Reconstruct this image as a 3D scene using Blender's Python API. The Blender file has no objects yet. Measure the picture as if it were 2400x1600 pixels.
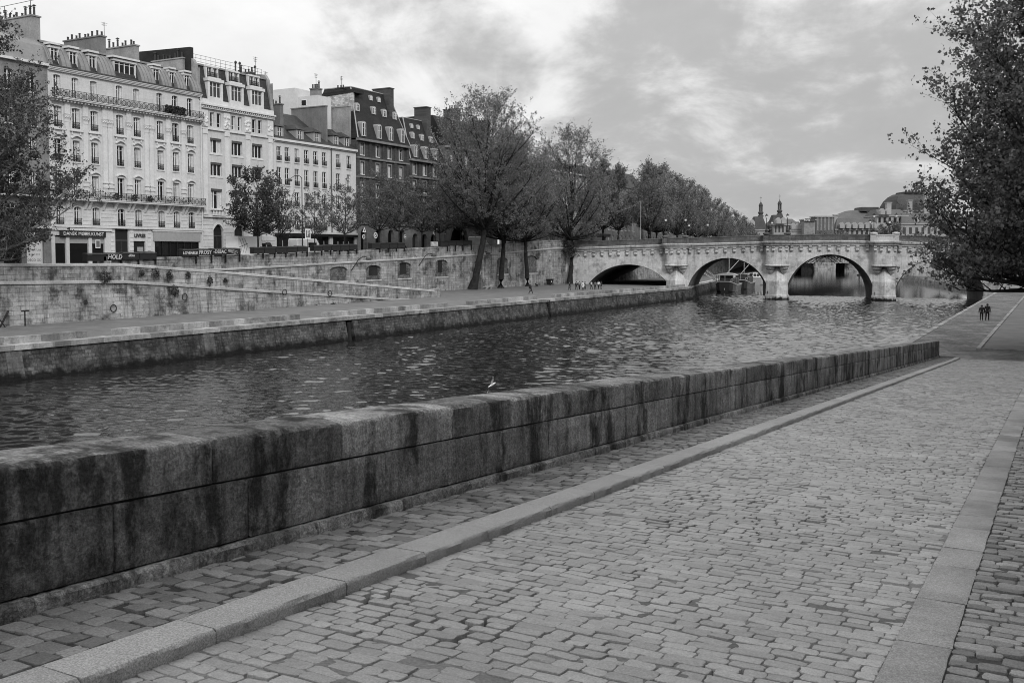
import bpy, bmesh, math, random
import numpy as np
from mathutils import Vector, Matrix
R = math.radians
PI = math.pi
random.seed(7); rng = np.random.default_rng(11)
scene = bpy.context.scene
COL = scene.collection

# ------------------------------------------------------------------ helpers
ROOT = {}          # object -> world position of its root thing (parts are written in world coordinates)

def props(o, label=None, cat=None, group=None, kind=None):
    if label: o['label'] = label
    if cat: o['category'] = cat
    if group: o['group'] = group
    if kind: o['kind'] = kind
    return o

def thing(name, label, cat, loc=(0, 0, 0), rz=0.0, group=None):
    o = bpy.data.objects.new(name, None)
    o.empty_display_size = .3
    COL.objects.link(o)
    o.location = loc
    o.rotation_euler = (0, 0, rz)
    ROOT[o] = Vector(loc)
    return props(o, label, cat, group)

def place(name, me, parent=None, loc=(0, 0, 0)):
    o = bpy.data.objects.new(name, me)
    COL.objects.link(o)
    if parent is not None:
        o.parent = parent
        ROOT[o] = ROOT[parent]
    else:
        ROOT[o] = Vector((0, 0, 0))
    o.location = loc
    return o

class MB:
    def __init__(s):
        s.v = []; s.f = []; s.m = []; s.mi = 0
    def poly(s, pts):
        n = len(s.v)
        s.v.extend([tuple(p) for p in pts])
        s.f.append(tuple(range(n, n + len(pts)))); s.m.append(s.mi)
    def box(s, x0, x1, y0, y1, z0, z1):
        if x0 > x1: x0, x1 = x1, x0
        if y0 > y1: y0, y1 = y1, y0
        n = len(s.v)
        s.v.extend([(x0,y0,z0),(x1,y0,z0),(x1,y1,z0),(x0,y1,z0),(x0,y0,z1),(x1,y0,z1),(x1,y1,z1),(x0,y1,z1)])
        for q in ((0,3,2,1),(4,5,6,7),(0,1,5,4),(1,2,6,5),(2,3,7,6),(3,0,4,7)):
            s.f.append(tuple(n + i for i in q)); s.m.append(s.mi)
    def hexa(s, b, t):            # bottom 4 points, top 4 points (same winding)
        n = len(s.v); s.v.extend([tuple(p) for p in b]); s.v.extend([tuple(p) for p in t])
        for q in ((3,2,1,0),(4,5,6,7),(0,1,5,4),(1,2,6,5),(2,3,7,6),(3,0,4,7)):
            s.f.append(tuple(n + i for i in q)); s.m.append(s.mi)
    def loft(s, rings, cap0=True, cap1=True, closed=True):
        n = len(s.v); k = len(rings[0])
        for r in rings: s.v.extend([tuple(p) for p in r])
        for i in range(len(rings) - 1):
            for j in range(k if closed else k - 1):
                a = n + i * k + j; b = n + i * k + (j + 1) % k
                s.f.append((a, b, b + k, a + k)); s.m.append(s.mi)
        if cap0: s.f.append(tuple(n + j for j in reversed(range(k)))); s.m.append(s.mi)
        if cap1: s.f.append(tuple(n + (len(rings) - 1) * k + j for j in range(k))); s.m.append(s.mi)
    def prism(s, poly, d):        # polygon (list of 3d) extruded by vector d
        d = Vector(d)
        s.loft([[Vector(p) for p in poly], [Vector(p) + d for p in poly]])
    def cyl(s, c, r, z0, z1, n=10, r1=None):
        r1 = r if r1 is None else r1
        s.loft([[(c[0] + r * math.cos(2*PI*i/n), c[1] + r * math.sin(2*PI*i/n), z0) for i in range(n)],
                [(c[0] + r1 * math.cos(2*PI*i/n), c[1] + r1 * math.sin(2*PI*i/n), z1) for i in range(n)]])
    def lathe(s, c, prof, n=12):   # prof: (r, z)
        s.loft([[(c[0] + r * math.cos(2*PI*i/n), c[1] + r * math.sin(2*PI*i/n), c[2] + z) for i in range(n)] for r, z in prof])
    def tube(s, pts, rad, n=5):
        pts = [Vector(p) for p in pts]
        rings = []
        for i, p in enumerate(pts):
            t = (pts[min(i + 1, len(pts) - 1)] - pts[max(i - 1, 0)])
            if t.length < 1e-6: t = Vector((0, 0, 1))
            t.normalize()
            a = t.cross(Vector((0, 0, 1)))
            if a.length < .05: a = t.cross(Vector((1, 0, 0)))
            a.normalize(); b = t.cross(a)
            r = rad[i] if isinstance(rad, (list, tuple)) else rad
            rings.append([p + a * (r * math.cos(2*PI*j/n)) + b * (r * math.sin(2*PI*j/n)) for j in range(n)])
        s.loft(rings)
    def ball(s, c, r, n=8, m=6, sz=1.0):
        s.lathe((c[0], c[1], c[2]), [(max(.001, r * math.sin(PI*i/m)), -r * sz * math.cos(PI*i/m)) for i in range(m + 1)], n)
    def mesh(s, name, mats, smooth=False, off=None):
        me = bpy.data.meshes.new(name)
        v = s.v
        if off is not None and off.length > 0:
            v = [(p[0] - off[0], p[1] - off[1], p[2] - off[2]) for p in v]
        me.from_pydata(v, [], s.f)
        if not isinstance(mats, (list, tuple)): mats = [mats]
        for m in mats: me.materials.append(m)
        if len(mats) > 1: me.polygons.foreach_set('material_index', s.m)
        if smooth:
            me.polygons.foreach_set('use_smooth', [True] * len(me.polygons))
            me.update(); me.set_sharp_from_angle(angle=R(38))
        me.update()
        return me
    def build(s, name, mats, parent=None, smooth=False, local=False):
        off = None
        if parent is not None and not local: off = ROOT[parent]
        return place(name, s.mesh(name, mats, smooth, off), parent)

def structure(name, mb, mat, smooth=False):
    o = mb.build(name, mat, None, smooth)
    o['kind'] = 'structure'
    return o

def np_mesh(name, V, quads, mat, smooth=False):
    me = bpy.data.meshes.new(name)
    V = np.asarray(V, dtype=np.float32); Q = np.asarray(quads, dtype=np.int32)
    me.vertices.add(len(V)); me.vertices.foreach_set('co', V.ravel())
    k = Q.shape[1]
    me.loops.add(Q.size); me.loops.foreach_set('vertex_index', Q.ravel())
    me.polygons.add(len(Q))
    me.polygons.foreach_set('loop_start', np.arange(0, Q.size, k, dtype=np.int32))
    me.polygons.foreach_set('loop_total', np.full(len(Q), k, dtype=np.int32))
    if smooth: me.polygons.foreach_set('use_smooth', np.ones(len(Q), dtype=bool))
    me.materials.append(mat); me.update(calc_edges=True); me.validate()
    return me

def dup(o, loc, rz=None, label=None, scale=None):
    c = o.copy(); COL.objects.link(c)
    c.location = loc
    ROOT[c] = Vector(loc)
    if rz is not None: c.rotation_euler = (0, 0, rz)
    if scale is not None: c.scale = (scale,) * 3 if not isinstance(scale, tuple) else scale
    if label: c['label'] = label
    for ch in list(o.children):
        d = ch.copy(); COL.objects.link(d); d.parent = c; ROOT[d] = ROOT[c]
        for g in list(ch.children):
            e = g.copy(); COL.objects.link(e); e.parent = d; ROOT[e] = ROOT[c]
    return c

def text_mesh(body, size, mat, extrude=.01, shear=0.0, bold=0.0):
    cu = bpy.data.curves.new('lettering', 'FONT')
    cu.body = body; cu.size = size; cu.extrude = extrude; cu.shear = shear; cu.offset = bold
    cu.align_x = 'CENTER'; cu.align_y = 'CENTER'; cu.resolution_u = 2
    o = bpy.data.objects.new('lettering', cu); COL.objects.link(o)
    dg = bpy.context.evaluated_depsgraph_get(); dg.update()
    me = bpy.data.meshes.new_from_object(o.evaluated_get(dg))
    bpy.data.objects.remove(o); bpy.data.curves.remove(cu)
    me.materials.clear(); me.materials.append(mat)
    return me

def lettering(body, size, mat, parent, loc, facing='x', **k):
    me = text_mesh(body, size, mat, **k)
    # text lies in xy, faces +z; turn it upright facing +x (reading direction +y)
    M = Matrix(((0, 0, 1, 0), (1, 0, 0, 0), (0, 1, 0, 0), (0, 0, 0, 1)))
    me.transform(M)
    r = ROOT[parent]
    return place('lettering', me, parent, (loc[0] - r[0], loc[1] - r[1], loc[2] - r[2]))

# ------------------------------------------------------------------ materials (all neutral greys: a black and white scene)
class NT:
    def __init__(s, tree): s.t = tree; s.n = tree.nodes; s.l = tree.links
    def add(s, typ, ins=None, **kw):
        nd = s.n.new(typ)
        for k, v in kw.items(): setattr(nd, k, v)
        for k, v in (ins or {}).items():
            if hasattr(v, 'is_output'): s.l.new(v, nd.inputs[k])
            else: nd.inputs[k].default_value = v
        return nd
    def math(s, op, a, b=0.0, c=0.0, clamp=False):
        return s.add('ShaderNodeMath', {0: a, 1: b, 2: c}, operation=op, use_clamp=clamp).outputs[0]
    def noise(s, vec, scale, detail=4.0, rough=.55, dist=0.0):
        return s.add('ShaderNodeTexNoise', {'Vector': vec, 'Scale': scale, 'Detail': detail, 'Roughness': rough, 'Distortion': dist}).outputs[0]
    def remap(s, v, a, b, c, d):
        return s.add('ShaderNodeMapRange', {0: v, 1: a, 2: b, 3: c, 4: d}, clamp=True).outputs[0]
    def mix(s, f, a, b):
        m = s.add('ShaderNodeMix', {0: f, 2: a, 3: b}, data_type='FLOAT'); return m.outputs[0]
    def vec(s, x, y, z):
        return s.add('ShaderNodeCombineXYZ', {0: x, 1: y, 2: z}).outputs[0]

def newmat(name):
    m = bpy.data.materials.new(name); m.use_nodes = True
    m.node_tree.nodes.clear()
    t = NT(m.node_tree)
    out = t.add('ShaderNodeOutputMaterial')
    b = t.add('ShaderNodeBsdfPrincipled')
    t.l.new(b.outputs[0], out.inputs[0])
    return m, t, b

def flat_vec(t, axis):
    p = t.add('ShaderNodeNewGeometry').outputs['Position']
    if axis == 'obj': return t.add('ShaderNodeTexCoord').outputs['Object']
    if axis is None: return p
    s = t.add('ShaderNodeSeparateXYZ', {0: p})
    if axis == 'yz': return t.vec(s.outputs[1], s.outputs[2], s.outputs[0])
    if axis == 'xz': return t.vec(s.outputs[0], s.outputs[2], s.outputs[1])
    if axis == 'xy': return t.vec(s.outputs[0], s.outputs[1], s.outputs[2])
    if axis == 'sz':
        a = t.math('MULTIPLY', s.outputs[0], math.cos(R(13)))
        b = t.math('MULTIPLY_ADD', s.outputs[1], math.sin(R(13)), a)
        return t.vec(b, s.outputs[2], s.outputs[1])

def stone(name, base, var=.3, axis=None, brick=None, mortar=.5, mort_size=.012, scale=.6, fine=9.0, stain=0.0,
          bump=.4, rough=.9, streak=0.0, brickvar=.35, island=0.0, lowdark=None, spec=.2, bumpdist=.02, patch=0.0, axisv=None, grain=0.0, grain_s=70.0, patch_s=.45, sharp=.14, streak_s=0.0):
    m, t, b = newmat(name)
    pos = t.add('ShaderNodeNewGeometry').outputs['Position']
    v = flat_vec(t, axis)
    n1 = t.noise(pos, scale, 5.0, .6)
    n2 = t.noise(pos, fine, 6.0, .65)
    val = t.math('MULTIPLY', base, t.remap(n1, .34, .66, 1 - var, 1 + var))
    val = t.math('MULTIPLY', val, t.remap(n2, .34, .66, 1 - var * .8, 1 + var * .8))
    if grain > 0:
        ng = t.noise(pos, grain_s, 3.0, .7)
        val = t.math('MULTIPLY', val, t.remap(ng, .36, .64, 1 - grain, 1 + grain))
    h = t.math('MULTIPLY_ADD', n2, .6, t.math('MULTIPLY', n1, .25))
    if brick:
        # wobble the coordinates a little so that courses are not ruler straight
        wob = t.add('ShaderNodeTexNoise', {'Vector': pos, 'Scale': 1.3, 'Detail': 2.0}).outputs[1]
        wv = t.add('ShaderNodeVectorMath', {0: wob, 1: (.5, .5, .5)}, operation='SUBTRACT').outputs[0]
        wv = t.add('ShaderNodeVectorMath', {0: wv, 3: brick[1] * .12}, operation='SCALE').outputs[0]
        vv = t.add('ShaderNodeVectorMath', {0: v, 1: wv}, operation='ADD').outputs[0]
        br = t.add('ShaderNodeTexBrick', {'Vector': vv, 'Color1': (0, 0, 0, 1), 'Color2': (1, 1, 1, 1), 'Mortar': (.5, .5, .5, 1), 'Scale': 1.0,
                   'Mortar Size': mort_size, 'Mortar Smooth': .2, 'Bias': 0.0, 'Brick Width': brick[0], 'Row Height': brick[1]}, offset=.5)
        val = t.math('MULTIPLY', val, t.remap(br.outputs[0], 0, 1, 1 - brickvar, 1 + brickvar * .6))
        keep = t.remap(t.noise(pos, .9, 3.0), .4, .62, .25, 1.0)
        mf = t.math('MULTIPLY', br.outputs[1], keep)
        val = t.mix(mf, val, t.math('MULTIPLY', val, mortar))
        h = t.math('SUBTRACT', h, t.math('MULTIPLY', mf, 1.2))
    if patch > 0:
        pn = t.remap(t.noise(t.add('ShaderNodeVectorMath', {0: t.add('ShaderNodeVectorMath', {0: pos, 1: (1, 1, .38 if axisv else 1)}, operation='MULTIPLY').outputs[0], 1: (31, 17, 5)}, operation='ADD').outputs[0], patch_s, 6.0, .7), .5, .5 + sharp, 0, patch)
        val = t.math('MULTIPLY', val, t.math('SUBTRACT', 1.0, pn))
    if streak > 0:
        s = t.add('ShaderNodeSeparateXYZ', {0: flat_vec(t, axisv) if axisv else v})
        sv = t.vec(t.math('MULTIPLY', s.outputs[0], streak_s or (1.6 if not axisv else 3.5)), t.math('MULTIPLY', s.outputs[1], .12), 0.0)
        sn = t.remap(t.noise(sv, 1.0, 6.0, .7), .48, .72, 0, streak)
        val = t.math('MULTIPLY', val, t.math('SUBTRACT', 1.0, sn))
    if lowdark:           # tide mark: z below which the stone is wet / weedy
        s = t.add('ShaderNodeSeparateXYZ', {0: pos})
        zz = t.math('ADD', s.outputs[2], t.remap(t.noise(pos, 1.2, 5.0), .3, .7, -.35, .35))
        val = t.math('MULTIPLY', val, t.remap(zz, lowdark[0], lowdark[1], lowdark[2], 1.0))
    if island > 0:
        ri = t.add('ShaderNodeNewGeometry').outputs['Random Per Island']
        val = t.math('MULTIPLY', val, t.remap(ri, 0, 1, 1 - island, 1 + island))
    c = t.add('ShaderNodeCombineColor', {0: val, 1: val, 2: val}).outputs[0]
    t.l.new(c, b.inputs['Base Color'])
    b.inputs['Roughness'].default_value = rough
    b.inputs['Specular IOR Level'].default_value = spec
    if bump > 0:
        bp = t.add('ShaderNodeBump', {'Strength': bump, 'Distance': bumpdist, 'Height': h})
        t.l.new(bp.outputs[0], b.inputs['Normal'])
    return m

def plain(name, base, rough=.6, var=.12, scale=3.0, metal=0.0, spec=.4, bump=0.0, island=0.0):
    m, t, b = newmat(name)
    pos = t.add('ShaderNodeTexCoord').outputs['Object']
    n = t.noise(pos, scale, 5.0, .6)
    val = t.math('MULTIPLY', base, t.remap(n, .25, .75, 1 - var, 1 + var))
    if island > 0:
        ri = t.add('ShaderNodeNewGeometry').outputs['Random Per Island']
        val = t.math('MULTIPLY', val, t.remap(ri, 0, 1, 1 - island, 1 + island))
    c = t.add('ShaderNodeCombineColor', {0: val, 1: val, 2: val}).outputs[0]
    t.l.new(c, b.inputs['Base Color'])
    b.inputs['Roughness'].default_value = rough
    b.inputs['Metallic'].default_value = metal
    b.inputs['Specular IOR Level'].default_value = spec
    if bump > 0:
        bp = t.add('ShaderNodeBump', {'Strength': bump, 'Distance': .02, 'Height': t.noise(pos, scale * 4, 4.0)})
        t.l.new(bp.outputs[0], b.inputs['Normal'])
    return m

def foliage(name, base, trans=.35):
    m, t, b = newmat(name)
    ri = t.add('ShaderNodeNewGeometry').outputs['Random Per Island']
    val = t.math('MULTIPLY', base, t.remap(ri, 0, 1, .45, 1.7))
    c = t.add('ShaderNodeCombineColor', {0: val, 1: val, 2: val}).outputs[0]
    t.l.new(c, b.inputs['Base Color']); b.inputs['Roughness'].default_value = .55
    b.inputs['Specular IOR Level'].default_value = .25
    tr = t.add('ShaderNodeBsdfTranslucent', {'Color': c})
    mx = t.add('ShaderNodeMixShader', {0: trans})
    t.l.new(b.outputs[0], mx.inputs[1]); t.l.new(tr.outputs[0], mx.inputs[2])
    out = [n for n in t.n if n.type == 'OUTPUT_MATERIAL'][0]
    t.l.new(mx.outputs[0], out.inputs[0])
    return m

def glass(name, base, rough=.06):
    m, t, b = newmat(name)
    b.inputs['Base Color'].default_value = (base, base, base, 1)
    b.inputs['Roughness'].default_value = rough
    b.inputs['Specular IOR Level'].default_value = .16
    pos = t.add('ShaderNodeNewGeometry').outputs['Position']
    bp = t.add('ShaderNodeBump', {'Strength': .12, 'Distance': .05, 'Height': t.noise(pos, .8, 2.0)})
    t.l.new(bp.outputs[0], b.inputs['Normal'])
    return m

def lamp_glass(name, base):
    m, t, b = newmat(name)
    b.inputs['Base Color'].default_value = (base, base, base, 1); b.inputs['Roughness'].default_value = .15
    return m

M = {}
M['facade_white'] = stone('facade_white', .53, .07, 'yz', (1.1, .42), .82, .008, .25, 4, bump=.15, streak=.16, brickvar=.05)
M['facade_cream'] = stone('facade_cream', .49, .07, 'yz', (1.3, .5), .8, .008, .25, 4, bump=.15, streak=.18, brickvar=.06)
M['trim_white'] = stone('trim_white', .56, .09, None, None, scale=.8, fine=5, bump=.2)
M['plaster_pale'] = stone('plaster_pale', .54, .07, 'yz', None, scale=.3, fine=3, bump=.1, streak=.18)
M['brick_dark'] = stone('brick_dark', .07, .15, 'yz', (.5, .16), .75, .01, .4, 6, bump=.3, brickvar=.25, streak=.2)
M['stone_dark'] = stone('stone_dark', .14, .18, 'yz', (.9, .4), .75, .01, .4, 6, bump=.3, brickvar=.15, streak=.3)
M['stone_mid'] = stone('stone_mid', .2, .18, 'yz', (.9, .4), .75, .01, .4, 6, bump=.3, brickvar=.15, streak=.3)
M['party_wall'] = stone('party_wall', .15, .18, 'xz', None, scale=.5, fine=5, bump=.25, streak=.25)
M['party_light'] = stone('party_light', .25, .2, 'xz', None, scale=.5, fine=5, bump=.25, streak=.25)
M['rubble_pale'] = stone('rubble_pale', .42, .25, 'xz', (.55, .28), .45, .02, .5, 5, bump=.5, brickvar=.4)
M['zinc'] = stone('zinc', .19, .10, None, None, scale=.6, fine=3, bump=.05, rough=.5, spec=.4)
M['slate'] = stone('slate', .04, .2, 'yz', (.3, .18), .6, .01, .5, 6, bump=.3, rough=.6, brickvar=.3)
M['slate_dark'] = stone('slate_dark', .022, .2, 'yz', (.3, .18), .6, .01, .5, 6, bump=.2, rough=.7, brickvar=.3)
M['tar'] = stone('tar', .02, .3, None, None, rough=.8)
M['iron'] = plain('iron', .015, .5, spec=.3)
M['iron_grey'] = plain('iron_grey', .06, .5)
M['frame_white'] = plain('frame_white', .66, .5)
M['frame_grey'] = plain('frame_grey', .28, .5)
M['curtain'] = plain('curtain', .5, .9, .2, 6)
M['interior'] = plain('interior', .012, .9)
M['glass'] = glass('glass', .012); M['glass_mid'] = glass('glass_mid', .05, .1)
M['shop_dark'] = plain('shop_dark', .012, .45)
M['shop_grey'] = plain('shop_grey', .30, .7)
M['lettering_white'] = plain('lettering_white', .7, .6)
M['lettering_dark'] = plain('lettering_dark', .04, .6)
M['pot'] = plain('pot', .035, .8)
M['quay'] = stone('quay', .31, .22, 'yz', (1.5, .42), .3, .02, .22, 5, bump=.9, streak=.8, brickvar=.24, patch=.75, spec=.15)
M['quay_low'] = stone('quay_low', .075, .5, 'yz', (.62, .3), .4, .025, .5, 5, bump=.9, streak=.85, brickvar=.45, patch=.5, lowdark=(.25, .8, .10), spec=.25)
M['coping'] = stone('coping', .4, .18, 'yz', (1.6, 4.0), .6, .012, .4, 6, bump=.4, brickvar=.12)
M['bridge'] = stone('bridge', .49, .15, 'sz', (1.1, .5), .7, .01, .16, 3, bump=.4, brickvar=.12, streak=.38, patch=.45, lowdark=(.3, .75, .03))
M['bridge_dark'] = stone('bridge_dark', .10, .3, 'sz', (1.4, .45), .6, .012, .4, 4, bump=.4, brickvar=.25, streak=.3)
M['rubble'] = stone('rubble', .13, .35, 'yz', (.34, .26), .45, .05, 1.2, 6, bump=1.0, brickvar=.45)
M['gravel'] = stone('gravel', .135, .16, None, None, scale=.5, fine=14, bump=.5, patch=.15)
M['asphalt'] = stone('asphalt', .06, .2, None, None, fine=20)
M['pavement'] = stone('pavement', .25, .15, None, None, fine=10)
M['terrain'] = stone('terrain', .12, .25, None, None, scale=.05, fine=1)
M['bark'] = stone('bark', .022, .4, None, None, scale=2, fine=12, bump=.8, rough=.95)
M['bark_pale'] = stone('bark_pale', .16, .4, None, None, scale=2, fine=12, bump=.5, rough=.95)
M['leaf'] = foliage('leaf', .135, .55)
M['leaf_dark'] = foliage('leaf_dark', .065, .45)
M['leaf_light'] = foliage('leaf_light', .18, .6)
M['box_green'] = plain('box_green', .011, .55, .3, 2)
M['graffiti'] = plain('graffiti', .5, .7)
M['paint_white'] = plain('paint_white', .72, .3, .05)
M['paint_dark'] = plain('paint_dark', .02, .25, .1)
M['paint_grey'] = plain('paint_grey', .2, .3, .05)
M['rubber'] = plain('rubber', .015, .85)
M['skin'] = plain('skin', .32, .6)
M['hair'] = plain('hair', .02, .6)
M['cloth_black'] = plain('cloth_black', .014, .9)
M['cloth_grey'] = plain('cloth_grey', .12, .9)
M['cloth_pale'] = plain('cloth_pale', .55, .9)
M['feather'] = plain('feather', .85, .8, .03)
M['lamp_glass'] = lamp_glass('lamp_glass', .72)
M['bin'] = plain('bin', .02, .5)
M['sign_white'] = plain('sign_white', .7, .4, .04)
M['sign_mid'] = plain('sign_mid', .12, .4, .04)
M['louvre_wall'] = stone('louvre_wall', .27, .12, 'xz', None, scale=.15, fine=1.5, bump=.1)
M['louvre_roof'] = stone('louvre_roof', .095, .12, None, None, scale=.15, fine=1.5, bump=.1)
M['louvre_dark'] = stone('louvre_dark', .055, .15, None, None, scale=.15, fine=1.5, bump=.1)
# ------------------------------------------------------------------ camera, sky, sun
E = 9.4; TH = R(28.85); PITCH = math.atan(.05)
cam = bpy.data.cameras.new('camera'); co = bpy.data.objects.new('camera', cam); COL.objects.link(co)
co.location = (0, 0, E); co.rotation_euler = (PI/2 - PITCH, 0, TH)
cam.lens = 35; cam.sensor_width = 36; cam.sensor_fit = 'HORIZONTAL'; cam.shift_y = -86/2400
cam.clip_start = .1; cam.clip_end = 6000
scene.camera = co

SUN_EL, SUN_AZ = 33, 132            # azimuth measured clockwise from +y; light comes from behind the camera and to the right
w = bpy.data.worlds.new('World'); scene.world = w; w.use_nodes = True
t = NT(w.node_tree); t.n.clear()
wo = t.add('ShaderNodeOutputWorld'); bg = t.add('ShaderNodeBackground')
t.l.new(bg.outputs[0], wo.inputs[0])
sky = t.add('ShaderNodeTexSky'); sky.sky_type = 'NISHITA'; sky.sun_disc = False
sky.sun_elevation = R(SUN_EL); sky.sun_rotation = R(SUN_AZ); sky.air_density = 1.2; sky.dust_density = 2.0
bw = t.add('ShaderNodeRGBToBW', {0: sky.outputs[0]}).outputs[0]
d = t.add('ShaderNodeTexCoord').outputs['Generated']
sp = t.add('ShaderNodeSeparateXYZ', {0: d})
zc = t.math('ADD', t.math('MAXIMUM', sp.outputs[2], 0.0), .36)
cl = t.vec(t.math('DIVIDE', sp.outputs[0], zc), t.math('DIVIDE', sp.outputs[1], zc), 0.0)
cl = t.add('ShaderNodeVectorMath', {0: cl, 1: (3.1, 1.7, 0)}, operation='ADD').outputs[0]
n1 = t.noise(cl, .55, 7.0, .52, .35)
n2 = t.noise(cl, 2.2, 10.0, .6, .5)
n3 = t.noise(cl, 5.5, 8.0, .6, .3)
def bank(dirn, cos0, cos1):
    dp = t.add('ShaderNodeVectorMath', {0: d, 1: dirn}, operation='DOT_PRODUCT').outputs[1]
    return t.add('ShaderNodeMapRange', {0: dp, 1: cos0, 2: cos1, 3: 0.0, 4: 1.0}, clamp=True, interpolation_type='SMOOTHSTEP').outputs[0]
def sdir(u, v):                 # a direction of the sky, given as seen in the picture
    F = 2333.3; a = (u - 1200)/F; b = (714 - v)/F
    f = math.cos(PITCH) + b*math.sin(PITCH); z = -math.sin(PITCH) + b*math.cos(PITCH)
    c, s = math.cos(TH), math.sin(TH)
    return tuple(Vector((a*c - f*s, a*s + f*c, z)).normalized())
b1 = t.math('MAXIMUM', bank(sdir(2010, 230), .975, .997), t.math('MAXIMUM', bank(sdir(1600, 290), .980, .998), bank(sdir(1800, 380), .985, .998)))
b2 = t.math('MULTIPLY', t.math('MAXIMUM', bank(sdir(1060, 160), .990, .999), bank(sdir(880, 130), .9935, .9992)), .8)
b3 = bank(sdir(1950, 60), .990, .9993)
banks = t.math('MAXIMUM', t.math('MAXIMUM', b1, b2), t.math('MULTIPLY', b3, .7))
edge = t.math('ADD', t.math('MULTIPLY', t.math('SUBTRACT', n2, .5), 2.6), t.math('MULTIPLY', t.math('SUBTRACT', n3, .5), 1.1))
dark = t.add('ShaderNodeMapRange', {0: t.math('ADD', t.math('MULTIPLY', banks, .85), edge), 1: .30, 2: .95, 3: 0.0, 4: 1.0}, clamp=True, interpolation_type='SMOOTHSTEP').outputs[0]
base = t.remap(n1, .32, .68, 4.6, 4.3)
fine = t.remap(t.math('MULTIPLY_ADD', n3, .4, t.math('MULTIPLY', n2, .6)), .32, .68, 1.08, .86)
cloud = t.math('MULTIPLY', base, fine)
cloud = t.math('MULTIPLY', cloud, t.math('SUBTRACT', 1.0, t.math('MULTIPLY', dark, .43)))
lowv = t.math('MULTIPLY', t.remap(sp.outputs[2], 0.0, .10, .95, 1.0), t.remap(sp.outputs[2], .16, .9, 1.0, 2.1))     # an overcast sky is brightest overhead
cloud = t.math('MULTIPLY', cloud, lowv)
val = t.mix(.93, bw, cloud)
cc = t.add('ShaderNodeCombineColor', {0: val, 1: val, 2: val}).outputs[0]
t.l.new(cc, bg.inputs[0]); bg.inputs[1].default_value = .1

sl = bpy.data.lights.new('sun', 'SUN'); so = bpy.data.objects.new('sun', sl); COL.objects.link(so)
sl.energy = 1.0; sl.angle = R(12); sl.color = (1, 1, 1)
sv = Vector((math.sin(R(SUN_AZ))*math.cos(R(SUN_EL)), math.cos(R(SUN_AZ))*math.cos(R(SUN_EL)), math.sin(R(SUN_EL))))
so.rotation_euler = sv.to_track_quat('Z', 'Y').to_euler()
scene.view_settings.view_transform = 'Standard'; scene.view_settings.look = 'None'
scene.view_settings.exposure = .95; scene.view_settings.gamma = 1.0
scene.render.engine = 'CYCLES'
try:
    scene.cycles.use_denoising = True; scene.cycles.denoiser = 'OPENIMAGEDENOISE'
except Exception: pass
scene.cycles.filter_width = 1.0
scene.cycles.max_bounces = 5; scene.cycles.diffuse_bounces = 3; scene.cycles.glossy_bounces = 3
scene.cycles.transparent_max_bounces = 4; scene.cycles.caustics_reflective = False; scene.cycles.caustics_refractive = False

# ------------------------------------------------------------------ the ground, the water
mb = MB(); mb.poly([(-3500, -1500, -2.2), (3500, -1500, -2.2), (3500, 4500, -2.2), (-3500, 4500, -2.2)])
structure('ground', mb, M['terrain'])

m, t, b = newmat('water')
b.inputs['Base Color'].default_value = (.012, .012, .012, 1); b.inputs['Roughness'].default_value = .03
b.inputs['IOR'].default_value = 1.55
pos = t.add('ShaderNodeNewGeometry').outputs['Position']
sq = t.add('ShaderNodeVectorMath', {0: pos, 1: (1.0, .8, 1.0)}, operation='MULTIPLY').outputs[0]
py_ = t.add('ShaderNodeSeparateXYZ', {0: pos}).outputs[1]
h = t.math('MULTIPLY', t.remap(py_, 20, 110, 1.0, .25), t.math('ADD', t.math('MULTIPLY', t.noise(sq, 2.6, 2.0, .5, .3), .5), t.math('MULTIPLY', t.noise(sq, 1.1, 1.0, .45, .6), .5)))
bp = t.add('ShaderNodeBump', {'Strength': 1.0, 'Distance': .03, 'Height': h})
t.l.new(bp.outputs[0], b.inputs['Normal'])
M['water'] = m

WC = .0027
def wave(X, Y):
    rs = np.random.default_rng(5); Z = np.zeros_like(X)
    calm = .5 + .5*np.sin(.06*X + .045*Y + 1.0)*np.sin(.027*Y - .07*X + .5)
    gust = .62 + .75*np.clip(calm, 0, 1)
    for i in range(52):
        L = 10 ** rs.uniform(math.log10(.45), math.log10(2.5))
        a = R(100) + rs.normal(0, .8)
        k = 2*PI/L; ph = rs.uniform(0, 2*PI)
        s_ = np.sin(k*(X*math.cos(a) + Y*math.sin(a)) + ph + .9*np.sin(.13*X + .09*Y + i) + .5*np.sin(.31*Y - .2*X + 2*i))
        Z += WC*L*(s_ + .35*s_*np.abs(s_))
    return Z*gust

xs = np.arange(-72, -6, .18); ys = np.concatenate([np.arange(-30, 8, .4), np.arange(8, 75, .15), np.arange(75, 236, .26)])
X, Y = np.meshgrid(xs, ys); Z = wave(X, Y)
e = np.minimum(1, np.minimum((Y - ys[0])/6, (ys[-1] - Y)/6)); Z = Z*np.clip(e, 0, 1)
V = np.stack([X.ravel(), Y.ravel(), Z.ravel()], 1)
ny, nx = X.shape; I = (np.arange(ny-1)[:, None]*nx + np.arange(nx-1)[None, :]).ravel()
o = place('river', np_mesh('river', V, np.stack([I, I+1, I+1+nx, I+nx], 1), M['water'], True)); o['kind'] = 'structure'
x0, x1, y0, y1 = xs[0], xs[-1], ys[0], ys[-1]
mb = MB()
mb.poly([(-700, y1, 0), (60, y1, 0), (60, 900, 0), (-700, 900, 0)])
mb.poly([(-90, -200, 0), (60, -200, 0), (60, y0, 0), (-90, y0, 0)])
mb.poly([(-90, y0, 0), (x0, y0, 0), (x0, y1, 0), (-90, y1, 0)])
mb.poly([(x1, y0, 0), (60, y0, 0), (60, y1, 0), (x1, y1, 0)])
structure('far_water', mb, M['water'])

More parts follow.
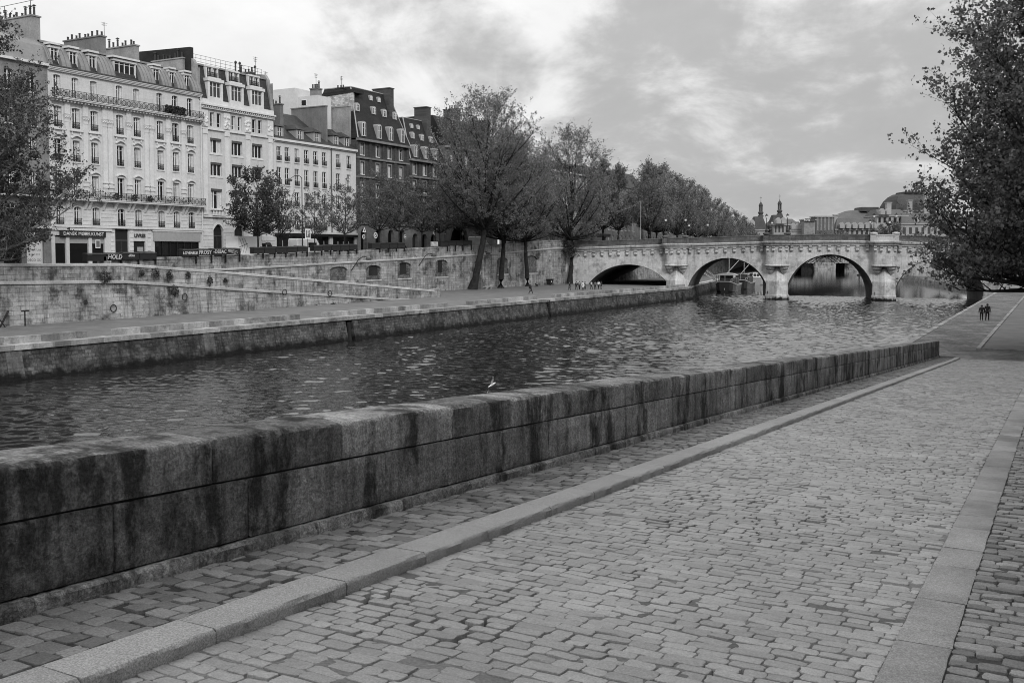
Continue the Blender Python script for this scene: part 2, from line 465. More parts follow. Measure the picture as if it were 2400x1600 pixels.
# ------------------------------------------------------------------ the cobbled ramp in front
SL = .0708; RZ0 = 7.6; QZ = 2.5
def rz(y):
    a = RZ0 - SL*np.asarray(y, dtype=float)
    return QZ + .12*np.logaddexp(0, (a - QZ)/.12)
def xk(y): return -3.80 - .026*y          # river side kerb, road edge
def xki(y): return -4.10 - .0263*y         # river side kerb, inner edge
def xw(y): return -4.84 - .029*y           # face of the parapet
def xr(y): return -.745 - .007*y           # stone band, road edge
def xrr(y): return -.47 - .0045*y          # stone band, outer edge
END = 71.0

def cobbles(rows, zfun, seed=1, cr=.013, mid=1, rough=.0032, sink=.01):
    """rows: arrays cx, cy, hx, hy, rot, dz -> worn rectangular setts with knocked off corners"""
    rs = np.random.default_rng(seed)
    cx, cy, hx, hy, rot, dz = [np.asarray(a)[:, None] for a in rows]
    N = len(cx)
    crr = cr*rs.uniform(.5, 1.7, (N, 4))
    dz = dz - np.where(rs.random((N, 1)) < sink, rs.uniform(.006, .02, (N, 1)), 0)
    n = 4*(2 + mid)
    jit = rs.normal(0, rough, (N, n, 2))
    tiltx = rs.normal(0, .02, (N, 1)); tilty = rs.normal(0, .035, (N, 1))
    c, s = np.cos(rot), np.sin(rot)
    zc_ = zfun(cy); sl = SLOPE_AT(cy)
    rings = []
    for inset, zz in ((0.0, -.06), (.0, -.004), (.0022, -.0010), (.006, 0.0)):
        px, py = [], []
        X_, Y_ = hx - inset, hy - inset
        for q, (sx, sy) in enumerate(((1, -1), (1, 1), (-1, 1), (-1, -1))):
            r = np.minimum(crr[:, q:q+1], .45*np.minimum(X_, Y_))
            A = (sx*(X_ - (r if sx*sy < 0 else 0)), sy*(Y_ - (0 if sx*sy < 0 else r))); Bp = (sx*(X_ - (0 if sx*sy < 0 else r)), sy*(Y_ - (r if sx*sy < 0 else 0)))
            px += [A[0], Bp[0]]; py += [A[1], Bp[1]]
            for m_ in range(mid):
                f = (m_ + 1)/(mid + 1)
                if sx*sy < 0: px.append(Bp[0]); py.append(Bp[1]*(1-2*f))
                else: px.append(Bp[0]*(1-2*f)); py.append(Bp[1])
        px = np.concatenate([np.broadcast_to(v, (N, 1)) for v in px], 1) + jit[:, :, 0]; py = np.concatenate([np.broadcast_to(v, (N, 1)) for v in py], 1) + jit[:, :, 1]
        X = cx + px*c - py*s; Y = cy + px*s + py*c
        Z = zc_ - sl*(Y - cy) + dz + tiltx*px + tilty*py + zz
        rings.append(np.stack([X, Y, Z], 2))
    V = np.stack(rings, 1).reshape(-1, 3)
    base = (np.arange(N)*4*n)[:, None]
    j = np.arange(n); Q = []
    for r in range(3):
        a = r*n + j; bq = r*n + (j+1) % n
        Q.append(np.stack([a, bq, bq+n, a+n], 1))
    k = np.arange(n//2 - 1)
    Q.append(np.stack([3*n + k, 3*n + k + 1, 3*n + n - 2 - k, 3*n + n - 1 - k], 1))
    Q = np.concatenate(Q)
    return V, (base[:, :, None] + Q[None]).reshape(-1, 4)

_jr = np.random.default_rng(77); _JW = [(2*PI/10**_jr.uniform(-.25, .7), _jr.uniform(0, 6.28), _jr.uniform(0, 6.28)) for _ in range(22)]
def joint_q(x, y):      # how washed out the joints are at a place: > 0 = open, dark joints
    q = 0
    for k, a, ph in _JW: q = q + np.sin(k*(np.asarray(x)*math.cos(a) + np.asarray(y)*math.sin(a)) + ph)
    return np.clip(q/3.3 - .75, 0, 1.3)
def SLOPE_AT(y): return np.where(np.asarray(y) < END, SL, 0.0)

def lay(xa, xb, y0, y1, dy, L, gap, seed, jit=.35, hvar=.004, yx=0.0, wav=.02):
    rs = np.random.default_rng(seed)
    out = []
    y = y0
    while y < y1:
        d = dy*rs.uniform(.9, 1.12)
        a, bnd = xa(y), xb(y)
        x = a + rs.uniform(-L*.6, 0)
        while x < bnd:
            l = L*rs.uniform(1-jit, 1+jit)
            lo, hi = max(x, a), min(x + l, bnd)
            if hi - lo > .05:
                xm = (lo + hi)/2
                yy = y + wav*math.sin(xm*2.1 + y*.35) + .5*wav*math.sin(xm*5.3 - y*.8) + rs.normal(0, .004) + yx*(xm - a)
                out.append((xm, yy, (hi-lo)/2 - gap*rs.uniform(.35, 1.0)*(1 + 3.6*float(joint_q(xm, yy))), d/2 - gap*rs.uniform(.35, 1.0)*(1 + 2.6*float(joint_q(xm, yy))), rs.normal(0, .03), rs.normal(0, hvar)))
            x += l
        y += d
    return [np.array(c) for c in zip(*out)]

M['setts_road'] = stone('setts_road', .23, .14, None, None, scale=.8, fine=30, bump=.35, rough=.52, island=.17, grain=.2, grain_s=90, spec=.3, bumpdist=.006)
M['setts_walk'] = stone('setts_walk', .155, .16, None, None, scale=1.5, fine=34, bump=.5, rough=.75, island=.36, grain=.25, grain_s=90, spec=.3, bumpdist=.008)
M['mortar'] = stone('mortar', .13, .3, None, None, scale=1.0, fine=50, bump=.8, rough=.95, bumpdist=.008, patch=.35)
M['joint_dark'] = stone('joint_dark', .05, .4, None, None, scale=2.0, fine=50, bump=.8, rough=.95)
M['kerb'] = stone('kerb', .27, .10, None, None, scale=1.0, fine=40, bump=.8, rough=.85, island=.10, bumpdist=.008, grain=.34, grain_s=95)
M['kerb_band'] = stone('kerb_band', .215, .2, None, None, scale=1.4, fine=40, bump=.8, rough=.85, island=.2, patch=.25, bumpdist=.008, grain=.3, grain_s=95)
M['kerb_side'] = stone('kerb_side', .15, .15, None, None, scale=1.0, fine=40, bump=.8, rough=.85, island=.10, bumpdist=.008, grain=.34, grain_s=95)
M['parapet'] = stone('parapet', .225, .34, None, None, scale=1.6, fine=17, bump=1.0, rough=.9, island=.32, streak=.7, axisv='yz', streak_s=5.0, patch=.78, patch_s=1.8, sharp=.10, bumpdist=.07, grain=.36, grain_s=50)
M['parapet_top'] = stone('parapet_top', .42, .2, None, None, scale=1.3, fine=30, bump=1.0, rough=.9, island=.15, patch=.35, patch_s=2.0, bumpdist=.05, grain=.5, grain_s=75)
M['parapet_core'] = stone('parapet_core', .035, .3, None, None, fine=20)

def sheet(name, xa, xb, ys, nx, dz, noise_amp=0, mat=None, seed=3, lx=.2):
    rs = np.random.default_rng(seed)
    ys = np.asarray(ys); tt = np.linspace(0, 1, nx)
    A = np.array([xa(y) for y in ys]); B = np.array([xb(y) for y in ys])
    X = A[:, None]*(1-tt) + B[:, None]*tt; Y = np.repeat(ys[:, None], nx, 1)
    Z = rz(Y) + dz
    if noise_amp:
        Z -= noise_amp*joint_q(X, Y)
        Z += rs.normal(0, .0012, Z.shape)
    ny = len(ys); V = np.stack([X.ravel(), Y.ravel(), Z.ravel()], 1)
    I = (np.arange(ny-1)[:, None]*nx + np.arange(nx-1)[None, :]).ravel()
    o = place(name, np_mesh(name, V, np.stack([I, I+1, I+1+nx, I+nx], 1), mat, True)); o['kind'] = 'structure'
    return o

ysn = np.concatenate([np.arange(-14, 2.5, .5), np.arange(2.5, 22, .05), np.arange(22, END+1.01, .25)])
sheet('road_bed', lambda y: xk(y)-.02, lambda y: xr(y)+.02, ysn, 60, -.0055, .06, M['mortar'])
sheet('walk_bed', lambda y: xw(y)-.1, lambda y: xki(y)+.05, ysn, 14, .062, .02, M['joint_dark'], 4)
sheet('pavement_bed', lambda y: xrr(y)-.02, lambda y: 7.5, ysn, 60, -.011, .012, M['joint_dark'], 5)

def cobble_obj(name, parts, mat):
    Vs, Qs, off = [], [], 0
    for V, Q in parts:
        Vs.append(V); Qs.append(Q + off); off += len(V)
    o = place(name, np_mesh(name, np.concatenate(Vs), np.concatenate(Qs), mat, False)); o['kind'] = 'stuff'
    return props(o, None)

zroad = lambda y: rz(y)
pr = [cobbles(lay(xk, xr, 3.0, 24, .104, .182, .0042, 21, hvar=.0022), zroad, seed=1),
      cobbles(lay(xk, xr, 24, END, .105, .185, .004, 22, hvar=.004), zroad, seed=2, mid=0)]
props(cobble_obj('road_setts', pr, M['setts_road']), 'worn grey granite setts laid in rows down the sloping roadway', 'cobbles')
zw = lambda y: rz(y) + .072
pr = [cobbles(lay(lambda y: xw(y)+.005, xki, 2.4, 24, .135, .15, .0055, 31, hvar=.004, yx=.12), zw, seed=3, cr=.012),
      cobbles(lay(lambda y: xw(y)+.005, xki, 24, END-1.5, .135, .15, .0055, 32, yx=.12), zw, seed=4, mid=0)]
props(cobble_obj('footway_setts', pr, M['setts_walk']), 'small squarish setts with dark joints between the stone parapet and the kerb', 'cobbles')
pr = [cobbles(lay(lambda y: xrr(y)+.01, lambda y: 3.2, 3.2, 26, .118, .18, .006, 41, hvar=.006, wav=.03), zroad, seed=5, cr=.018)]
props(cobble_obj('pavement_setts', pr, M['setts_walk']), 'rough dark setts to the right of the flush granite band', 'cobbles')

# kerbs: individual stones of one granite kerb line
def swept(mb, prof, ya, yb, xf, zf, n, seed, amp=.003, inset=.004):
    """profile points (dx, dz) swept along y; a stone with slightly rounded ends"""
    rs = np.random.default_rng(seed)
    stations = [ya] + list(np.linspace(ya+.012, yb-.012, max(2, n))) + [yb]
    rings = []
    ph = rs.uniform(0, 6, 8)
    cxm = sum(p[0] for p in prof)/len(prof); czm = sum(p[1] for p in prof)/len(prof)
    for i, y in enumerate(stations):
        endk = (i == 0 or i == len(stations)-1)
        ring = []
        for jx, (dx, dz) in enumerate(prof):
            f = 1 - (inset/.12 if endk else 0)
            nx_ = amp*(math.sin(y*7 + ph[jx % 8]) + math.sin(y*17 + 2*ph[(jx+3) % 8]))*.7 + rs.normal(0, amp*.5)
            ring.append((xf(y) + cxm + (dx-cxm)*f + nx_, y, zf(y) + czm + (dz-czm)*f + nx_*.6))
        rings.append(ring)
    mb.loft(rings)

def ramp_z(y): return float(rz(y))
kt = MB()
y = -3.0; i = 0
rk = random.Random(3)
while y < END - .3:
    L = rk.uniform(.85, 1.2) if y < 30 else rk.uniform(1.0, 1.5)
    if y + L > END - .6: L = END - y
    wd = .30
    prof = [(0, -.06), (.003, .055), (-.008, .072), (-.02, .079), (-wd+.015, .080), (-wd, .073), (-wd, -.06)]
    swept(kt, prof, y+.003, y+L-.003, lambda q: xk(q), ramp_z, int(max(4, min(16, L*14))) if y < 30 else 3, i, .0035)
    y += L; i += 1
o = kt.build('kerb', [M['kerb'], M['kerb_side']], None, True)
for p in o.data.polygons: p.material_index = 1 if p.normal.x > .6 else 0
props(o, 'raised granite kerb of long stones running down the river side of the cobbled roadway', 'kerb')
kt = MB(); y = -3.0; i = 0
while y < END + 8:
    L = rk.uniform(.7, 1.15)
    wd = xrr(y+L/2) - xr(y+L/2) + .01
    prof = [(0, -.08), (0, .004), (.01, .009), (wd-.01, .009), (wd, .004), (wd, -.08)]
    swept(kt, prof, y+.004, y+L-.004, lambda q: xr(q), ramp_z, 6, 50+i, .003)
    y += L; i += 1
o = kt.build('kerb', M['kerb_band'], None, True)
props(o, 'flush band of pale granite slabs along the far side of the cobbled roadway', 'kerb')

# ------------------------------------------------------------------ the big block parapet
def ptop(y): return 8.485 - .0668*y
def pbase(y): return float(rz(y)) + .065
def block(mb, ya, yb, prof_f, n, seed, amp, inset=.014, chip=0.0):
    rs = random.Random(seed)
    ph = [rs.uniform(0, 6) for _ in range(12)]
    st = [ya, ya+.008] + [ya + .03 + (yb-ya-.06)*k/(n-1) for k in range(n)] + [yb-.008, yb]
    rings = []
    for i, y in enumerate(st):
        e = min(i, len(st)-1-i)
        ins = (inset*.7, inset*.12, 0)[min(e, 2)]
        pr = prof_f(y); ring = []
        cx = sum(p[0] for p in pr)/len(pr); cz = sum(p[1] for p in pr)/len(pr)
        for jx, (x, z, a) in enumerate(pr):
            w_ = math.sin(y*3.1 + ph[jx % 12])*.5 + math.sin(y*9.7 + z*11 + ph[(jx+5) % 12])*.35 + rs.gauss(0, .35)
            dz = 0
            if chip and a > 1.2:
                dz = -chip*max(0, math.sin(y*2.3 + ph[0]) + .5*math.sin(y*7.9 + ph[1]) + .3*math.sin(y*19 + ph[2]) - .2)
            d = amp*w_*min(a, 1.3)
            x2 = x + d - (ins if x > cx else -ins); z2 = z + d*.6 + dz - (ins if z > cz else -ins)
            ring.append((x2, y, z2))
        rings.append(ring)
    mb.loft(rings)

pt = thing('parapet_wall', 'low weathered parapet of huge dark stone blocks descending beside the cobbled roadway', 'wall', (-5.2, 0, 0))
mbU, mbL, mbP, mbC = MB(), MB(), MB(), MB()
def profU(y):
    xf, zt, T = xw(y), ptop(y), .60
    zb = zt - (.30 + .0011*y)
    return [(xf, zb+.006, .5), (xf+.004, zb+.05, 1), (xf+.004, zb+.12, 1), (xf+.003, zt-.08, 1), (xf, zt-.03, 1.3), (xf-.014, zt-.008, 1.4), (xf-.045, zt+.002, 1.3),
            (xf-.2, zt+.008, 1), (xf-.4, zt+.008, 1), (xf-T+.06, zt, 1.2), (xf-T, zt-.06, 1), (xf-T, zb+.006, .5)]
def profL(y):
    xf = xw(y); zt = ptop(y) - (.306 + .0011*y) ; zb = pbase(y) + .105
    return [(xf, zb+.004, .5), (xf+.007, zb+.03, 1), (xf+.007, zb+.12, 1), (xf+.006, (zt+zb)/2, 1), (xf+.007, zt-.12, 1), (xf+.006, zt-.03, 1), (xf, zt-.004, .5),
            (xf-.58, zt-.004, .3), (xf-.6, zb+.02, .3)]
def profP(y):
    xf = xw(y) + .055; zb = pbase(y)
    return [(xf, zb-.25, .4), (xf, zb+.03, 1), (xf-.004, zb+.075, 1.1), (xf-.02, zb+.098, 1.2), (xf-.5, zb+.1, .2), (xf-.5, zb-.25, .2)]
UJ = [-2.0, .9, 2.1, 4.86, 6.29, 8.03, 9.25, 10.64, 12.2]; LJ = [-2.0, 1.0, 2.4, 4.03, 5.2, 6.9, 8.7, 10.2, 11.6, 13.0]
PJ = [-2, 1.2, 2.3, 3.45, 4.75, 5.9, 7.1, 8.3, 9.6, 11]
for J, hi in ((UJ, 1.75), (LJ, 1.6), (PJ, 1.7)):
    while J[-1] < END - 2: J.append(J[-1] + rk.uniform(1.1, hi))
    J[-1] = END
def segs(ya, yb): return max(4, min(34, int((yb-ya)/(.045 if ya < 14 else .12 if ya < 30 else .4))))
for k in range(len(UJ)-1): block(mbU, UJ[k]+.004, UJ[k+1]-.004, profU, segs(UJ[k], UJ[k+1]), 100+k, .0065, chip=.006)
for k in range(len(LJ)-1): block(mbL, LJ[k]+.004, LJ[k+1]-.004, profL, segs(LJ[k], LJ[k+1]), 200+k, .008)
for k in range(len(PJ)-1): block(mbP, PJ[k]+.003, PJ[k+1]-.003, profP, segs(PJ[k], PJ[k+1]), 300+k, .008)
mbC.loft([[(xw(q)-.02, q, pbase(q)-.2), (xw(q)-.02, q, ptop(q)-.03), (xw(q)-.57, q, ptop(q)-.03), (xw(q)-.57, q, pbase(q)-.2)] for q in (-1.9, 30, END-.03)])
cpo = mbU.build('coping', [M['parapet'], M['parapet_top']], pt, True)
for p in cpo.data.polygons: p.material_index = 1 if p.normal.z > .45 else 0  # up-facing coping faces take the lighter stone
mbL.build('blocks', M['parapet'], pt, True)
mbP.build('plinth', M['parapet'], pt, True); mbC.build('core', M['parapet_core'], pt)

# solid body under the ramp, quay on this bank
mb = MB()
mb.loft([[(xw(q)-.62, q, -2), (9, q, -2), (9, q, float(rz(q))-.12), (xw(q)-.62, q, float(rz(q))-.12)] for q in (-14, 20, 40, 55, 64, END)])
structure('ramp_body', mb, M['quay_low'])
mb = MB(); mb.box(-10.5, 90, END-.02, 232, -2, QZ-.03)
mb.box(-10.5, 9, 58, END-.02, -2, QZ-.6)
structure('right_quay', mb, M['quay_low'])
M['edge_stone'] = stone('edge_stone', .26, .25, 'yz', (1.6, 4), .6, .012, .5, 6, bump=.5, patch=.5, island=.15)
# ------------------------------------------------------------------ quay on the right bank beyond the ramp
M['quay_setts'] = stone('quay_setts', .19, .3, 'xy', (.24, .16), .35, .03, .3, 5, bump=1.0, brickvar=.45, patch=.3)
mb = MB(); mb.poly([(-10.1, END, QZ), (30, END, QZ), (30, 80, QZ), (-5.3, 80, QZ), (-5.3, 231, QZ), (-10.1, 231, QZ)])
structure('quay_paving', mb, M['quay_setts'])
mb = MB(); mb.poly([(-5.0, 80.3, QZ+.03), (30, 80.3, QZ+.03), (30, 231, QZ+.03), (-5.0, 231, QZ+.03)])
structure('gravel_bed', mb, M['gravel'])
mb = MB(); mb.box(-5.3, -5.0, 80, 231, QZ-.05, QZ+.09); mb.box(-5.0, 30, 80, 80.3, QZ-.05, QZ+.09)
props(mb.build('kerb', M['edge_stone']), 'thin pale kerb round the gravel strip on the right bank quay', 'kerb')
mb = MB(); mb.box(-10.55, -10.1, END, 231, QZ-.3, QZ+.03)
props(mb.build('coping_edge', M['edge_stone']), 'pale stone edge of the right bank quay along the water', 'coping')

# unseen high bank, trees and long building, added to shade the ramp and parapet
t_ = thing('unseen_retaining_wall', 'unseen stone retaining wall added right of the cobbled ramp to shade it', 'wall', (5, 40, 3))
mb = MB(); mb.box(4.6, 6.0, -60, 231, 0, 10.3); mb.build('wall', M['quay'], t_)
mb = MB(); mb.box(4.5, 5.1, -60, 231, 10.3, 11.3); mb.build('parapet', M['quay'], t_)
mb = MB(); mb.poly([(6, -200, 10.2), (400, -200, 10.2), (400, 231, 10.2), (6, 231, 10.2)]); structure('right_bank_street', mb, M['asphalt'])
lb = thing('unseen_long_building', 'unseen tall stone building across the street, added to shade the ramp', 'building', (27, 60, 10.2))
mb = MB(); mb.box(27, 45, -60, 210, 10, 34); mb.build('wall', M['stone_mid'], lb)
mb = MB(); mb.hexa([(26.6, -60, 34), (45.4, -60, 34), (45.4, 210, 34), (26.6, 210, 34)], [(31, -56, 40), (41, -56, 40), (41, 206, 40), (31, 206, 40)]); mb.build('roof', M['slate'], lb)

# ------------------------------------------------------------------ left bank ground
def zs(y):            # level of the upper street along the left bank
    return float(np.interp(y, [-60, 75, 101, 130, 171, 200, 230, 420], [7.6, 7.7, 8.25, 9.1, 10.4, 11.6, 11.4, 10.4]))
mb = MB()
ys = [-200, -60, 20, 75, 101, 115, 130, 150, 171, 186, 200, 230, 300, 420, 640]
for a, b in zip(ys[:-1], ys[1:]):
    mb.poly([(-900, a, zs(a)), (-97.0, a, zs(a)), (-97.0, b, zs(b)), (-900, b, zs(b))])
mb.poly([(-97, -200, 7.6), (-85.8, -200, 7.6), (-85.8, 72, 7.6), (-97, 72, 7.6)])
structure('street', mb, M['asphalt'])
mb = MB()
for a, b in zip(ys[1:-2], ys[2:-1]):
    for xa, xb in ((-103.2, -97.5), (-112, -108.6)):
        mb.hexa([(xa, a, zs(a)-.3), (xb, a, zs(a)-.3), (xb, b, zs(b)-.3), (xa, b, zs(b)-.3)],
                [(xa, a, zs(a)+.14), (xb, a, zs(a)+.14), (xb, b, zs(b)+.14), (xa, b, zs(b)+.14)])
structure('pavements', mb, M['pavement'])

# lower quay: sloping sheet from the river edge up to the wall
mb = MB()
for a, b in ((-200, 55), (55, 72), (72, 132), (132, 202.5)):
    mb.poly([(-97.2, a, 3.0), (-68.9, a, 2.62), (-68.9, b, 2.62), (-97.2, b, 3.0)])
mb.poly([(-140, 202.5, 3.0), (-69, 202.5, 2.6), (-77, 232, 2.5), (-83, 262, 2.5), (-101, 362, 2.6), (-140, 362, 3)])
structure('lower_quay', mb, M['gravel'])

# river wall of the lower quay
M['repair_stone'] = stone('repair_stone', .12, .3, 'yz', (1.4, .45), .5, .02, .5, 5, bump=.8, streak=.5, brickvar=.3, lowdark=(.3, .9, .12))
t_ = thing('quay_wall', 'stained river wall of the left bank quay with pale edge stones above dark wet masonry', 'wall', (-70, 60, 0))
mb = MB()
gaps = [(86.8, 88.0), (135.6, 136.4)]
cuts = [-200] + [v for g in gaps for v in g] + [204]
for i in range(0, len(cuts), 2):
    a, b = cuts[i], cuts[i+1]
    mb.hexa([(-67.95, a, -1.5), (-67.95, b, -1.5), (-71.5, b, -1.5), (-71.5, a, -1.5)], [(-68.75, a, 2.26), (-68.75, b, 2.26), (-71.5, b, 2.26), (-71.5, a, 2.26)])
mb.build('wall', M['quay_low'], t_)
mb = MB()
for a, b in gaps: mb.hexa([(-68.7, a, -1.5), (-68.7, b, -1.5), (-71.5, b, -1.5), (-71.5, a, -1.5)], [(-69.4, a, 2.15), (-69.4, b, 2.15), (-71.5, b, 2.15), (-71.5, a, 2.15)])
mb.build('recess', M['tar'], t_)
mb = MB(); y = -60.0; rr = random.Random(8)
while y < 203:
    L = rr.uniform(1.3, 2.4); mb.box(-70.2, -68.6, y+.006, min(204, y+L)-.006, 2.24, 2.64 + rr.uniform(-.012, .012)); y += L
mb.build('edge_stones', M['edge_stone'], t_)
mb = MB()
for yy in (46.5, 66.0, 111.0):   # pale repaired pillars in the wet wall
    mb.hexa([(-68.3, yy, .25), (-68.3, yy+1.3, .25), (-69.3, yy+1.3, .25), (-69.3, yy, .25)], [(-68.7, yy, 2.23), (-68.7, yy+1.3, 2.23), (-69.4, yy+1.3, 2.23), (-69.4, yy, 2.23)])
mb.build('repair', M['repair_stone'], t_)
mb = MB()
for yy in (87.4,):
    mb.tube([(-68.5, yy, -1), (-68.8, yy, 2.0)], .22, 8)
mb.build('fender_post', M['tar'], t_)
mb = MB()
mb.tube([(-68.5, 135.75, -.8), (-68.5, 135.75, 2.5)], .05); mb.tube([(-68.5, 136.25, -.8), (-68.5, 136.25, 2.5)], .05)
for k in range(10): mb.tube([(-68.5, 135.75, -.5+.3*k), (-68.5, 136.25, -.5+.3*k)], .03, 4)
mb.build('ladder', M['iron'], t_)

# arched drains near the bridge
for yy, s_ in ((194.0, 'nearer to the camera'), (197.6, 'nearer to the bridge')):
    d_ = thing('drain_arch', 'small black arched drain opening in the quay wall, the one ' + s_, 'drain', (-69, yy, .2))
    mb = MB(); n = 8
    pf = [(-68.0 , yy-.7, 0.0), (-68.0, yy+.7, 0.0)] + [(-68.1 - .2*(1.0+.7*math.sin(PI*k/n)), yy+.7*math.cos(PI*k/n), 1.0+.7*math.sin(PI*k/n)) for k in range(n+1)]
    mb.prism(pf, (-.6, 0, 0)); mb.build('opening', M['tar'], d_)

# long stone ledges
LEDGES = [(20, 54.6, 'cut off at the left picture edge'), (57.4, 80.7, 'second from the left'), (84.9, 109.6, 'before the foot of the ramp'),
          (115.0, 134.8, 'behind which the lone walker passes'), (140.9, 180.6, 'before the group of people'), (184.0, 203, 'short one that meets the bridge')]
for a, b, s_ in LEDGES:
    mb = MB(); y = a
    while y < b - .2:
        L = min(rr.uniform(1.6, 2.6), b - y)
        mb.box(-70.5, -69.9, y+.006, y+L-.006, 2.55, 3.16 + rr.uniform(-.01, .01)); y += L
    props(mb.build('stone_ledge', M['edge_stone']), 'long low stone ledge on the left bank quay, ' + s_, 'ledge', 'stone ledges along the quay')

# ------------------------------------------------------------------ left ramp wall
def rtop(y): return float(np.interp(y, [-200, 57, 71, 87, 104, 130.5], [8.64, 8.64, 8.52, 7.38, 6.03, 3.88]))
def rband(y): return float(np.interp(y, [-200, 57, 72, 87, 120, 130.5], [6.85, 6.85, 6.62, 5.37, 2.85, 2.4]))
def rsurf(y): return float(np.interp(y, [-200, 71, 131], [7.6, 7.6, 2.85]))
t_ = thing('ramp_wall', 'long stone wall of the ramp sloping down to the left bank quay, dark band below parapet', 'wall', (-85, 60, 2.5))
YS = [-60, 40, 57, 64, 71, 79, 87, 96, 104, 112, 120, 130.5]
mb = MB(); mb.loft([[(-85.0, y, 2.0), (-85.25, y, max(2.1, rband(y)-.16)), (-85.9, y, max(2.1, rband(y)-.16)), (-85.9, y, 2.0)] for y in YS]); mb.build('wall', M['quay'], t_)
mb = MB(); mb.loft([[(-85.10, y, max(2.1, rband(y)-.16)), (-85.07, y, rband(y)+.08), (-85.3, y, rband(y)+.14), (-85.85, y, rband(y)+.14), (-85.85, y, max(2.1, rband(y)-.16))] for y in YS]); mb.build('string_course', M['coping'], t_)
mb = MB(); mb.loft([[(-85.28, y, rband(y)+.1), (-85.3, y, rtop(y)-.28), (-85.8, y, rtop(y)-.28), (-85.8, y, rband(y)+.1)] for y in YS]); mb.build('parapet', M['quay'], t_)
mb = MB(); mb.loft([[(-85.22, y, rtop(y)-.28), (-85.22, y, rtop(y)-.05), (-85.3, y, rtop(y)), (-85.8, y, rtop(y)), (-85.88, y, rtop(y)-.28)] for y in YS]); mb.build('coping', M['coping'], t_)
mb = MB(); mb.box(-86.15, -84.95, 129.9, 131.0, 2.3, 4.0); mb.box(-86.2, -84.9, 129.85, 131.05, 4.0, 4.15); mb.build('end_pier', M['quay'], t_)
mb = MB()
for a, b in ((71, 101), (101, 131)):
    mb.poly([(-97.1, a, rsurf(a)), (-85.7, a, rsurf(a)), (-85.7, b, rsurf(b)), (-97.1, b, rsurf(b))])
structure('left_ramp', mb, M['gravel'])

# ------------------------------------------------------------------ main embankment wall with niches
def ptopL(y): return float(np.interp(y, [60, 79, 101, 130, 171, 195, 204], [8.95, 9.0, 9.37, 10.24, 11.53, 12.62, 12.75]))
t_ = thing('embankment_wall', 'high pale stone embankment wall below the street with a row of blocked arched niches', 'wall', (-97, 140, 3))
X0 = -97.0
NI = [(118.85, 123.2, 5.41, 7.62, .5), (127.9, 131.85, 5.4, 7.75, .5), (136.5, 140.5, 5.45, 8.15, .55), (148.0, 152.05, 5.5, 8.55, .55), (169.9, 174.4, 5.6, 8.95, .7), (181.9, 187.2, 5.6, 9.25, .8)]
def grid_wall(mb, x0, ylist, z0f, z1f, holes, depth, nseg=6):
    """vertical wall facing +x with arched holes; z limits are functions of y"""
    yc = sorted(set([a for h in holes for a in h[:2]] + ylist))
    for a, b in zip(yc[:-1], yc[1:]):
        hs = [h for h in holes if h[0] <= a + 1e-6 and h[1] >= b - 1e-6]
        if not hs:
            mb.poly([(x0, a, z0f(a)), (x0, b, z0f(b)), (x0, b, z1f(b)), (x0, a, z1f(a))])
    for h in holes:
        ya, yb, za, zb, rise = h
        mb.poly([(x0, ya, z0f(ya)), (x0, yb, z0f(yb)), (x0, yb, za), (x0, ya, za)])
        cur = [(ya + (yb-ya)*k/nseg, zb - rise + rise*math.sin(math.acos(max(-1, min(1, 1-2*k/nseg))))) for k in range(nseg+1)]
        for (y1_, c1), (y2_, c2) in zip(cur[:-1], cur[1:]):
            mb.poly([(x0, y1_, c1), (x0, y2_, c2), (x0, y2_, z1f(y2_)), (x0, y1_, z1f(y1_))])
            mb.poly([(x0, y1_, c1), (x0-depth, y1_, c1), (x0-depth, y2_, c2), (x0, y2_, c2)])
        mb.poly([(x0, ya, za), (x0-depth, ya, za), (x0-depth, ya, zb-rise), (x0, ya, zb-rise)])
        mb.poly([(x0, yb, za), (x0, yb, zb-rise), (x0-depth, yb, zb-rise), (x0-depth, yb, za)])
        mb.poly([(x0, ya, za), (x0, yb, za), (x0-depth, yb, za), (x0-depth, ya, za)])
mb = MB(); grid_wall(mb, X0, [79, 101, 115, 130, 150, 171, 195, 203], lambda y: 2.2, lambda y: ptopL(y)-1.95, NI, .45)
mb.build('wall', M['quay'], t_)
mb = MB(); mb.loft([[(X0+.14, y, ptopL(y)-1.96), (X0+.2, y, ptopL(y)-1.78), (X0+.14, y, ptopL(y)-1.68), (X0-.4, y, ptopL(y)-1.66), (X0-.4, y, ptopL(y)-1.96)] for y in (79, 101, 130, 171, 195, 203)]); mb.build('string_course', M['coping'], t_)
mb = MB(); mb.loft([[(X0-.02, y, ptopL(y)-1.7), (X0-.02, y, ptopL(y)-.3), (X0-.5, y, ptopL(y)-.3), (X0-.5, y, ptopL(y)-1.7)] for y in (79, 101, 130, 171, 195, 203)]); mb.build('parapet', M['quay'], t_)
mb = MB(); mb.loft([[(X0+.05, y, ptopL(y)-.3), (X0+.05, y, ptopL(y)-.04), (X0, y, ptopL(y)), (X0-.5, y, ptopL(y)), (X0-.56, y, ptopL(y)-.3)] for y in (79, 101, 130, 171, 195, 203)]); mb.build('coping', M['quay'], t_)
mb = MB(); mb.box(-97.9, -96.7, 78.0, 79.0, 6.5, 9.2); mb.build('end_pier', M['quay'], t_)
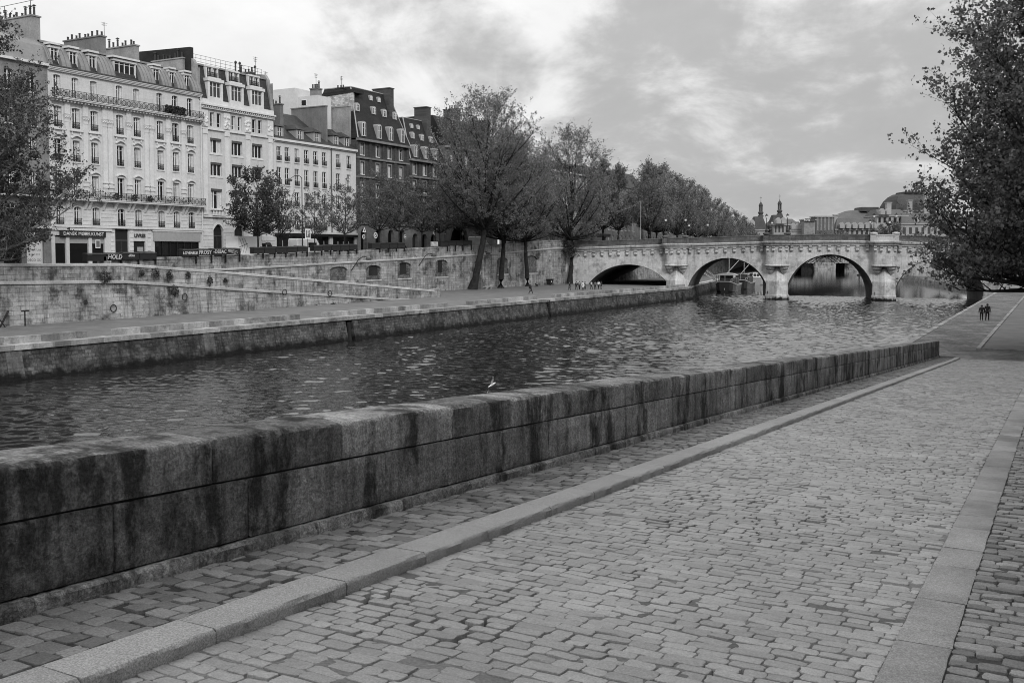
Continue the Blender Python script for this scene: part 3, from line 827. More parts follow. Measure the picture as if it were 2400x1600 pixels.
for k, (ya, yb, za, zb, rise) in enumerate(NI):
    dark = {0: None, 1: (.28, .85), 2: (.25, .72), 3: (.30, .62), 4: None, 5: None}[k]
    mb = MB(); n = 8; xx = X0-.28
    pf = [(xx, ya-.05, za-.02), (xx, yb+.05, za-.02)] + [(xx, (ya+yb)/2 + (yb-ya+.1)/2*math.cos(PI*q/n), zb-rise+rise*math.sin(PI*q/n)) for q in range(n+1)]
    mb.prism(pf, (-.3, 0, 0)); f_ = mb.build('niche_fill', M['rubble'], t_)
    mb = MB(); mb.box(X0-.1, X0+.12, ya-.05, yb+.05, za-.2, za+.02); mb.build('sill', M['coping'], f_)
    if dark:
        a = ya + (yb-ya)*dark[0]; b = ya + (yb-ya)*dark[1]
        mb = MB(); mb.box(xx-.1, xx+.02, a, b, za+.7, zb-.12); mb.build('opening', M['tar'], f_)

# plants rooted in the walls, mooring rings, posts, bench, bin
def tuft(c, r, n, seed, droop=.4):
    rs = np.random.default_rng(seed)
    V, Q = [], []
    for i in range(n):
        p = rs.normal(0, 1, 3); p /= np.linalg.norm(p); p = p*r*rs.uniform(.3, 1)**.7
        p[0] = abs(p[0])*.7; p[2] -= droop*r*rs.uniform(0, 1)
        u = rs.normal(0, 1, 3); u /= np.linalg.norm(u); v_ = np.cross(u, rs.normal(0, 1, 3)); v_ /= np.linalg.norm(v_)
        s = rs.uniform(.08, .16)
        b0 = np.array(c) + p
        V += [b0 - u*s, b0 + v_*s*.5, b0 + u*s, b0 - v_*s*.5]; Q.append([4*i, 4*i+1, 4*i+2, 4*i+3])
    return np_mesh('leaves', V, Q, M['leaf_dark'])
WP = [((-85.0, 68.6, 7.3), .75, 'largest tuft, far left of the row'), ((-85.0, 73.2, 7.5), .35, 'small tuft just right of the largest one'), ((-85.05, 75.0, 7.6), .6, 'middle of a dense cluster'),
      ((-85.05, 76.9, 7.35), .55, 'right side of the dense cluster'), ((-85.0, 77.6, 5.6), .6, 'hanging tuft below the stone band'), ((-85.05, 79.6, 7.25), .4, 'small tuft standing alone past the cluster'),
      ((-85.05, 82.8, 6.6), .55, 'long trailing tuft nearer the slope'), ((-85.05, 85.2, 6.5), .35, 'last small tuft down the slope'), ((-84.95, 66.2, 4.75), .25, 'tiny tuft low on the bare wall')]
for i, (c, r, s_) in enumerate(WP):
    o = place('wall_plant', tuft(c, r, int(260*r*r+50), 60+i))
    props(o, 'dark leafy plant rooted in the ramp wall, ' + s_, 'plant', 'plants in the ramp wall')
for i, (c, r, s_) in enumerate([((-84.9, 104.6, 2.7), .42, 'larger clump'), ((-84.9, 101.2, 2.68), .3, 'small round clump left of the larger one'), ((-84.95, 95.6, 2.65), .25, 'leftmost small clump'), ((-84.95, 108.0, 2.65), .22, 'rightmost low clump')]):
    o = place('weed_clump', tuft(c, r, 90, 80+i, .1)); props(o, 'weeds at the foot of the ramp wall, ' + s_, 'weeds', 'weeds at the wall foot')
def ring_mesh(r, th):
    mb = MB(); n = 14
    mb.loft([[(0 + th*math.cos(2*PI*j/5)*.8, (r + th*math.sin(2*PI*j/5))*math.cos(2*PI*i/n), (r + th*math.sin(2*PI*j/5))*math.sin(2*PI*i/n)) for j in range(5)] for i in range(n+1)], False, False)
    return mb.mesh('ring', M['iron'], True)
rm = ring_mesh(.36, .06)
for (y, z), s_ in zip(((69.5, 3.95), (79.0, 4.75), (95.2, 4.72), (104.0, 4.3)), ('lowest and leftmost', 'just below the plants', 'third along the wall', 'rightmost, near the low end of the wall')):
    o = place('mooring_ring', rm, None, (-84.9, y, z)); props(o, 'black iron mooring ring on the ramp wall, ' + s_, 'mooring ring', 'mooring rings on the ramp wall')
mb = MB(); mb.lathe((-83.6, 88.0, 2.65), [(.0, 0), (.42, 0), (.40, .2), (.36, 1.0), (.30, 1.45), (.0, 1.5)], 10)
props(mb.build('stone_post', M['quay'], None, True), 'stout rounded stone post standing at the foot of the ramp wall', 'post')
mb = MB(); mb.tube([(-84.0, 56.3, 2.7), (-84.2, 57.4, 4.3)], .09, 6); mb.tube([(-84.0, 57.0, 2.7), (-84.4, 56.6, 3.6)], .06, 5)
props(mb.build('leaning_pole', M['bark']), 'leaning wooden pole propped by the wall at the far left', 'pole')
mb = MB(); mb.tube([(-84.0, 58.9, 2.7), (-84.0, 58.9, 4.2)], .07, 6); mb.box(-84.1, -83.9, 58.6, 59.3, 4.15, 4.3)
props(mb.build('mooring_post', M['iron']), 'thin dark iron post with a cross head near the wall at the far left', 'post')
b_ = thing('park_bench', 'stone bench between two tree trunks below the embankment wall', 'bench', (-94.2, 161.5, 2.95))
mb = MB(); mb.box(-94.5, -93.8, 160.2, 162.8, 3.4, 3.55); mb.build('seat', M['coping'], b_)
for yy in (160.6, 162.2):
    mb = MB(); mb.box(-94.4, -93.9, yy, yy+.3, 2.93, 3.4); mb.build('leg', M['quay'], b_)
b_ = thing('wheelie_bin', 'black wheeled bin standing against the embankment wall', 'bin', (-95.6, 190, 2.97))
mb = MB(); mb.hexa([(-95.9, 189.6, 3.05), (-95.2, 189.6, 3.05), (-95.2, 190.6, 3.05), (-95.9, 190.6, 3.05)], [(-96.0, 189.3, 4.15), (-95.0, 189.3, 4.15), (-95.0, 190.9, 4.15), (-96.0, 190.9, 4.15)]); mb.build('body', M['bin'], b_)
mb = MB(); mb.box(-96.05, -94.9, 189.2, 191.0, 4.16, 4.26); mb.build('lid', M['bin'], b_)
for yy in (189.6, 190.6):
    mb = MB(); n = 10; mb.loft([[(-95.0+.14*math.cos(2*PI*i/n), yy+dy, 3.1+.14*math.sin(2*PI*i/n)) for i in range(n)] for dy in (-.05, .05)]); mb.build('wheel', M['rubber'], b_)
mb = MB(); mb.box(-94.98, -94.96, 189.7, 190.0, 3.6, 3.85); mb.build('sticker', M['sign_white'], b_)
mb = MB(); mb.box(-96.6, -95.9, 162.0, 163.5, 2.9, 4.2); mb.box(-96.3, -96.0, 162.0, 162.4, 4.2, 4.7)
props(mb.build('utility_box', M['stone_dark']), 'squat dark box against the embankment wall behind the bench', 'utility box')

# lanterns on brackets on the embankment wall
def wall_lamp(y, lab, z):
    l_ = thing('wall_lamp', lab, 'wall lamp', (-96.9, y, z), 0, 'lamps on the embankment wall')
    mb = MB(); mb.tube([(-96.9, y-1.2, z-2.0), (-96.5, y-.9, z-1.2), (-96.1, y-.4, z-.3), (-95.8, y+.3, z+.15), (-95.5, y+.9, z+.05)], .075, 6); mb.build('bracket', M['iron'], l_)
    mb = MB(); mb.lathe((-95.4, y+1.2, z-.2), [(.02, -.25), (.45, -.2), (.5, 0), (.3, .2), (.02, .25)], 9); mb.build('lamp_head', M['iron_grey'], l_, True)
wall_lamp(125.2, 'curved wall lamp on the embankment wall left of the first dark niche', 9.0)
wall_lamp(143.8, 'curved wall lamp on the embankment wall between the third and fourth niche', 9.5)
wall_lamp(162.6, 'curved wall lamp with round head just right of the leaning tree trunk', 9.9)

# ------------------------------------------------------------------ booksellers' boxes on the parapet
XB = -96.75
rows = [([75.7, 78.4, 80.62, 83.1, 85.67], 9.55, 'the far left row'), ([89.79, 92.19, 94.83, 97.33, 99.91], 10.08, 'the graffiti row'), ([102.43, 104.43, 106.74, 109.04, 111.31, 113.64], 10.42, 'the row before the white truck'),
        ([114.88, 116.92, 119.01, 121.16, 123.25, 125.39], 10.82, 'the row before the white van'), ([129.04, 131.44, 133.79, 136.08, 138.3], 11.28, 'the row before the arcade'), ([149.24, 151.78, 154.53, 157.05, 160.1], 11.85, 'the row nearest the leaning tree')]
ORD = ['first', 'second', 'third', 'fourth', 'fifth']
boxes = {}
for ri, (yl, zt, rn) in enumerate(rows):
    for k, (a, b) in enumerate(zip(yl[:-1], yl[1:])):
        z1 = zt + (.03*k*(b-a))*.9; h = .86; z0 = z1 - h
        o = thing('bookstall_box', f'closed dark bookseller box, {ORD[k]} from the left in {rn}', 'bookstall', (XB, (a+b)/2, z0), 0, 'bookstall boxes on the parapet')
        mb = MB(); mb.box(-97.5, -96.7, a+.05, b-.05, z0, z1-.12); mb.build('box', M['box_green'], o)
        mb = MB(); mb.hexa([(-97.6, a+.02, z1-.11), (-96.62, a+.02, z1-.11), (-96.62, b-.02, z1-.11), (-97.6, b-.02, z1-.11)], [(-97.5, a+.06, z1+.06), (-96.75, a+.06, z1-.02), (-96.75, b-.06, z1-.02), (-97.5, b-.06, z1+.06)]); mb.build('lid', M['box_green'], o)
        mb = MB(); mb.box(-96.98, -96.72, b-.13, b-.04, z0-(.95 if ri in (1, 5) else .62), z0); mb.build('leg', M['iron'], o)
        boxes[(ri, k)] = (o, (a+b)/2, z0)
def tag(key, body, size, dz=.38, shear=0, bold=.01):
    o, y, z0 = boxes[key]
    me = text_mesh(body, size, M['graffiti'], .004, shear, bold)
    me.transform(Matrix(((0, 0, 1, 0), (1, 0, 0, 0), (0, 1, 0, 0), (0, 0, 0, 1))))
    r = ROOT[o]; place('graffiti', me, o, (.075, 0, dz))
tag((0, 1), 'HOLD', .72, .40, .15, .015); tag((0, 2), 'eRius', .42, .5, .3)
tag((1, 0), 'LOVEABLE', .52, .42, .2, .012); tag((1, 1), 'FROSY', .72, .42, .1); tag((1, 2), '-DEBAC', .66, .46, .1)
o, y, z0 = boxes[(1, 3)]
mb = MB()
for k in range(4): mb.tube([(-96.66, y-1.1, z0+.62-.06*k), (-96.66, y-.3+.25*k, z0+.68-.22*k), (-96.66, y+.5+(.2 if k < 2 else -.4), z0+.42-.2*k if k < 2 else z0+.05)], .025, 4)
mb.build('graffiti', M['graffiti'], o)
g_ = thing('graffiti_panel', 'low grey panel with pale scribbles on the parapet left of the last bookstall row', 'panel', (-97.2, 148, 11))
mb = MB(); mb.box(-97.3, -97.15, 146.9, 149.1, 10.9, 11.75); mb.build('panel', M['shop_grey'], g_)
mb = MB()
for k in range(5): mb.tube([(-97.12, 147.1+.4*k, 11.0), (-97.12, 147.25+.4*k, 11.65), (-97.12, 147.4+.4*k, 11.0)], .04, 4)
mb.build('graffiti', M['graffiti'], g_)
# ------------------------------------------------------------------ the stone bridge
PHI = R(13); EX, EY = math.cos(PHI), math.sin(PHI); OX, OY = -32.0, 216.0
def B(s, n, z): return (OX + s*EX - n*EY, OY + s*EY + n*EX, z)
M['vault'] = stone('vault', .13, .3, 'sz', (1.1, .5), .7, .01, .3, 4, bump=.4, brickvar=.2, streak=.3)  # shade under the arches put into a darker stone colour
def zc(s): return float(np.interp(s, [-70, -62.4, -45, -24, -10, -6, 7.2, 22, 42], [10.9, 11.13, 11.65, 12.2, 12.37, 12.35, 11.95, 11.5, 10.9]))
ARCH = [(-52.6, 8.6, 2.95, 4.2, True), (-31.3, 8.35, .1, 8.5, False), (-10.4, 8.6, .1, 9.25, False), (10.8, 8.4, .1, 8.5, False), (31.2, 7.6, .4, 7.2, False)]
PIERS = [-42.1, -21.0, .25, 21.3]
BW = 20.0
def curve(c, a, sp, ri, seg, n=20, da=0.0, dz=0.0):
    out = []
    if seg:
        Rr = (ri*ri + a*a)/(2*ri); zc0 = sp + ri - Rr; th = math.asin(a/Rr)
        for k in range(n+1):
            q = -th + 2*th*k/n; out.append((c + (Rr+da)*math.sin(q), zc0 + (Rr+dz)*math.cos(q)))
    else:
        for k in range(n+1):
            q = PI*k/n; out.append((c - (a+da)*math.cos(q), sp + (ri+dz)*math.sin(q)))
    return out
t_ = thing('stone_bridge', 'long arched stone bridge of pale masonry with rounded bastions over the pointed piers', 'bridge', (OX, OY, 0))
mb = MB()
S0, S1 = -67.5, 42.0
edges = [S0]; curves = []
for (c, a, sp, ri, sg) in ARCH:
    cv = curve(c, a, sp, ri, sg, 22, .35, .15); curves.append(cv)
    edges += [cv[0][0], cv[-1][0]]
edges.append(S1)
for i in range(0, len(edges), 2):
    a, b = edges[i], edges[i+1]
    mb.poly([B(a, 0, -2), B(b, 0, -2), B(b, 0, zc(b)-.9), B(a, 0, zc(a)-.9)])
for cv in curves:
    for (s1, z1), (s2, z2) in zip(cv[:-1], cv[1:]):
        mb.poly([B(s1, 0, z1), B(s2, 0, z2), B(s2, 0, zc(s2)-.9), B(s1, 0, zc(s1)-.9)])
    for e_ in (cv[0], cv[-1]):
        mb.poly([B(e_[0], 0, -2), B(e_[0], 2.2, -2), B(e_[0], 2.2, e_[1]), B(e_[0], 0, e_[1])])
# rear face
for i in range(0, len(edges), 2):
    a, b = edges[i], edges[i+1]; mb.poly([B(b, BW, -2), B(a, BW, -2), B(a, BW, zc(a)+1.2), B(b, BW, zc(b)+1.2)])
for cv in curves:
    for (s1, z1), (s2, z2) in zip(cv[:-1], cv[1:]):
        mb.poly([B(s2, BW, z2), B(s1, BW, z1), B(s1, BW, zc(s1)+1.2), B(s2, BW, zc(s2)+1.2)])
mb.build('wall', M['bridge'], t_)
# arch vaults with splayed front edges, arch ring stones slightly proud
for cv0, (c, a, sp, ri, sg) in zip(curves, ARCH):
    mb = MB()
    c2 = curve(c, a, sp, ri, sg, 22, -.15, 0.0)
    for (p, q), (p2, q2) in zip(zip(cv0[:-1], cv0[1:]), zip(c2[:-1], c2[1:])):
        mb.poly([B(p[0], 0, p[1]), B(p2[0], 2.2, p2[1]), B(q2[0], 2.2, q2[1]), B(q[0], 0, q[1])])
        bw = 46 if sg else BW  # first vault lengthened past the rear face to darken its opening
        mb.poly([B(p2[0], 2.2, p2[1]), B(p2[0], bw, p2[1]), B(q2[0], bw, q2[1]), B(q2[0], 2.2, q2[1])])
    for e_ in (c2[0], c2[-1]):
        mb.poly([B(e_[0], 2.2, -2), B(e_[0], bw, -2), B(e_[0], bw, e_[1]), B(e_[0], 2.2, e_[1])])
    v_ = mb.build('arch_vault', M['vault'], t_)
    mb = MB()
    co_ = curve(c, a, sp, ri, sg, 34, .36, .16); cx_ = curve(c, a, sp, ri, sg, 34, 1.55, 1.3)
    for k in range(34):
        if sg and (k < 1 or k > 32): continue
        g = .06
        lerp = lambda P, Q, f: (P[0]+(Q[0]-P[0])*f, P[1]+(Q[1]-P[1])*f)
        a1, a2 = lerp(co_[k], co_[k+1], g), lerp(co_[k], co_[k+1], 1-g); b1, b2 = lerp(cx_[k], cx_[k+1], g), lerp(cx_[k], cx_[k+1], 1-g)
        mb.hexa([B(a1[0], .05, a1[1]), B(a2[0], .05, a2[1]), B(b2[0], .05, b2[1]), B(b1[0], .05, b1[1])], [B(a1[0], -.025, a1[1]), B(a2[0], -.025, a2[1]), B(b2[0], -.025, b2[1]), B(b1[0], -.025, b1[1])])
    mb.build('arch_ring', M['bridge'], t_)
def halfell(c, hs, dp, z, n=12, pw=.62):
    out = []
    for k in range(n+1):
        q = PI*k/n; cs, sn = math.cos(q), math.sin(q)
        out.append(B(c - hs*math.copysign(abs(cs)**pw, cs), -dp*abs(sn)**pw, z))
    return out
for ip, c in enumerate(PIERS):
    mb = MB(); hw = 2.32
    base = [B(c-hw, .1, 0), B(c-hw*.97, -.35, 0), B(c, -2.2, 0), B(c+hw*.97, -.35, 0), B(c+hw, .1, 0)]
    ring = lambda z, f=1.0: [(x, y, z) for x, y, _ in [B(c-hw*f, .1, 0), B(c-hw*.97*f, -.35*f, 0), B(c, -2.2*f, 0), B(c+hw*.97*f, -.35*f, 0), B(c+hw*f, .1, 0)]]
    mb.loft([ring(-2, 1.06), ring(.95, 1.05), ring(1.15, 1.0), ring(3.9, .95), ring(4.7, .72), ring(5.4, .46), ring(6.3, .23), ring(7.15, .06)])
    mb.build('cutwater', M['bridge'], t_)
    mb = MB(); zt = zc(c) - .85
    mb.loft([halfell(c, 2.42, 2.0, 7.3), halfell(c, 2.42, 2.0, zt)])
    mb.loft([halfell(c, 2.15, 1.75, 6.95), halfell(c, 2.5, 2.1, 7.05), halfell(c, 2.55, 2.15, 7.2), halfell(c, 2.45, 2.03, 7.34)])
    tb = mb.build('bastion', M['bridge'], t_)
    for ds in (-1.35, 1.35):
        mb = MB(); mb.loft([halfell(c+ds, .95, 1.7, 6.95, 6, .8), halfell(c+ds, .95, 1.5, 6.5, 6, .8), halfell(c+ds, .7, 1.0, 6.3, 6, .8), halfell(c+ds, .7, .8, 5.9, 6, .8), halfell(c+ds, .08, .12, 5.3, 6, .8)])
        mb.build('corbel', M['bridge'], tb)
    mb = MB(); z0 = zc(c)
    mb.loft([halfell(c, 2.75, 2.35, z0-.86), halfell(c, 2.95, 2.5, z0-.5), halfell(c, 3.1, 2.65, z0-.46), halfell(c, 3.35, 2.9, z0-.1), halfell(c, 3.3, 2.85, z0), halfell(c, 2.9, 2.4, z0+.05)])
    mb.build('bastion_cornice', M['bridge'], t_)
    mb = MB(); mb.loft([halfell(c, 2.75, 2.15, z0+.05), halfell(c, 2.75, 2.15, z0+1.12), halfell(c, 2.85, 2.25, z0+1.14), halfell(c, 2.85, 2.25, z0+1.36), halfell(c, 2.4, 1.8, z0+1.38)])
    mb.build('bastion_parapet', M['coping'] if ip == 2 else M['bridge_dark'], t_)
    for ds in (-2.25, 2.0):
        mb = MB(); p = B(c+ds, -1.55, 0)
        mb.box(p[0]-.55, p[0]+.55, p[1]-.6, p[1]+.6, z0+.04, z0+1.3)
        mb.lathe((p[0], p[1], z0), [(.4, 1.3), (.5, 1.36), (.72, 1.45), (.78, 1.6), (.7, 1.75), (.35, 1.86), (.3, 1.92)], 12)
        mb.build('pedestal', M['coping'] if ip == 2 else M['bridge_dark'], t_, False)
# cornice, parapet
ss = [S0, -62.4, -54, -45, -34, -24, -17, -10, -6, 0, 7.2, 14, 22, 32, S1]
mb = MB(); mb.loft([[B(s, .0, zc(s)-.98), B(s, -.28, zc(s)-.92), B(s, -.34, zc(s)-.52), B(s, -.62, zc(s)-.46), B(s, -.78, zc(s)-.12), B(s, -.74, zc(s)), B(s, .3, zc(s)+.06), B(s, .3, zc(s)-.98)] for s in ss])
mb.build('cornice', M['bridge'], t_)
mb = MB(); mb.loft([[B(s, -.28, zc(s)+.02), B(s, -.28, zc(s)+1.12), B(s, -.38, zc(s)+1.14), B(s, -.36, zc(s)+1.34), B(s, .2, zc(s)+1.36), B(s, .22, zc(s)+.02)] for s in ss])
mb.build('parapet', M['bridge_dark'], t_)
mb = MB(); mb.loft([[B(s, BW-.5, zc(s)), B(s, BW-.5, zc(s)+1.3), B(s, BW+.02, zc(s)+1.3), B(s, BW+.02, zc(s))] for s in ss]); mb.build('parapet', M['bridge_dark'], t_)
mb = MB()
for a, b in zip(ss[:-1], ss[1:]): mb.poly([B(a, .2, zc(a)+.12), B(b, .2, zc(b)+.12), B(b, BW, zc(b)+.12), B(a, BW, zc(a)+.12)])
mb.build('deck', M['asphalt'], t_)
# carved console heads under the cornice
mb = MB()
mb.loft([[(-.3, 0, -.02), (.3, 0, -.02), (.3, -.62, -.02), (-.3, -.62, -.02)], [(-.28, 0, -.3), (.28, 0, -.3), (.28, -.58, -.3), (-.28, -.58, -.3)], [(-.3, 0, -.5), (.3, 0, -.5), (.3, -.36, -.5), (-.3, -.36, -.5)],
         [(-.31, 0, -.75), (.31, 0, -.75), (.31, -.42, -.72), (-.31, -.42, -.72)], [(-.26, 0, -1.0), (.26, 0, -1.0), (.26, -.44, -.98), (-.26, -.44, -.98)], [(-.1, 0, -1.3), (.1, 0, -1.3), (.1, -.15, -1.28), (-.1, -.15, -1.28)]])
mb.ball((0, -.42, -.86), .17, 6, 5)
cm = mb.mesh('carved_console', M['bridge'])
cm.transform(Matrix.Rotation(PHI, 4, 'Z'))
def console(s, n):
    p = B(s, n, zc(s)-.98); r = ROOT[t_]; return place('carved_console', cm, t_, (p[0]-r[0], p[1]-r[1], p[2]-r[2]))
for i in range(10): console(-62.1 + 1.86*i, -.0)
for c in PIERS:
    nxt = c + 2.6
    for i in range(9):
        s_ = c + 2.95 + 1.87*i
        if s_ < c + 18.2 and s_ < 41: console(s_, 0.0)
    for ds in (-1.9, 1.9): console(c+ds, -1.45)
    for ds in (-.75, .75): console(c+ds, -1.98)
# iron mooring rings on the piers
for c, s_ in ((-21.0, 'on the middle pier'), (.25, 'on the right pier')):
    o = place('mooring_ring', ring_mesh(.28, .06), None, B(c-1.9, -.9, 1.5)); props(o, 'small iron ring near the water ' + s_ + ' of the bridge', 'mooring ring')

# lamps of the bridge
def bridge_lamp_mesh(h):
    mb = MB()
    mb.lathe((0, 0, 0), [(.34, 0), (.34, .12), (.24, .2), (.26, .4), (.2, .6), (.13, .7), (.1, .85), (.075, 1.1), (.06, h-.95), (.1, h-.92), (.06, h-.86), (.05, h-.72)], 8)
    post = mb.mesh('post', M['iron'])
    mb = MB(); mb.lathe((0, 0, h-.72), [(.1, 0), (.2, .04), (.27, .5), (.01, .5)], 6); lan = mb.mesh('lantern', M['lamp_glass'])
    mb = MB(); mb.lathe((0, 0, h-.24), [(.36, -.02), (.38, .03), (.2, .16), (.14, .2), (.16, .26), (.04, .34), (.02, .42)], 6)
    for k in range(6):
        a = 2*PI*k/6; mb.tube([(.11*math.cos(a), .11*math.sin(a), -.48), (.28*math.cos(a), .28*math.sin(a), 0)], .02, 4)
    cap = mb.mesh('lantern_cap', M['iron'])
    return post, lan, cap
bp_, bl_, bc_ = bridge_lamp_mesh(3.75)
# lantern bars are modelled around the cap origin; lift them with the cap
for vtx in bc_.vertices:
    if vtx.co.z < 1.0: vtx.co.z += 3.51 if abs(vtx.co.z) < .6 else 0
def bridge_lamp(s, n, lab, z):
    p = B(s, n, z)
    l_ = thing('street_lamp', lab, 'street lamp', p, PHI, 'lamps on the bridge')
    place('post', bp_, l_); ln = place('lantern', bl_, l_); place('lantern_cap', bc_, ln)
    return l_
for c, nm in zip(PIERS[:3], ('left bastion of the bridge', 'middle bastion of the bridge', 'right bastion of the bridge')):
    bridge_lamp(c-2.25, -1.55, 'old black street lamp at the left corner of the ' + nm, zc(c)+1.88)
    bridge_lamp(c+2.0, -1.55, 'old black street lamp at the right corner of the ' + nm, zc(c)+1.88)
for s, lab in ((-41.5, 'left one of two behind the left bastion'), (-37.2, 'right one of two behind the left bastion'), (-22.6, 'close beside the left lamp of the middle bastion'),
               (-1.3, 'left one of two behind the right bastion'), (2.8, 'right one of two behind the right bastion')):
    bridge_lamp(s, BW-.2, 'black street lamp across the bridge, ' + lab, zc(s)+1.3)
# ------------------------------------------------------------------ buildings on the upper street
FX = -112.0
_wc = {}
def win_meshes(w, h, leaves, trans, fr):
    key = (round(w, 2), round(h, 2), leaves, trans, fr)
    if key in _wc: return _wc[key]
    mb = MB(); f = .075
    mb.box(0, .07, -w/2, -w/2+f, 0, h); mb.box(0, .07, w/2-f, w/2, 0, h); mb.box(0, .07, -w/2+f, w/2-f, 0, f); mb.box(0, .07, -w/2+f, w/2-f, h-f, h)
    for k in range(1, leaves):
        y = -w/2 + w*k/leaves; mb.box(.005, .085, y-.065, y+.065, f, h-f)
    for tz in trans: mb.box(.002, .06, -w/2+f, w/2-f, h*tz-.025, h*tz+.025)
    a = mb.mesh('window', M[fr])
    mb = MB(); mb.poly([(.02, -w/2+.02, .02), (.02, w/2-.02, .02), (.02, w/2-.02, h-.02), (.02, -w/2+.02, h-.02)])
    g = [mb.mesh('pane', M['glass']), mb.mesh('pane', M['glass_mid'])]
    mb = MB(); cw = w*.22
    for sgn in (-1, 1):
        y0 = sgn*(w/2-.08); y1 = sgn*(w/2-.08-cw)
        mb.box(.022, .034, min(y0, y1), max(y0, y1), .06, h-.06)
    c = mb.mesh('curtain', M['curtain'])
    mb = MB(); mb.box(.28, .40, -w/2-.12, w/2+.12, -.16, 0)
    s = mb.mesh('sill', M['trim_white'])
    mb = MB(); rh = .85; x = .36
    mb.box(x-.02, x+.03, -w/2-.03, w/2+.03, rh-.05, rh); mb.box(x-.02, x+.02, -w/2, w/2, .04, .08); mb.box(x-.015, x+.015, -w/2, w/2, rh*.55, rh*.55+.03)
    n = max(5, int(w/.13))
    for k in range(n+1):
        y = -w/2 + w*k/n; mb.box(x-.012, x+.012, y-.022, y+.022, .06, rh-.04)
    for k in range(n):
        y = -w/2 + w*(k+.5)/n; mb.ball((x, y, rh*.3), .065, 5, 4)
    r = mb.mesh('railing', M['iron'])
    _wc[key] = (a, g, c, s, r)
    return _wc[key]
wr = random.Random(4)
def window(par, y, z, w, h, x=FX, leaves=2, trans=(.75,), fr='frame_white', rail=False, sill=True, curtain=.5, depth=.3, pale=.25):
    a, g, c, s, r = win_meshes(w, h, leaves, trans, fr)
    p = ROOT[par]
    o = place('window', a, par, (x - depth - p[0], y - p[1], z - p[2]))
    place('pane', g[1] if wr.random() < pale else g[0], o)
    if wr.random() < curtain: place('curtain', c, o)
    if sill: place('sill', s, o)
    if rail: place('railing', r, o)
    return o

def facade(par, y0, y1, z0, z1, holes, mat, depth=.34, x=FX, name='wall'):
    """front wall (facing the river) pierced by holes (ya, yb, za, zb, rise)"""
    mb = MB()
    yb = sorted(set([y0, y1] + [h[0] for h in holes] + [h[1] for h in holes])); zb = sorted(set([z0, z1] + [h[2] for h in holes] + [h[3] for h in holes]))
    for a, b in zip(yb[:-1], yb[1:]):
        for c, d in zip(zb[:-1], zb[1:]):
            ym, zm = (a+b)/2, (c+d)/2
            if any(h[0] < ym < h[1] and h[2] < zm < h[3] for h in holes): continue
            mb.poly([(x, a, c), (x, b, c), (x, b, d), (x, a, d)])
    for (ya, yb_, za, zb_, rise) in holes:
        n = 8 if rise > .3 else 4
        cur = [(ya + (yb_-ya)*k/n, zb_ - rise + rise*math.sin(math.acos(max(-1, min(1, 1-2*k/n))))) for k in range(n+1)] if rise else [(ya, zb_), (yb_, zb_)]
        for (p1, q1), (p2, q2) in zip(cur[:-1], cur[1:]):
            if rise: mb.poly([(x, p1, q1), (x, p2, q2), (x, p2, zb_), (x, p1, zb_)])
            mb.poly([(x, p1, q1), (x-depth, p1, q1), (x-depth, p2, q2), (x, p2, q2)])
        mb.poly([(x, ya, za), (x-depth, ya, za), (x-depth, ya, cur[0][1]), (x, ya, cur[0][1])])
        mb.poly([(x, yb_, za), (x, yb_, cur[-1][1]), (x-depth, yb_, cur[-1][1]), (x-depth, yb_, za)])
        mb.poly([(x, ya, za), (x, yb_, za), (x-depth, yb_, za), (x-depth, ya, za)])
    return mb.build(name, mat, par)

def body(par, y0, y1, z0, z1, mat, xf=FX-.34, xb=-126):
    mb = MB()
    mb.poly([(xf+.3, y0, z0), (xf+.3, y0, z1), (xb, y0, z1), (xb, y0, z0)]); mb.poly([(xf+.3, y1, z0), (xb, y1, z0), (xb, y1, z1), (xf+.3, y1, z1)])
    mb.poly([(xb, y0, z0), (xb, y0, z1), (xb, y1, z1), (xb, y1, z0)])
    return mb.build('side_wall', mat, par)
def dark_inside(par, y0, y1, z0, z1, x=FX-.95):
    mb = MB(); mb.poly([(x, y0, z0), (x, y1, z0), (x, y1, z1), (x, y0, z1)]); return mb.build('interior', M['interior'], par)

def hood(mb, y, z, w, rise=.22, t=.14, proj=.22, x=FX, ext=.18):
    n = 8; w2 = w/2 + ext
    lo = [(y - w2 + 2*w2*k/n, z + rise*math.sin(PI*k/n)) for k in range(n+1)]
    for (a, b), (c, d) in zip(lo[:-1], lo[1:]):
        mb.hexa([(x, a, b), (x+proj, a, b), (x+proj, c, d), (x, c, d)], [(x, a, b+t), (x+proj, a, b+t), (x+proj, c, d+t), (x, c, d+t)])
def surround(mb, y, z0, z1, w, t=.15, proj=.07, x=FX, rise=0.0):
    mb.box(x-.02, x+proj, y-w/2-t, y-w/2-.005, z0, z1-rise); mb.box(x-.02, x+proj, y+w/2+.005, y+w/2+t, z0, z1-rise)
    if rise: hood(mb, y, z1-rise, w, rise, t, proj, x, t*.9)
    else: mb.box(x-.02, x+proj, y-w/2-t, y+w/2+t, z1+.005, z1+t)

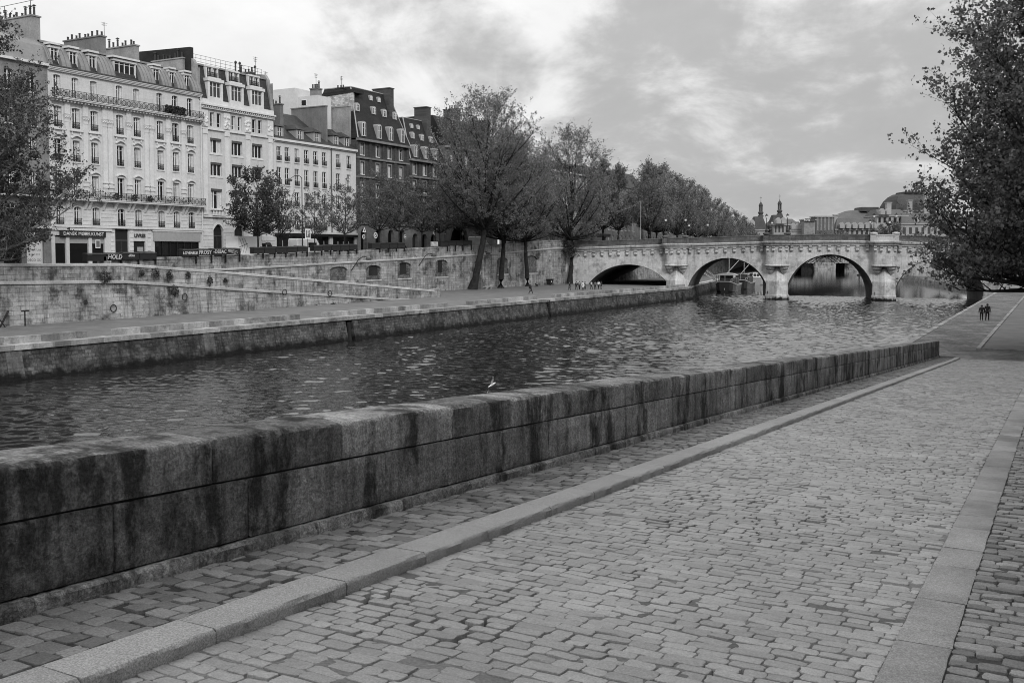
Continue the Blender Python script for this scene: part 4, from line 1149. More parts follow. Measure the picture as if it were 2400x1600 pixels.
_pot = {}
def pot_mesh(k):
    if k not in _pot:
        mb = MB(); h = (.55, .8, 1.1)[k]
        mb.lathe((0, 0, 0), [(.17, 0), (.15, .1), (.13, h*.8), (.16, h*.85), (.15, h), (.1, h)], 7)
        if k == 2: mb.lathe((0, 0, h+.12), [(.3, 0), (.05, .16)], 7); mb.tube([(0, 0, h), (0, 0, h+.15)], .04, 4)
        _pot[k] = mb.mesh('chimney_pot', M['pot'])
    return _pot[k]
def chimney(par, x0, x1, y0, y1, z0, z1, mat, pots=6, seed=0, cap=True):
    rs = random.Random(seed)
    mb = MB(); mb.box(x0, x1, y0, y1, z0, z1-.18)
    if cap: mb.box(min(x0, x1)-.12, max(x0, x1)+.12, y0-.12, y1+.12, z1-.18, z1)
    o = mb.build('chimney', mat, par)
    p = ROOT[par]
    for k in range(pots):
        f = (k + .5 + rs.uniform(-.25, .25))/pots
        place('chimney_pot', pot_mesh(rs.choice((0, 0, 1, 1, 2))), o, (x0 + (x1-x0)*f - p[0], (y0+y1)/2 - p[1], z1 - p[2]))
    return o
def antenna(name, lab, x, y, z0, z1, arms=3, group='antennas on the roofs'):
    mb = MB(); mb.tube([(x, y, z0), (x, y, z1)], .035, 5)
    for k in range(arms):
        z = z1 - .12 - .28*k; mb.tube([(x, y-.55+.1*k, z), (x, y+.55-.1*k, z)], .02, 4); mb.tube([(x-.3, y, z-.08), (x+.3, y, z-.08)], .02, 4)
    return props(mb.build(name, M['iron']), lab, 'antenna', group)

# ---- first: tall white apartment house with two long balconies and a zinc mansard
ZB = 7.0
def white_house(name, lab, y0, y1, bays, first_hidden=0, shop=True):
    h = thing(name, lab, 'building', (FX, (y0+y1)/2, 8.3))
    rows = [(13.3, 15.65, .28, 1.15), (17.0, 19.85, .1, 1.15), (21.4, 24.15, .15, 1.15), (25.65, 28.3, .15, 1.2), (29.6, 32.2, .15, 1.05)]
    holes = [(b-w/2, b+w/2, z0, z1, rise) for (z0, z1, rise, w) in rows for b in bays]
    return h, rows, holes
bays1 = [83.75, 86.4, 89.2, 93.27, 96.13, 100.15, 102.94, 105.73]
h1, rows1, holes1 = white_house('apartment_house', 'tall white apartment house with two long iron balconies and curved zinc mansard roof', 82.45, 107.85, bays1)
shops1 = [(83.0, 84.6, ZB, 11.9, 0), (85.1, 88.0, ZB, 11.7, 0), (88.5, 90.5, ZB, 11.7, 0), (92.2, 94.4, ZB, 12.95, 0), (95.2, 97.25, ZB, 11.3, 0), (98.95, 107.0, ZB, 11.3, 0)]
facade(h1, 82.45, 107.85, ZB, 33.0, holes1 + shops1, M['facade_white'])
body(h1, 82.45, 107.85, ZB, 33.2, M['party_wall']); dark_inside(h1, 82.5, 107.8, ZB, 33)
tr = MB()
for ri, (z0, z1, rise, w) in enumerate(rows1):
    for b in bays1:
        window(h1, b, z0, w, z1-z0, rail=(ri not in (1, 4)), sill=ri in (2, 3), trans=(.78,), curtain=.65)
        if ri == 0: surround(tr, b, z0, z1, w, .16, .06, rise=rise)
        if ri == 1: hood(tr, b, z1+.05, w, .3, .16, .28); surround(tr, b, z0, z1-.1, w, .14, .08)
        if ri == 2: hood(tr, b, z1+.22, w, .34, .17, .30); surround(tr, b, z0, z1, w, .14, .08)
        if ri == 3: surround(tr, b, z0, z1, w, .15, .08, rise=rise); tr.box(FX, FX+.25, b-.95, b+.95, z0-.35, z0-.17); tr.box(FX, FX+.16, b-.7, b-.55, z0-.75, z0-.35); tr.box(FX, FX+.16, b+.55, b+.7, z0-.75, z0-.35)
        if ri == 4: surround(tr, b, z0, z1, w, .12, .05, rise=rise)
for a, b in zip(bays1[:-1], bays1[1:]):
    m_ = (a+b)/2
    for c in ((m_-.42, m_+.42) if b - a > 3.2 else (m_,)):
        tr.box(FX, FX+.11, c-.33, c+.33, 17.4, 26.4)
        tr.loft([[(FX, c-.36, 26.4), (FX+.14, c-.36, 26.4), (FX+.14, c+.36, 26.4), (FX, c+.36, 26.4)], [(FX, c-.36, 26.7), (FX+.16, c-.36, 26.7), (FX+.16, c+.36, 26.7), (FX, c+.36, 26.7)], [(FX, c-.5, 27.35), (FX+.32, c-.5, 27.35), (FX+.32, c+.5, 27.35), (FX, c+.5, 27.35)]])
        for q in range(5): tr.ball((FX+.2, c-.32+.16*q, 27.0+.12*(q % 2)), .13, 6, 4)
        tr.box(FX, FX+.2, c-.4, c+.4, 27.4, 28.9); tr.box(FX, FX+.16, c-.42, c+.42, 17.2, 17.7); tr.box(FX, FX+.2, c-.45, c+.45, 18.3, 18.6); tr.box(FX, FX+.2, c-.45, c+.45, 18.9, 19.05)
for k in range(5):     # rusticated first floor: shadow lines between raised courses
    z = 13.35 + .5*k
    yc = [82.5] + [v for b in bays1 for v in (b-.76, b+.76)] + [107.8]
    for a, b in zip(yc[::2], yc[1::2]):
        if b > a: tr.box(FX, FX+.05, a, b, z, z+.44)
tr.box(FX, FX+.3, 82.45, 107.85, 12.95, 13.2); tr.box(FX, FX+.2, 82.45, 91.6, 12.55, 12.9); tr.box(FX, FX+.22, 98.4, 107.5, 12.7, 12.92)
for k in range(9):
    for yy in (91.75, 94.9, 97.9): tr.box(FX, FX+.07, yy-.28, yy+.28, ZB + .6*k + .6, ZB + .6*k + 1.1)
tr.build('trim', M['trim_white'], h1)
mb = MB(); mb.box(FX, FX+.95, 82.45, 107.85, 16.42, 16.62); mb.box(FX, FX+1.02, 82.45, 107.85, 16.62, 16.7)
for b in bays1:
    for dy in (-1.1, 1.1): mb.loft([[(FX, b+dy-.14, 15.3), (FX+.15, b+dy-.14, 15.3), (FX+.15, b+dy+.14, 15.3), (FX, b+dy+.14, 15.3)], [(FX, b+dy-.17, 15.9), (FX+.4, b+dy-.17, 15.9), (FX+.4, b+dy+.17, 15.9), (FX, b+dy+.17, 15.9)], [(FX, b+dy-.18, 16.42), (FX+.8, b+dy-.18, 16.42), (FX+.8, b+dy+.18, 16.42), (FX, b+dy+.18, 16.42)]])
mb.build('balcony', M['trim_white'], h1)
mb = MB(); mb.box(FX, FX+.8, 82.45, 107.85, 29.12, 29.28); mb.box(FX, FX+.88, 82.45, 107.85, 29.28, 29.38)
y = 82.7
while y < 107.7: mb.box(FX, FX+.6, y, y+.24, 28.88, 29.12); y += .52
mb.build('balcony', M['trim_white'], h1)
def long_rail(par, y0, y1, z, x, h=1.0):
    mb = MB(); mb.box(x-.03, x+.03, y0, y1, z+h-.06, z+h); mb.box(x-.02, x+.02, y0, y1, z+.05, z+.09); mb.box(x-.015, x+.015, y0, y1, z+h-.2, z+h-.17)
    y = y0; k = 0
    while y < y1:
        mb.box(x-.03, x+.03, y-.03, y+.03, z, z+h)
        if y + .8 < y1:
            c = y + .42
            for rr_ in (.26, .14):
                n = 8; pts = [(x, c + rr_*math.cos(2*PI*i/n), z + h*.45 + rr_*1.1*math.sin(2*PI*i/n)) for i in range(n+1)]
                mb.tube(pts, .034, 3)
            mb.tube([(x, y+.06, z+.1), (x, c, z+h*.45), (x, y+.78, z+h-.2)], .03, 3); mb.tube([(x, y+.78, z+.1), (x, c, z+h*.45), (x, y+.06, z+h-.2)], .03, 3)
        y += .84; k += 1
    return mb.build('railing', M['iron'], par)
long_rail(h1, 82.5, 107.8, 16.7, FX+.9); long_rail(h1, 82.5, 107.8, 29.38, FX+.78)
rs = np.random.default_rng(3); n = 1500
P = np.stack([FX+.75+rs.normal(0, .1, n), rs.uniform(100.6, 104.1, n), rs.uniform(29.4, 30.5, n)], 1); U = rs.normal(0, .09, (n, 3)); W_ = rs.normal(0, .09, (n, 3))
V = np.stack([P-U, P+W_, P+U, P-W_], 1).reshape(-1, 3)
o = place('balcony_hedge', np_mesh('balcony_hedge', V, np.arange(4*n).reshape(-1, 4), M['leaf_dark']))
props(o, 'dense dark hedge filling part of the upper balcony of the white house', 'hedge')
for yy, s_ in ((92.0, 'left'), (94.9, 'middle'), (97.6, 'right')):
    o = place('potted_shrub', tuft((FX+.6, yy, 17.3), .5, 120, int(yy))); props(o, 'round dark shrub on the lower balcony of the white house, ' + s_ + ' of three', 'shrub', 'shrubs on the lower balcony')
# cornice + mansard
mb = MB(); mb.box(FX, FX+.28, 82.45, 107.85, 32.62, 32.78); mb.box(FX, FX+.5, 82.45, 107.85, 32.95, 33.12); mb.box(FX, FX+.4, 82.45, 107.85, 32.78, 32.95); mb.build('cornice', M['trim_white'], h1)
mb = MB(); mb.box(FX+.3, FX+.6, 82.45, 107.85, 33.13, 33.28); mb.build('gutter', M['iron_grey'], h1)
prof1 = [(FX+.05, 33.13), (FX-.15, 33.9), (FX-.5, 34.7), (FX-1.0, 35.5), (FX-1.7, 36.1), (FX-2.4, 36.35)]
pan = [(82.45, 83.0), (84.4, 85.7), (87.2, 88.55), (90.2, 92.5), (96.9, 99.3), (100.55, 102.2), (103.3, 105.0), (106.2, 107.85)]
mb = MB(); mb.loft([[(x-.32, y, z) for x, z in prof1] + [(-126, y, 37.2), (-126, y, 33)] for y in (82.45, 107.85)]); mb.build('roof', M['slate'], h1); rf = h1
for a, b in pan:
    mb = MB(); mb.loft([[(x+.28, y, z) for x, z in prof1] + [(x-.4, y, z-.05) for x, z in reversed(prof1)] for y in (a, b)])
    y = a
    while y <= b + .01:
        mb.loft([[(x+.34, yy, z+.02) for x, z in prof1] + [(x, yy, z) for x, z in reversed(prof1)] for yy in (y-.02, y+.02)]); y += (b-a)/max(2, round((b-a)/.6))
    mb.build('zinc_panel', M['zinc'], rf)
mb = MB(); mb.box(FX-3.6, FX-1.5, 82.45, 107.85, 36.2, 36.5); mb.loft([[(FX-1.3, y, 36.2), (FX-1.3, y, 36.42), (-126, y, 37.5), (-126, y, 37.2)] for y in (82.45, 107.85)]); mb.build('roof_edge', M['zinc'], rf)
for a, b in zip(pan[:-1], pan[1:]):
    ya, yb_ = a[1], b[0]; yc_ = (ya+yb_)/2 + (.15 if yb_-ya < 2 else 0); w_ = min(1.0, yb_-ya-.25) if yb_-ya < 3 else 3.4
    d_ = MB(); xq = FX-.42
    d_.box(xq-.6, xq, yc_-w_/2-.12, yc_-w_/2, 33.2, 35.6); d_.box(xq-.6, xq, yc_+w_/2, yc_+w_/2+.12, 33.2, 35.6); d_.box(xq-.6, xq+.1, yc_-w_/2-.25, yc_+w_/2+.2, 35.55, 35.85); d_.box(xq-1.2, xq+.35, ya-.05, yb_+.05, 35.95, 36.2)
    dm = d_.build('dormer', M['trim_white'], rf)
    a_, g_, c_, s_, r_ = win_meshes(w_, 2.3, 2 if w_ < 2 else 4, (.85,), 'frame_white')
    p = ROOT[h1]; place('window', a_, dm, (xq-.2-p[0], yc_-p[1], 33.25-p[2])); place('pane', g_[0], dm, (xq-.19-p[0], yc_-p[1], 33.25-p[2]))
chimney(rf, -114.0, -121.5, 92.1, 92.95, 35.5, 38.95, M['party_wall'], 9, 1); chimney(rf, -114.0, -120.0, 97.75, 98.5, 35.5, 38.75, M['party_light'], 7, 2)
chimney(rf, -113.8, -121.0, 81.7, 82.9, 35, 39.5, M['party_light'], 9, 3)
chimney(rf, -114.5, -121, 106.9, 107.5, 35.5, 38.6, M['party_light'], 8, 5)
mb = MB(); mb.tube([(-114.6, 82.2, 39.5), (-114.6, 82.2, 41.4)], .04); mb.tube([(-119.8, 82.2, 39.5), (-119.8, 82.2, 41.3)], .04); mb.tube([(-114.0, 82.2, 41.4), (-121.2, 82.2, 41.3)], .035)
props(mb.build('pipe_frame', M['iron']), 'thin pipe frame standing over the leftmost chimney stack', 'pipe frame')
antenna('roof_antenna', 'aerial on a tall mast between the two chimneys of the white house', -120.6, 98.1, 38.7, 42.6, 2)
# shops of the white house
ls = thing('shop_sign', 'long black shop fascia with white capital letters under the white house', 'sign', (FX+.15, 87.5, 12.1))
mb = MB(); mb.box(FX+.05, FX+.2, 83.6, 90.55, 11.75, 12.5); mb.build('board', M['shop_dark'], ls)
lettering('DANSK MØBELKUNST', .62, M['lettering_white'], ls, (FX+.21, 87.15, 12.12), extrude=.004)
ls = thing('shop_sign', 'dark LIVRES lettering over the small bookshop door in the white house', 'sign', (FX+.1, 96.2, 12.0))
lettering('LIVRES', .66, M['lettering_dark'], ls, (FX+.1, 96.25, 12.05), extrude=.03, bold=.015)
mb = MB(); mb.box(FX+.02, FX+.16, 98.6, 107.3, 11.35, 12.68); sf = mb.build('shop_front', M['shop_grey'], h1)
mb = MB(); 
for k in range(7): mb.box(FX-.1, FX+.02, 98.95+8.05*k/6-.06, 98.95+8.05*k/6+.06, ZB+1, 11.3)
mb.build('frame', M['shop_dark'], sf)
mb = MB(); mb.poly([(FX-.16, 98.95, ZB), (FX-.16, 107, ZB), (FX-.16, 107, 11.3), (FX-.16, 98.95, 11.3)]); mb.build('pane', M['glass'], sf)
for k, (ya, yb_) in enumerate(((83.0, 84.6), (85.1, 88.0), (88.5, 90.5))):
    mb = MB(); mb.box(FX-.3, FX-.2, ya, yb_, 10.9, 11.7); mb.build('shop_blind', M['frame_grey'], h1)
    mb = MB(); mb.poly([(FX-.28, ya, ZB), (FX-.28, yb_, ZB), (FX-.28, yb_, 11), (FX-.28, ya, 11)]); mb.build('shop_pane', M['glass'], h1)
mb = MB(); mb.box(FX-.3, FX-.22, 92.2, 94.4, ZB, 12.95)
dr = mb.build('door', M['shop_dark'], h1)
mb = MB(); mb.box(FX-.23, FX-.18, 92.3, 94.3, 11.3, 11.45); mb.box(FX-.23, FX-.18, 93.27, 93.33, ZB, 11.3); mb.build('door_rail', M['iron_grey'], dr)
mb = MB(); mb.box(FX-.3, FX-.22, 95.2, 97.25, ZB, 11.3); d2 = mb.build('door', M['shop_dark'], h1)
mb = MB(); mb.box(FX-.22, FX-.17, 96.0, 97.0, 9.0, 10.5); mb.build('notice', M['frame_grey'], d2)
ps = thing('poster', 'small framed picture hanging in the shop window beside the black fascia', 'poster', (FX-.1, 89.6, 10.6))
mb = MB(); mb.box(FX-.12, FX-.06, 89.1, 89.85, 10.3, 11.4); mb.build('frame', M['sign_white'], ps)
mb = MB(); mb.box(FX-.06, FX-.05, 89.2, 89.75, 10.42, 11.28); mb.build('picture', M['sign_mid'], ps)
mb = MB(); mb.tube([(FX+.2, 107.7, ZB), (FX+.2, 107.7, 33.2)], .09, 7); mb.tube([(FX+.2, 107.7, 33.0), (FX+.45, 107.6, 33.2)], .09, 7)
mb.build('downpipe', M['trim_white'], h1)

# ---- far left house behind the tree
bays0 = [58.5, 61.6, 64.7, 67.8, 70.9, 74.0, 77.1, 80.2]
h0 = thing('apartment_house', 'pale apartment house mostly hidden behind the tree at the left edge', 'building', (FX, 70, 8.2))
rows0 = [(13.4, 15.7, 0, 1.2), (17.2, 19.8, 0, 1.2), (21.4, 24.0, 0, 1.2), (25.4, 27.9, 0, 1.2), (29.5, 31.9, 0, 1.1)]
sh0 = [(b-1.2, b+1.2, ZB, 11.4, 0) for b in bays0]
facade(h0, 56.5, 82.43, ZB, 33.0, [(b-w/2, b+w/2, a, c, 0) for a, c, r_, w in rows0 for b in bays0] + sh0, M['stone_mid'])
body(h0, 56.5, 82.43, ZB, 33.2, M['party_wall']); dark_inside(h0, 56.6, 82.4, ZB, 33)
for a, c, r_, w in rows0:
    for b in bays0: window(h0, b, a, w, c-a, rail=True)
for b in bays0:
    mb = MB(); mb.poly([(FX-.28, b-1.2, ZB), (FX-.28, b+1.2, ZB), (FX-.28, b+1.2, 11.4), (FX-.28, b-1.2, 11.4)])
    mb.build('shop_pane', M['sign_white'] if b in (74.0, 80.2) else M['glass'], h0)
mb = MB(); mb.box(FX, FX+.4, 56.5, 82.43, 33, 33.3); mb.build('cornice', M['trim_white'], h0); mb = MB(); mb.box(FX, FX+.3, 56.5, 82.43, 12.7, 13.0); mb.build('string_course', M['trim_white'], h0); mb = MB(); mb.box(FX, FX+.7, 56.5, 82.43, 16.6, 16.8); mb.build('balcony', M['trim_white'], h0)
long_rail(h0, 56.6, 82.3, 16.8, FX+.65)
mb = MB(); mb.loft([[(FX+.1, y, 33.3), (FX-.8, y, 35.6), (FX-2, y, 36.5), (-126, y, 37.5), (-126, y, 33)] for y in (56.5, 82.43)]); mb.build('roof', M['zinc'], h0)
sg = thing('shop_sign', 'dark fascia with white script lettering on the house behind the left tree', 'sign', (FX+.1, 77, 12.2))
mb = MB(); mb.box(FX+.03, FX+.16, 71.5, 82, 11.45, 12.6); mb.build('board', M['shop_dark'], sg)
lettering('Palais', .9, M['lettering_white'], sg, (FX+.17, 74.6, 12.05), extrude=.004, shear=.25); lettering('Prestige', .9, M['lettering_white'], sg, (FX+.17, 78.6, 12.05), extrude=.004, shear=.3)
for yy, a_, lab in ((74.0, 'left', 'white shop window poster with dark lettering, nearer the picture edge'), (80.2, 'right', 'white shop window poster with a phone number, nearer the black fascia')):
    p_ = thing('window_poster', lab, 'poster', (FX-.2, yy, 9.5))
    mb = MB(); mb.box(FX-.26, FX-.24, yy-1.1, yy+1.1, 7.8, 11.2); mb.build('sheet', M['sign_white'], p_)
    for txt, sz, z in (('PRO', .32, 10.6), ('OUVERTURE', .34, 10.0), ('04 63 33 49 10', .26, 9.45), ('DECO GO', .42, 8.75)): lettering(txt, sz, M['lettering_dark'], p_, (FX-.235, yy, z), extrude=.002)

# ---- second: stone house with big dormers
bays2 = [110.8, 115.2, 119.65]
h2 = thing('apartment_house', 'cream stone house with carved frieze and slate mansard holding large white dormers', 'building', (FX, 115.6, 8.8))
holes2 = [(b-1.15, b+1.15, z0, z1, 0) for b in bays2 for z0, z1 in ((16.35, 19.35), (21.3, 23.3), (24.7, 26.92))]
holes2 += [(b+d-.42, b+d+.42, 28.62, 30.72, 0) for b in bays2 for d in (-.68, .68)]
holes2 += [(b-.95, b+1.0, ZB, 14.0, .98) for b in (111.0, 115.35, 119.4)]
facade(h2, 107.87, 123.42, ZB, 32.0, holes2, M['facade_cream'], .4)
body(h2, 107.87, 123.42, ZB, 37, M['party_light']); dark_inside(h2, 107.9, 123.4, ZB, 32)
tr = MB()
for b in bays2:
    for z0, z1 in ((16.35, 19.35), (21.3, 23.3), (24.7, 26.92)):
        window(h2, b, z0, 2.3, z1-z0, leaves=3, trans=(.72,) if z0 < 20 else (), curtain=.3, depth=.36)
        tr.box(FX, FX+.08, b-1.35, b+1.35, z0-.3, z0-.17)
        mb = MB(); mb.box(FX-.33, FX-.05, b-1.13, b+1.13, z1-.32, z1-.02); mb.build('blind', M['iron_grey'], h2)
    for d in (-.68, .68): window(h2, b+d, 28.62, .84, 2.1, leaves=1, trans=(.3,), curtain=.2, sill=False, depth=.3)
    mb = MB()
    for q in range(8): mb.lathe((FX+.35, b-1.05+.3*q, 15.45), [(.06, 0), (.1, .2), (.05, .5), (.07, .7)], 6)
    mb.box(FX, FX+.5, b-1.3, b+1.3, 16.12, 16.3); mb.box(FX, FX+.5, b-1.3, b+1.3, 15.3, 15.45); mb.build('balustrade', M['trim_white'], h2)
for yy in (108.5, 113.0, 117.45, 122.5):
    tr.box(FX, FX+.16, yy-.45, yy+.45, 15.4, 28.0); tr.box(FX, FX+.24, yy-.5, yy+.5, 27.4, 28.05)
    for q in range(10): tr.ball((FX+.1, yy-.5+.22*(q % 5)+.1*wr.random(), 28.7+1.0*wr.random()+.7*(q//5)), .26, 6, 5)
    tr.box(FX, FX+.18, yy-.62, yy+.62, 28.5, 30.9)
tr.box(FX, FX+.25, 107.87, 123.42, 28.08, 28.32); tr.box(FX, FX+.35, 107.87, 123.42, 15.05, 15.3); tr.box(FX, FX+.35, 107.87, 123.42, 31.15, 31.3); tr.box(FX, FX+.6, 107.87, 123.42, 31.6, 31.85); tr.box(FX, FX+.12, 107.87, 123.42, 31.85, 32.6)
y = 108.0
while y < 123.3: tr.box(FX, FX+.45, y, y+.22, 31.32, 31.58); y += .44
for k in range(14):
    z = ZB + .55*k + .3
    for a, b in ((107.9, 109.95), (112.1, 114.3), (116.45, 118.35), (120.5, 123.4)):
        if z < 14.6: tr.box(FX, FX+.05, a, b, z, z+.48)
for yy in (111.0, 115.35, 119.4):
    hood(tr, yy, 13.05, 1.95, 1.0, .3, .12, FX, .15)
tr.build('trim', M['trim_white'], h2)
for yy in (111.0, 115.35, 119.4):
    mb = MB(); mb.box(FX-.4, FX-.32, yy-.95, yy+1.0, ZB, 14.0); dr = mb.build('door', M['shop_dark'], h2)
    mb = MB(); mb.box(FX-.32, FX-.25, yy-.9, yy+.95, 12.2, 12.35); mb.box(FX-.32, FX-.27, yy-.03, yy+.05, ZB, 12.2); mb.build('door_rail', M['iron_grey'], dr)
px = lambda z: FX - .1 - (z-32.6)*.2
mb = MB(); mb.loft([[(FX-.1, y, 32.0), (FX-.1, y, 32.6), (px(37.6), y, 37.6), (-125, y, 38.2), (-125, y, 32)] for y in (107.9, 123.4)]); mb.build('roof', M['slate'], h2); rf2 = h2
for b in bays2:
    mb = MB(); x_ = FX+.1
    mb.box(px(35)-.6, x_, b-1.5, b-1.12, 32.6, 35.3); mb.box(px(35)-.6, x_, b+1.12, b+1.5, 32.6, 35.3); mb.box(px(35)-.8, x_+.15, b-1.65, b+1.65, 35.3, 35.75); mb.box(px(35)-.8, x_+.02, b-1.12, b+1.12, 32.6, 33.0); mb.box(px(35)-.9, x_, b-1.2, b+1.2, 35.75, 35.95)
    x2 = FX-.55
    mb.box(x2-1, x2, b-1.25, b-1.0, 35.95, 37.5); mb.box(x2-1, x2, b+1.0, b+1.25, 35.95, 37.5); mb.box(x2-1, x2+.1, b-1.3, b+1.3, 37.5, 37.75); mb.box(x2-.5, x2, b-.12, b+.12, 35.95, 37.5)
    dm = mb.build('dormer', M['trim_white'], rf2); p = ROOT[h2]
    a_, g_, c_, s_, r_ = win_meshes(2.24, 2.3, 3, (.7,), 'frame_white')
    place('window', a_, dm, (x_-.25-p[0], b-p[1], 33.0-p[2])); place('pane', g_[1], dm, (x_-.24-p[0], b-p[1], 33.0-p[2]))
    a_, g_, c_, s_, r_ = win_meshes(2.0, 1.5, 4, (), 'frame_white')
    place('window', a_, dm, (x2-.25-p[0], b-p[1], 35.98-p[2])); place('pane', g_[0], dm, (x2-.24-p[0], b-p[1], 35.98-p[2])); place('railing', r_, dm, (x2-.3-p[0], b-p[1], 35.98-p[2]))
mb = MB(); mb.box(px(37.6)-.2, px(37.6)+.2, 107.9, 123.4, 37.55, 37.8); mb.build('roof_edge', M['zinc'], rf2)
mb = MB(); xr_ = FX-2
for k in range(16): mb.tube([(xr_, 108+k, 37.7), (xr_, 108+k, 39.3)], .03, 4)
for z in (38.3, 38.8, 39.3): mb.tube([(xr_, 108, z), (xr_, 123, z)], .025, 4)
mb.build('roof_railing', M['iron'], rf2)
for y0_, y1_ in ((107.5, 108.1), (122.9, 123.45)):
    mb = MB(); mb.loft([[(FX+.12, y, 32.3), (px(37.4)+.35, y, 37.6), (px(38)-.1, y, 38.4), (-114.6, y, 38.6), (-118, y, 38.6), (-118, y, 32.3)] for y in (y0_, y1_)]); mb.build('party_wall', M['party_light'], h2)
mb = MB(); mb.loft([[(-113.4, y, 36), (-113.4, y, 40.05), (-124.5, y, 40.4), (-124.5, y, 36)] for y in (107.3, 107.95)]); mb.build('sooty_wall', M['tar'], h2)
chimney(rf2, -115.5, -119, 122.2, 123.0, 37.5, 39.0, M['party_wall'], 5, 8)
mb = MB()
for yy in (117.4, 118.3, 121.7): mb.lathe((-114.2, yy, 37.6), [(.1, 0), (.1, 1.8), (.22, 1.85), (.2, 2.05), (.05, 2.2)], 7)
mb.build('flue', M['pot'], rf2)
antenna('roof_antenna', 'aerial at the right end of the roof of the cream stone house', -114.3, 121.9, 38.6, 41.2, 3)

# ---- third: plain pale houses with dormers
def plain_house(lab, y0, y1, bays, z_c=28.2):
    h = thing('apartment_house', lab, 'building', (FX, (y0+y1)/2, 9.2))
    rows = [(13.55, 15.85), (17.4, 19.8), (20.85, 23.7), (24.75, 27.05)]
    facade(h, y0, y1, ZB, z_c, [(b-.55, b+.55, a, c, 0) for a, c in rows for b in bays] + [(y0+.4, y1-.4, ZB, 12.7, 0)], M['plaster_pale'])
    body(h, y0, y1, ZB, z_c, M['party_wall']); dark_inside(h, y0+.1, y1-.1, ZB, z_c)
    for a, c in rows:
        for b in bays: window(h, b, a, 1.1, c-a, rail=True, curtain=.35, trans=(.35, .68), depth=.25)
    mb = MB(); mb.box(FX, FX+.15, y0, y1, 27.75, 27.95); mb.box(FX, FX+.45, y0, y1, 27.95, 28.3); mb.box(FX, FX+.3, y0, y1, 13.0, 13.3); mb.build('cornice', M['trim_white'], h)
    mb = MB(); mb.box(FX+.05, FX+.35, y0, y1, 12.55, 13.0); mb.build('shop_fascia', M['shop_dark'], h)
    mb = MB(); mb.poly([(FX-.4, y0, ZB), (FX-.4, y1, ZB), (FX-.4, y1, 12.6), (FX-.4, y0, 12.6)]); mb.build('shop_pane', M['glass'], h)
    mb = MB()
    for k in range(int((y1-y0)/1.5)): mb.box(FX-.38, FX-.3, y0+.6+1.5*k, y0+.75+1.5*k, ZB, 11.8)
    mb.build('shop_frame', M['shop_grey'], h)
    mb = MB(); mb.loft([[(FX+.35, y, 28.3), (FX-7.5, y, 34.0), (-127, y, 28)] for y in (y0, y1)]); mb.build('roof', M['slate'], h); rf = h
    return h, rf
h3, rf3 = plain_house('plain pale house with six window columns, dormers and a dark shop with awning below', 123.44, 137.78, [124.6, 126.55, 128.95, 131.35, 133.7, 136.0])
h3b, rf3b = plain_house('narrow pale house of two window columns beside the dark brick house', 137.8, 144.88, [139.75, 142.75])
def hip_dormer(rf, h, y, w=1.9, hgt=1.75, z0=28.6, xf=FX-.35):
    mb = MB(); mb.box(xf-4, xf, y-w/2, y-.5, z0, z0+hgt); mb.box(xf-4, xf, y+.5, y+w/2, z0, z0+hgt); mb.box(xf-4, xf-.1, y-.5, y+.5, z0, z0+.1); mb.box(xf-4, xf-.3, y-.5, y+.5, z0+.1, z0+hgt-.01)
    d = mb.build('dormer', M['frame_grey'], rf)
    mb = MB(); a = [(xf+.25, y-w/2-.25, z0+hgt), (xf+.25, y+w/2+.25, z0+hgt), (xf-5, y+w/2+.25, z0+hgt), (xf-5, y-w/2-.25, z0+hgt)]
    mb.loft([a, [(xf-1.1, y-.05, z0+hgt+.95), (xf-1.1, y+.05, z0+hgt+.95), (xf-5, y+.05, z0+hgt+.95), (xf-5, y-.05, z0+hgt+.95)]]); mb.build('dormer_roof', M['slate'], d)
    a_, g_, c_, s_, r_ = win_meshes(1.0, 1.5, 2, (.5,), 'frame_white'); p = ROOT[h]
    place('window', a_, d, (xf-.1-p[0], y-p[1], z0+.12-p[2])); place('pane', g_[1], d, (xf-.09-p[0], y-p[1], z0+.12-p[2]))
for y in (125.2, 130.2, 134.6): hip_dormer(rf3, h3, y)
for y in (139.7, 142.7): hip_dormer(rf3b, h3b, y, 1.5)
hip_dormer(rf3, h3, 124.4, 1.0, 1.2, 31.2, FX-4.2); hip_dormer(rf3, h3, 130.3, 1.0, 1.2, 31.8, FX-4.6)
mb = MB(); mb.box(-120.5, -112.75, 137.4, 137.9, 28.4, 35.2); mb.box(-120.6, -112.7, 137.3, 138.0, 35.2, 35.38); mb.build('party_wall', M['party_wall'], h3)
chimney(rf3, -114.6, -119.2, 127.9, 128.7, 30, 34.6, M['party_wall'], 6, 12)
mb = MB(); mb.box(-122, -113.1, 144.5, 144.95, 28.4, 36.1); mb.box(-122.1, -113.05, 144.4, 145.05, 36.1, 36.25); pw = mb.build('party_wall', M['party_light'], h3b)
mb = MB(); mb.tube([(FX+.15, 137.79, 13.3), (FX+.15, 137.79, 28)], .08, 6); mb.build('downpipe', M['iron_grey'], h3)
hb = thing('rooftop_building', 'white boxy building with small window rising behind the pale houses', 'building', (-124, 142, 30))
mb = MB(); mb.box(-127, -121.5, 139.5, 144, 28, 39.4); mb.box(-121.5, -117.0, 140.5, 144.2, 28, 37.9); mb.build('wall', M['plaster_pale'], hb)
mb = MB(); mb.box(-120.8, -119.6, 140.44, 140.52, 36.2, 37.3); w_ = mb.build('window', M['frame_white'], hb)
mb = MB(); mb.box(-120.7, -119.7, 140.40, 140.45, 36.3, 37.2); mb.build('pane', M['glass'], w_)
chimney(hb, -119.2, -117.5, 141, 142.2, 37.9, 39.3, M['stone_mid'], 4, 21)
hr = thing('rubble_gable', 'rough whitish rubble gable wall below a flat roof behind the pale houses', 'wall', (-119, 146.5, 30))
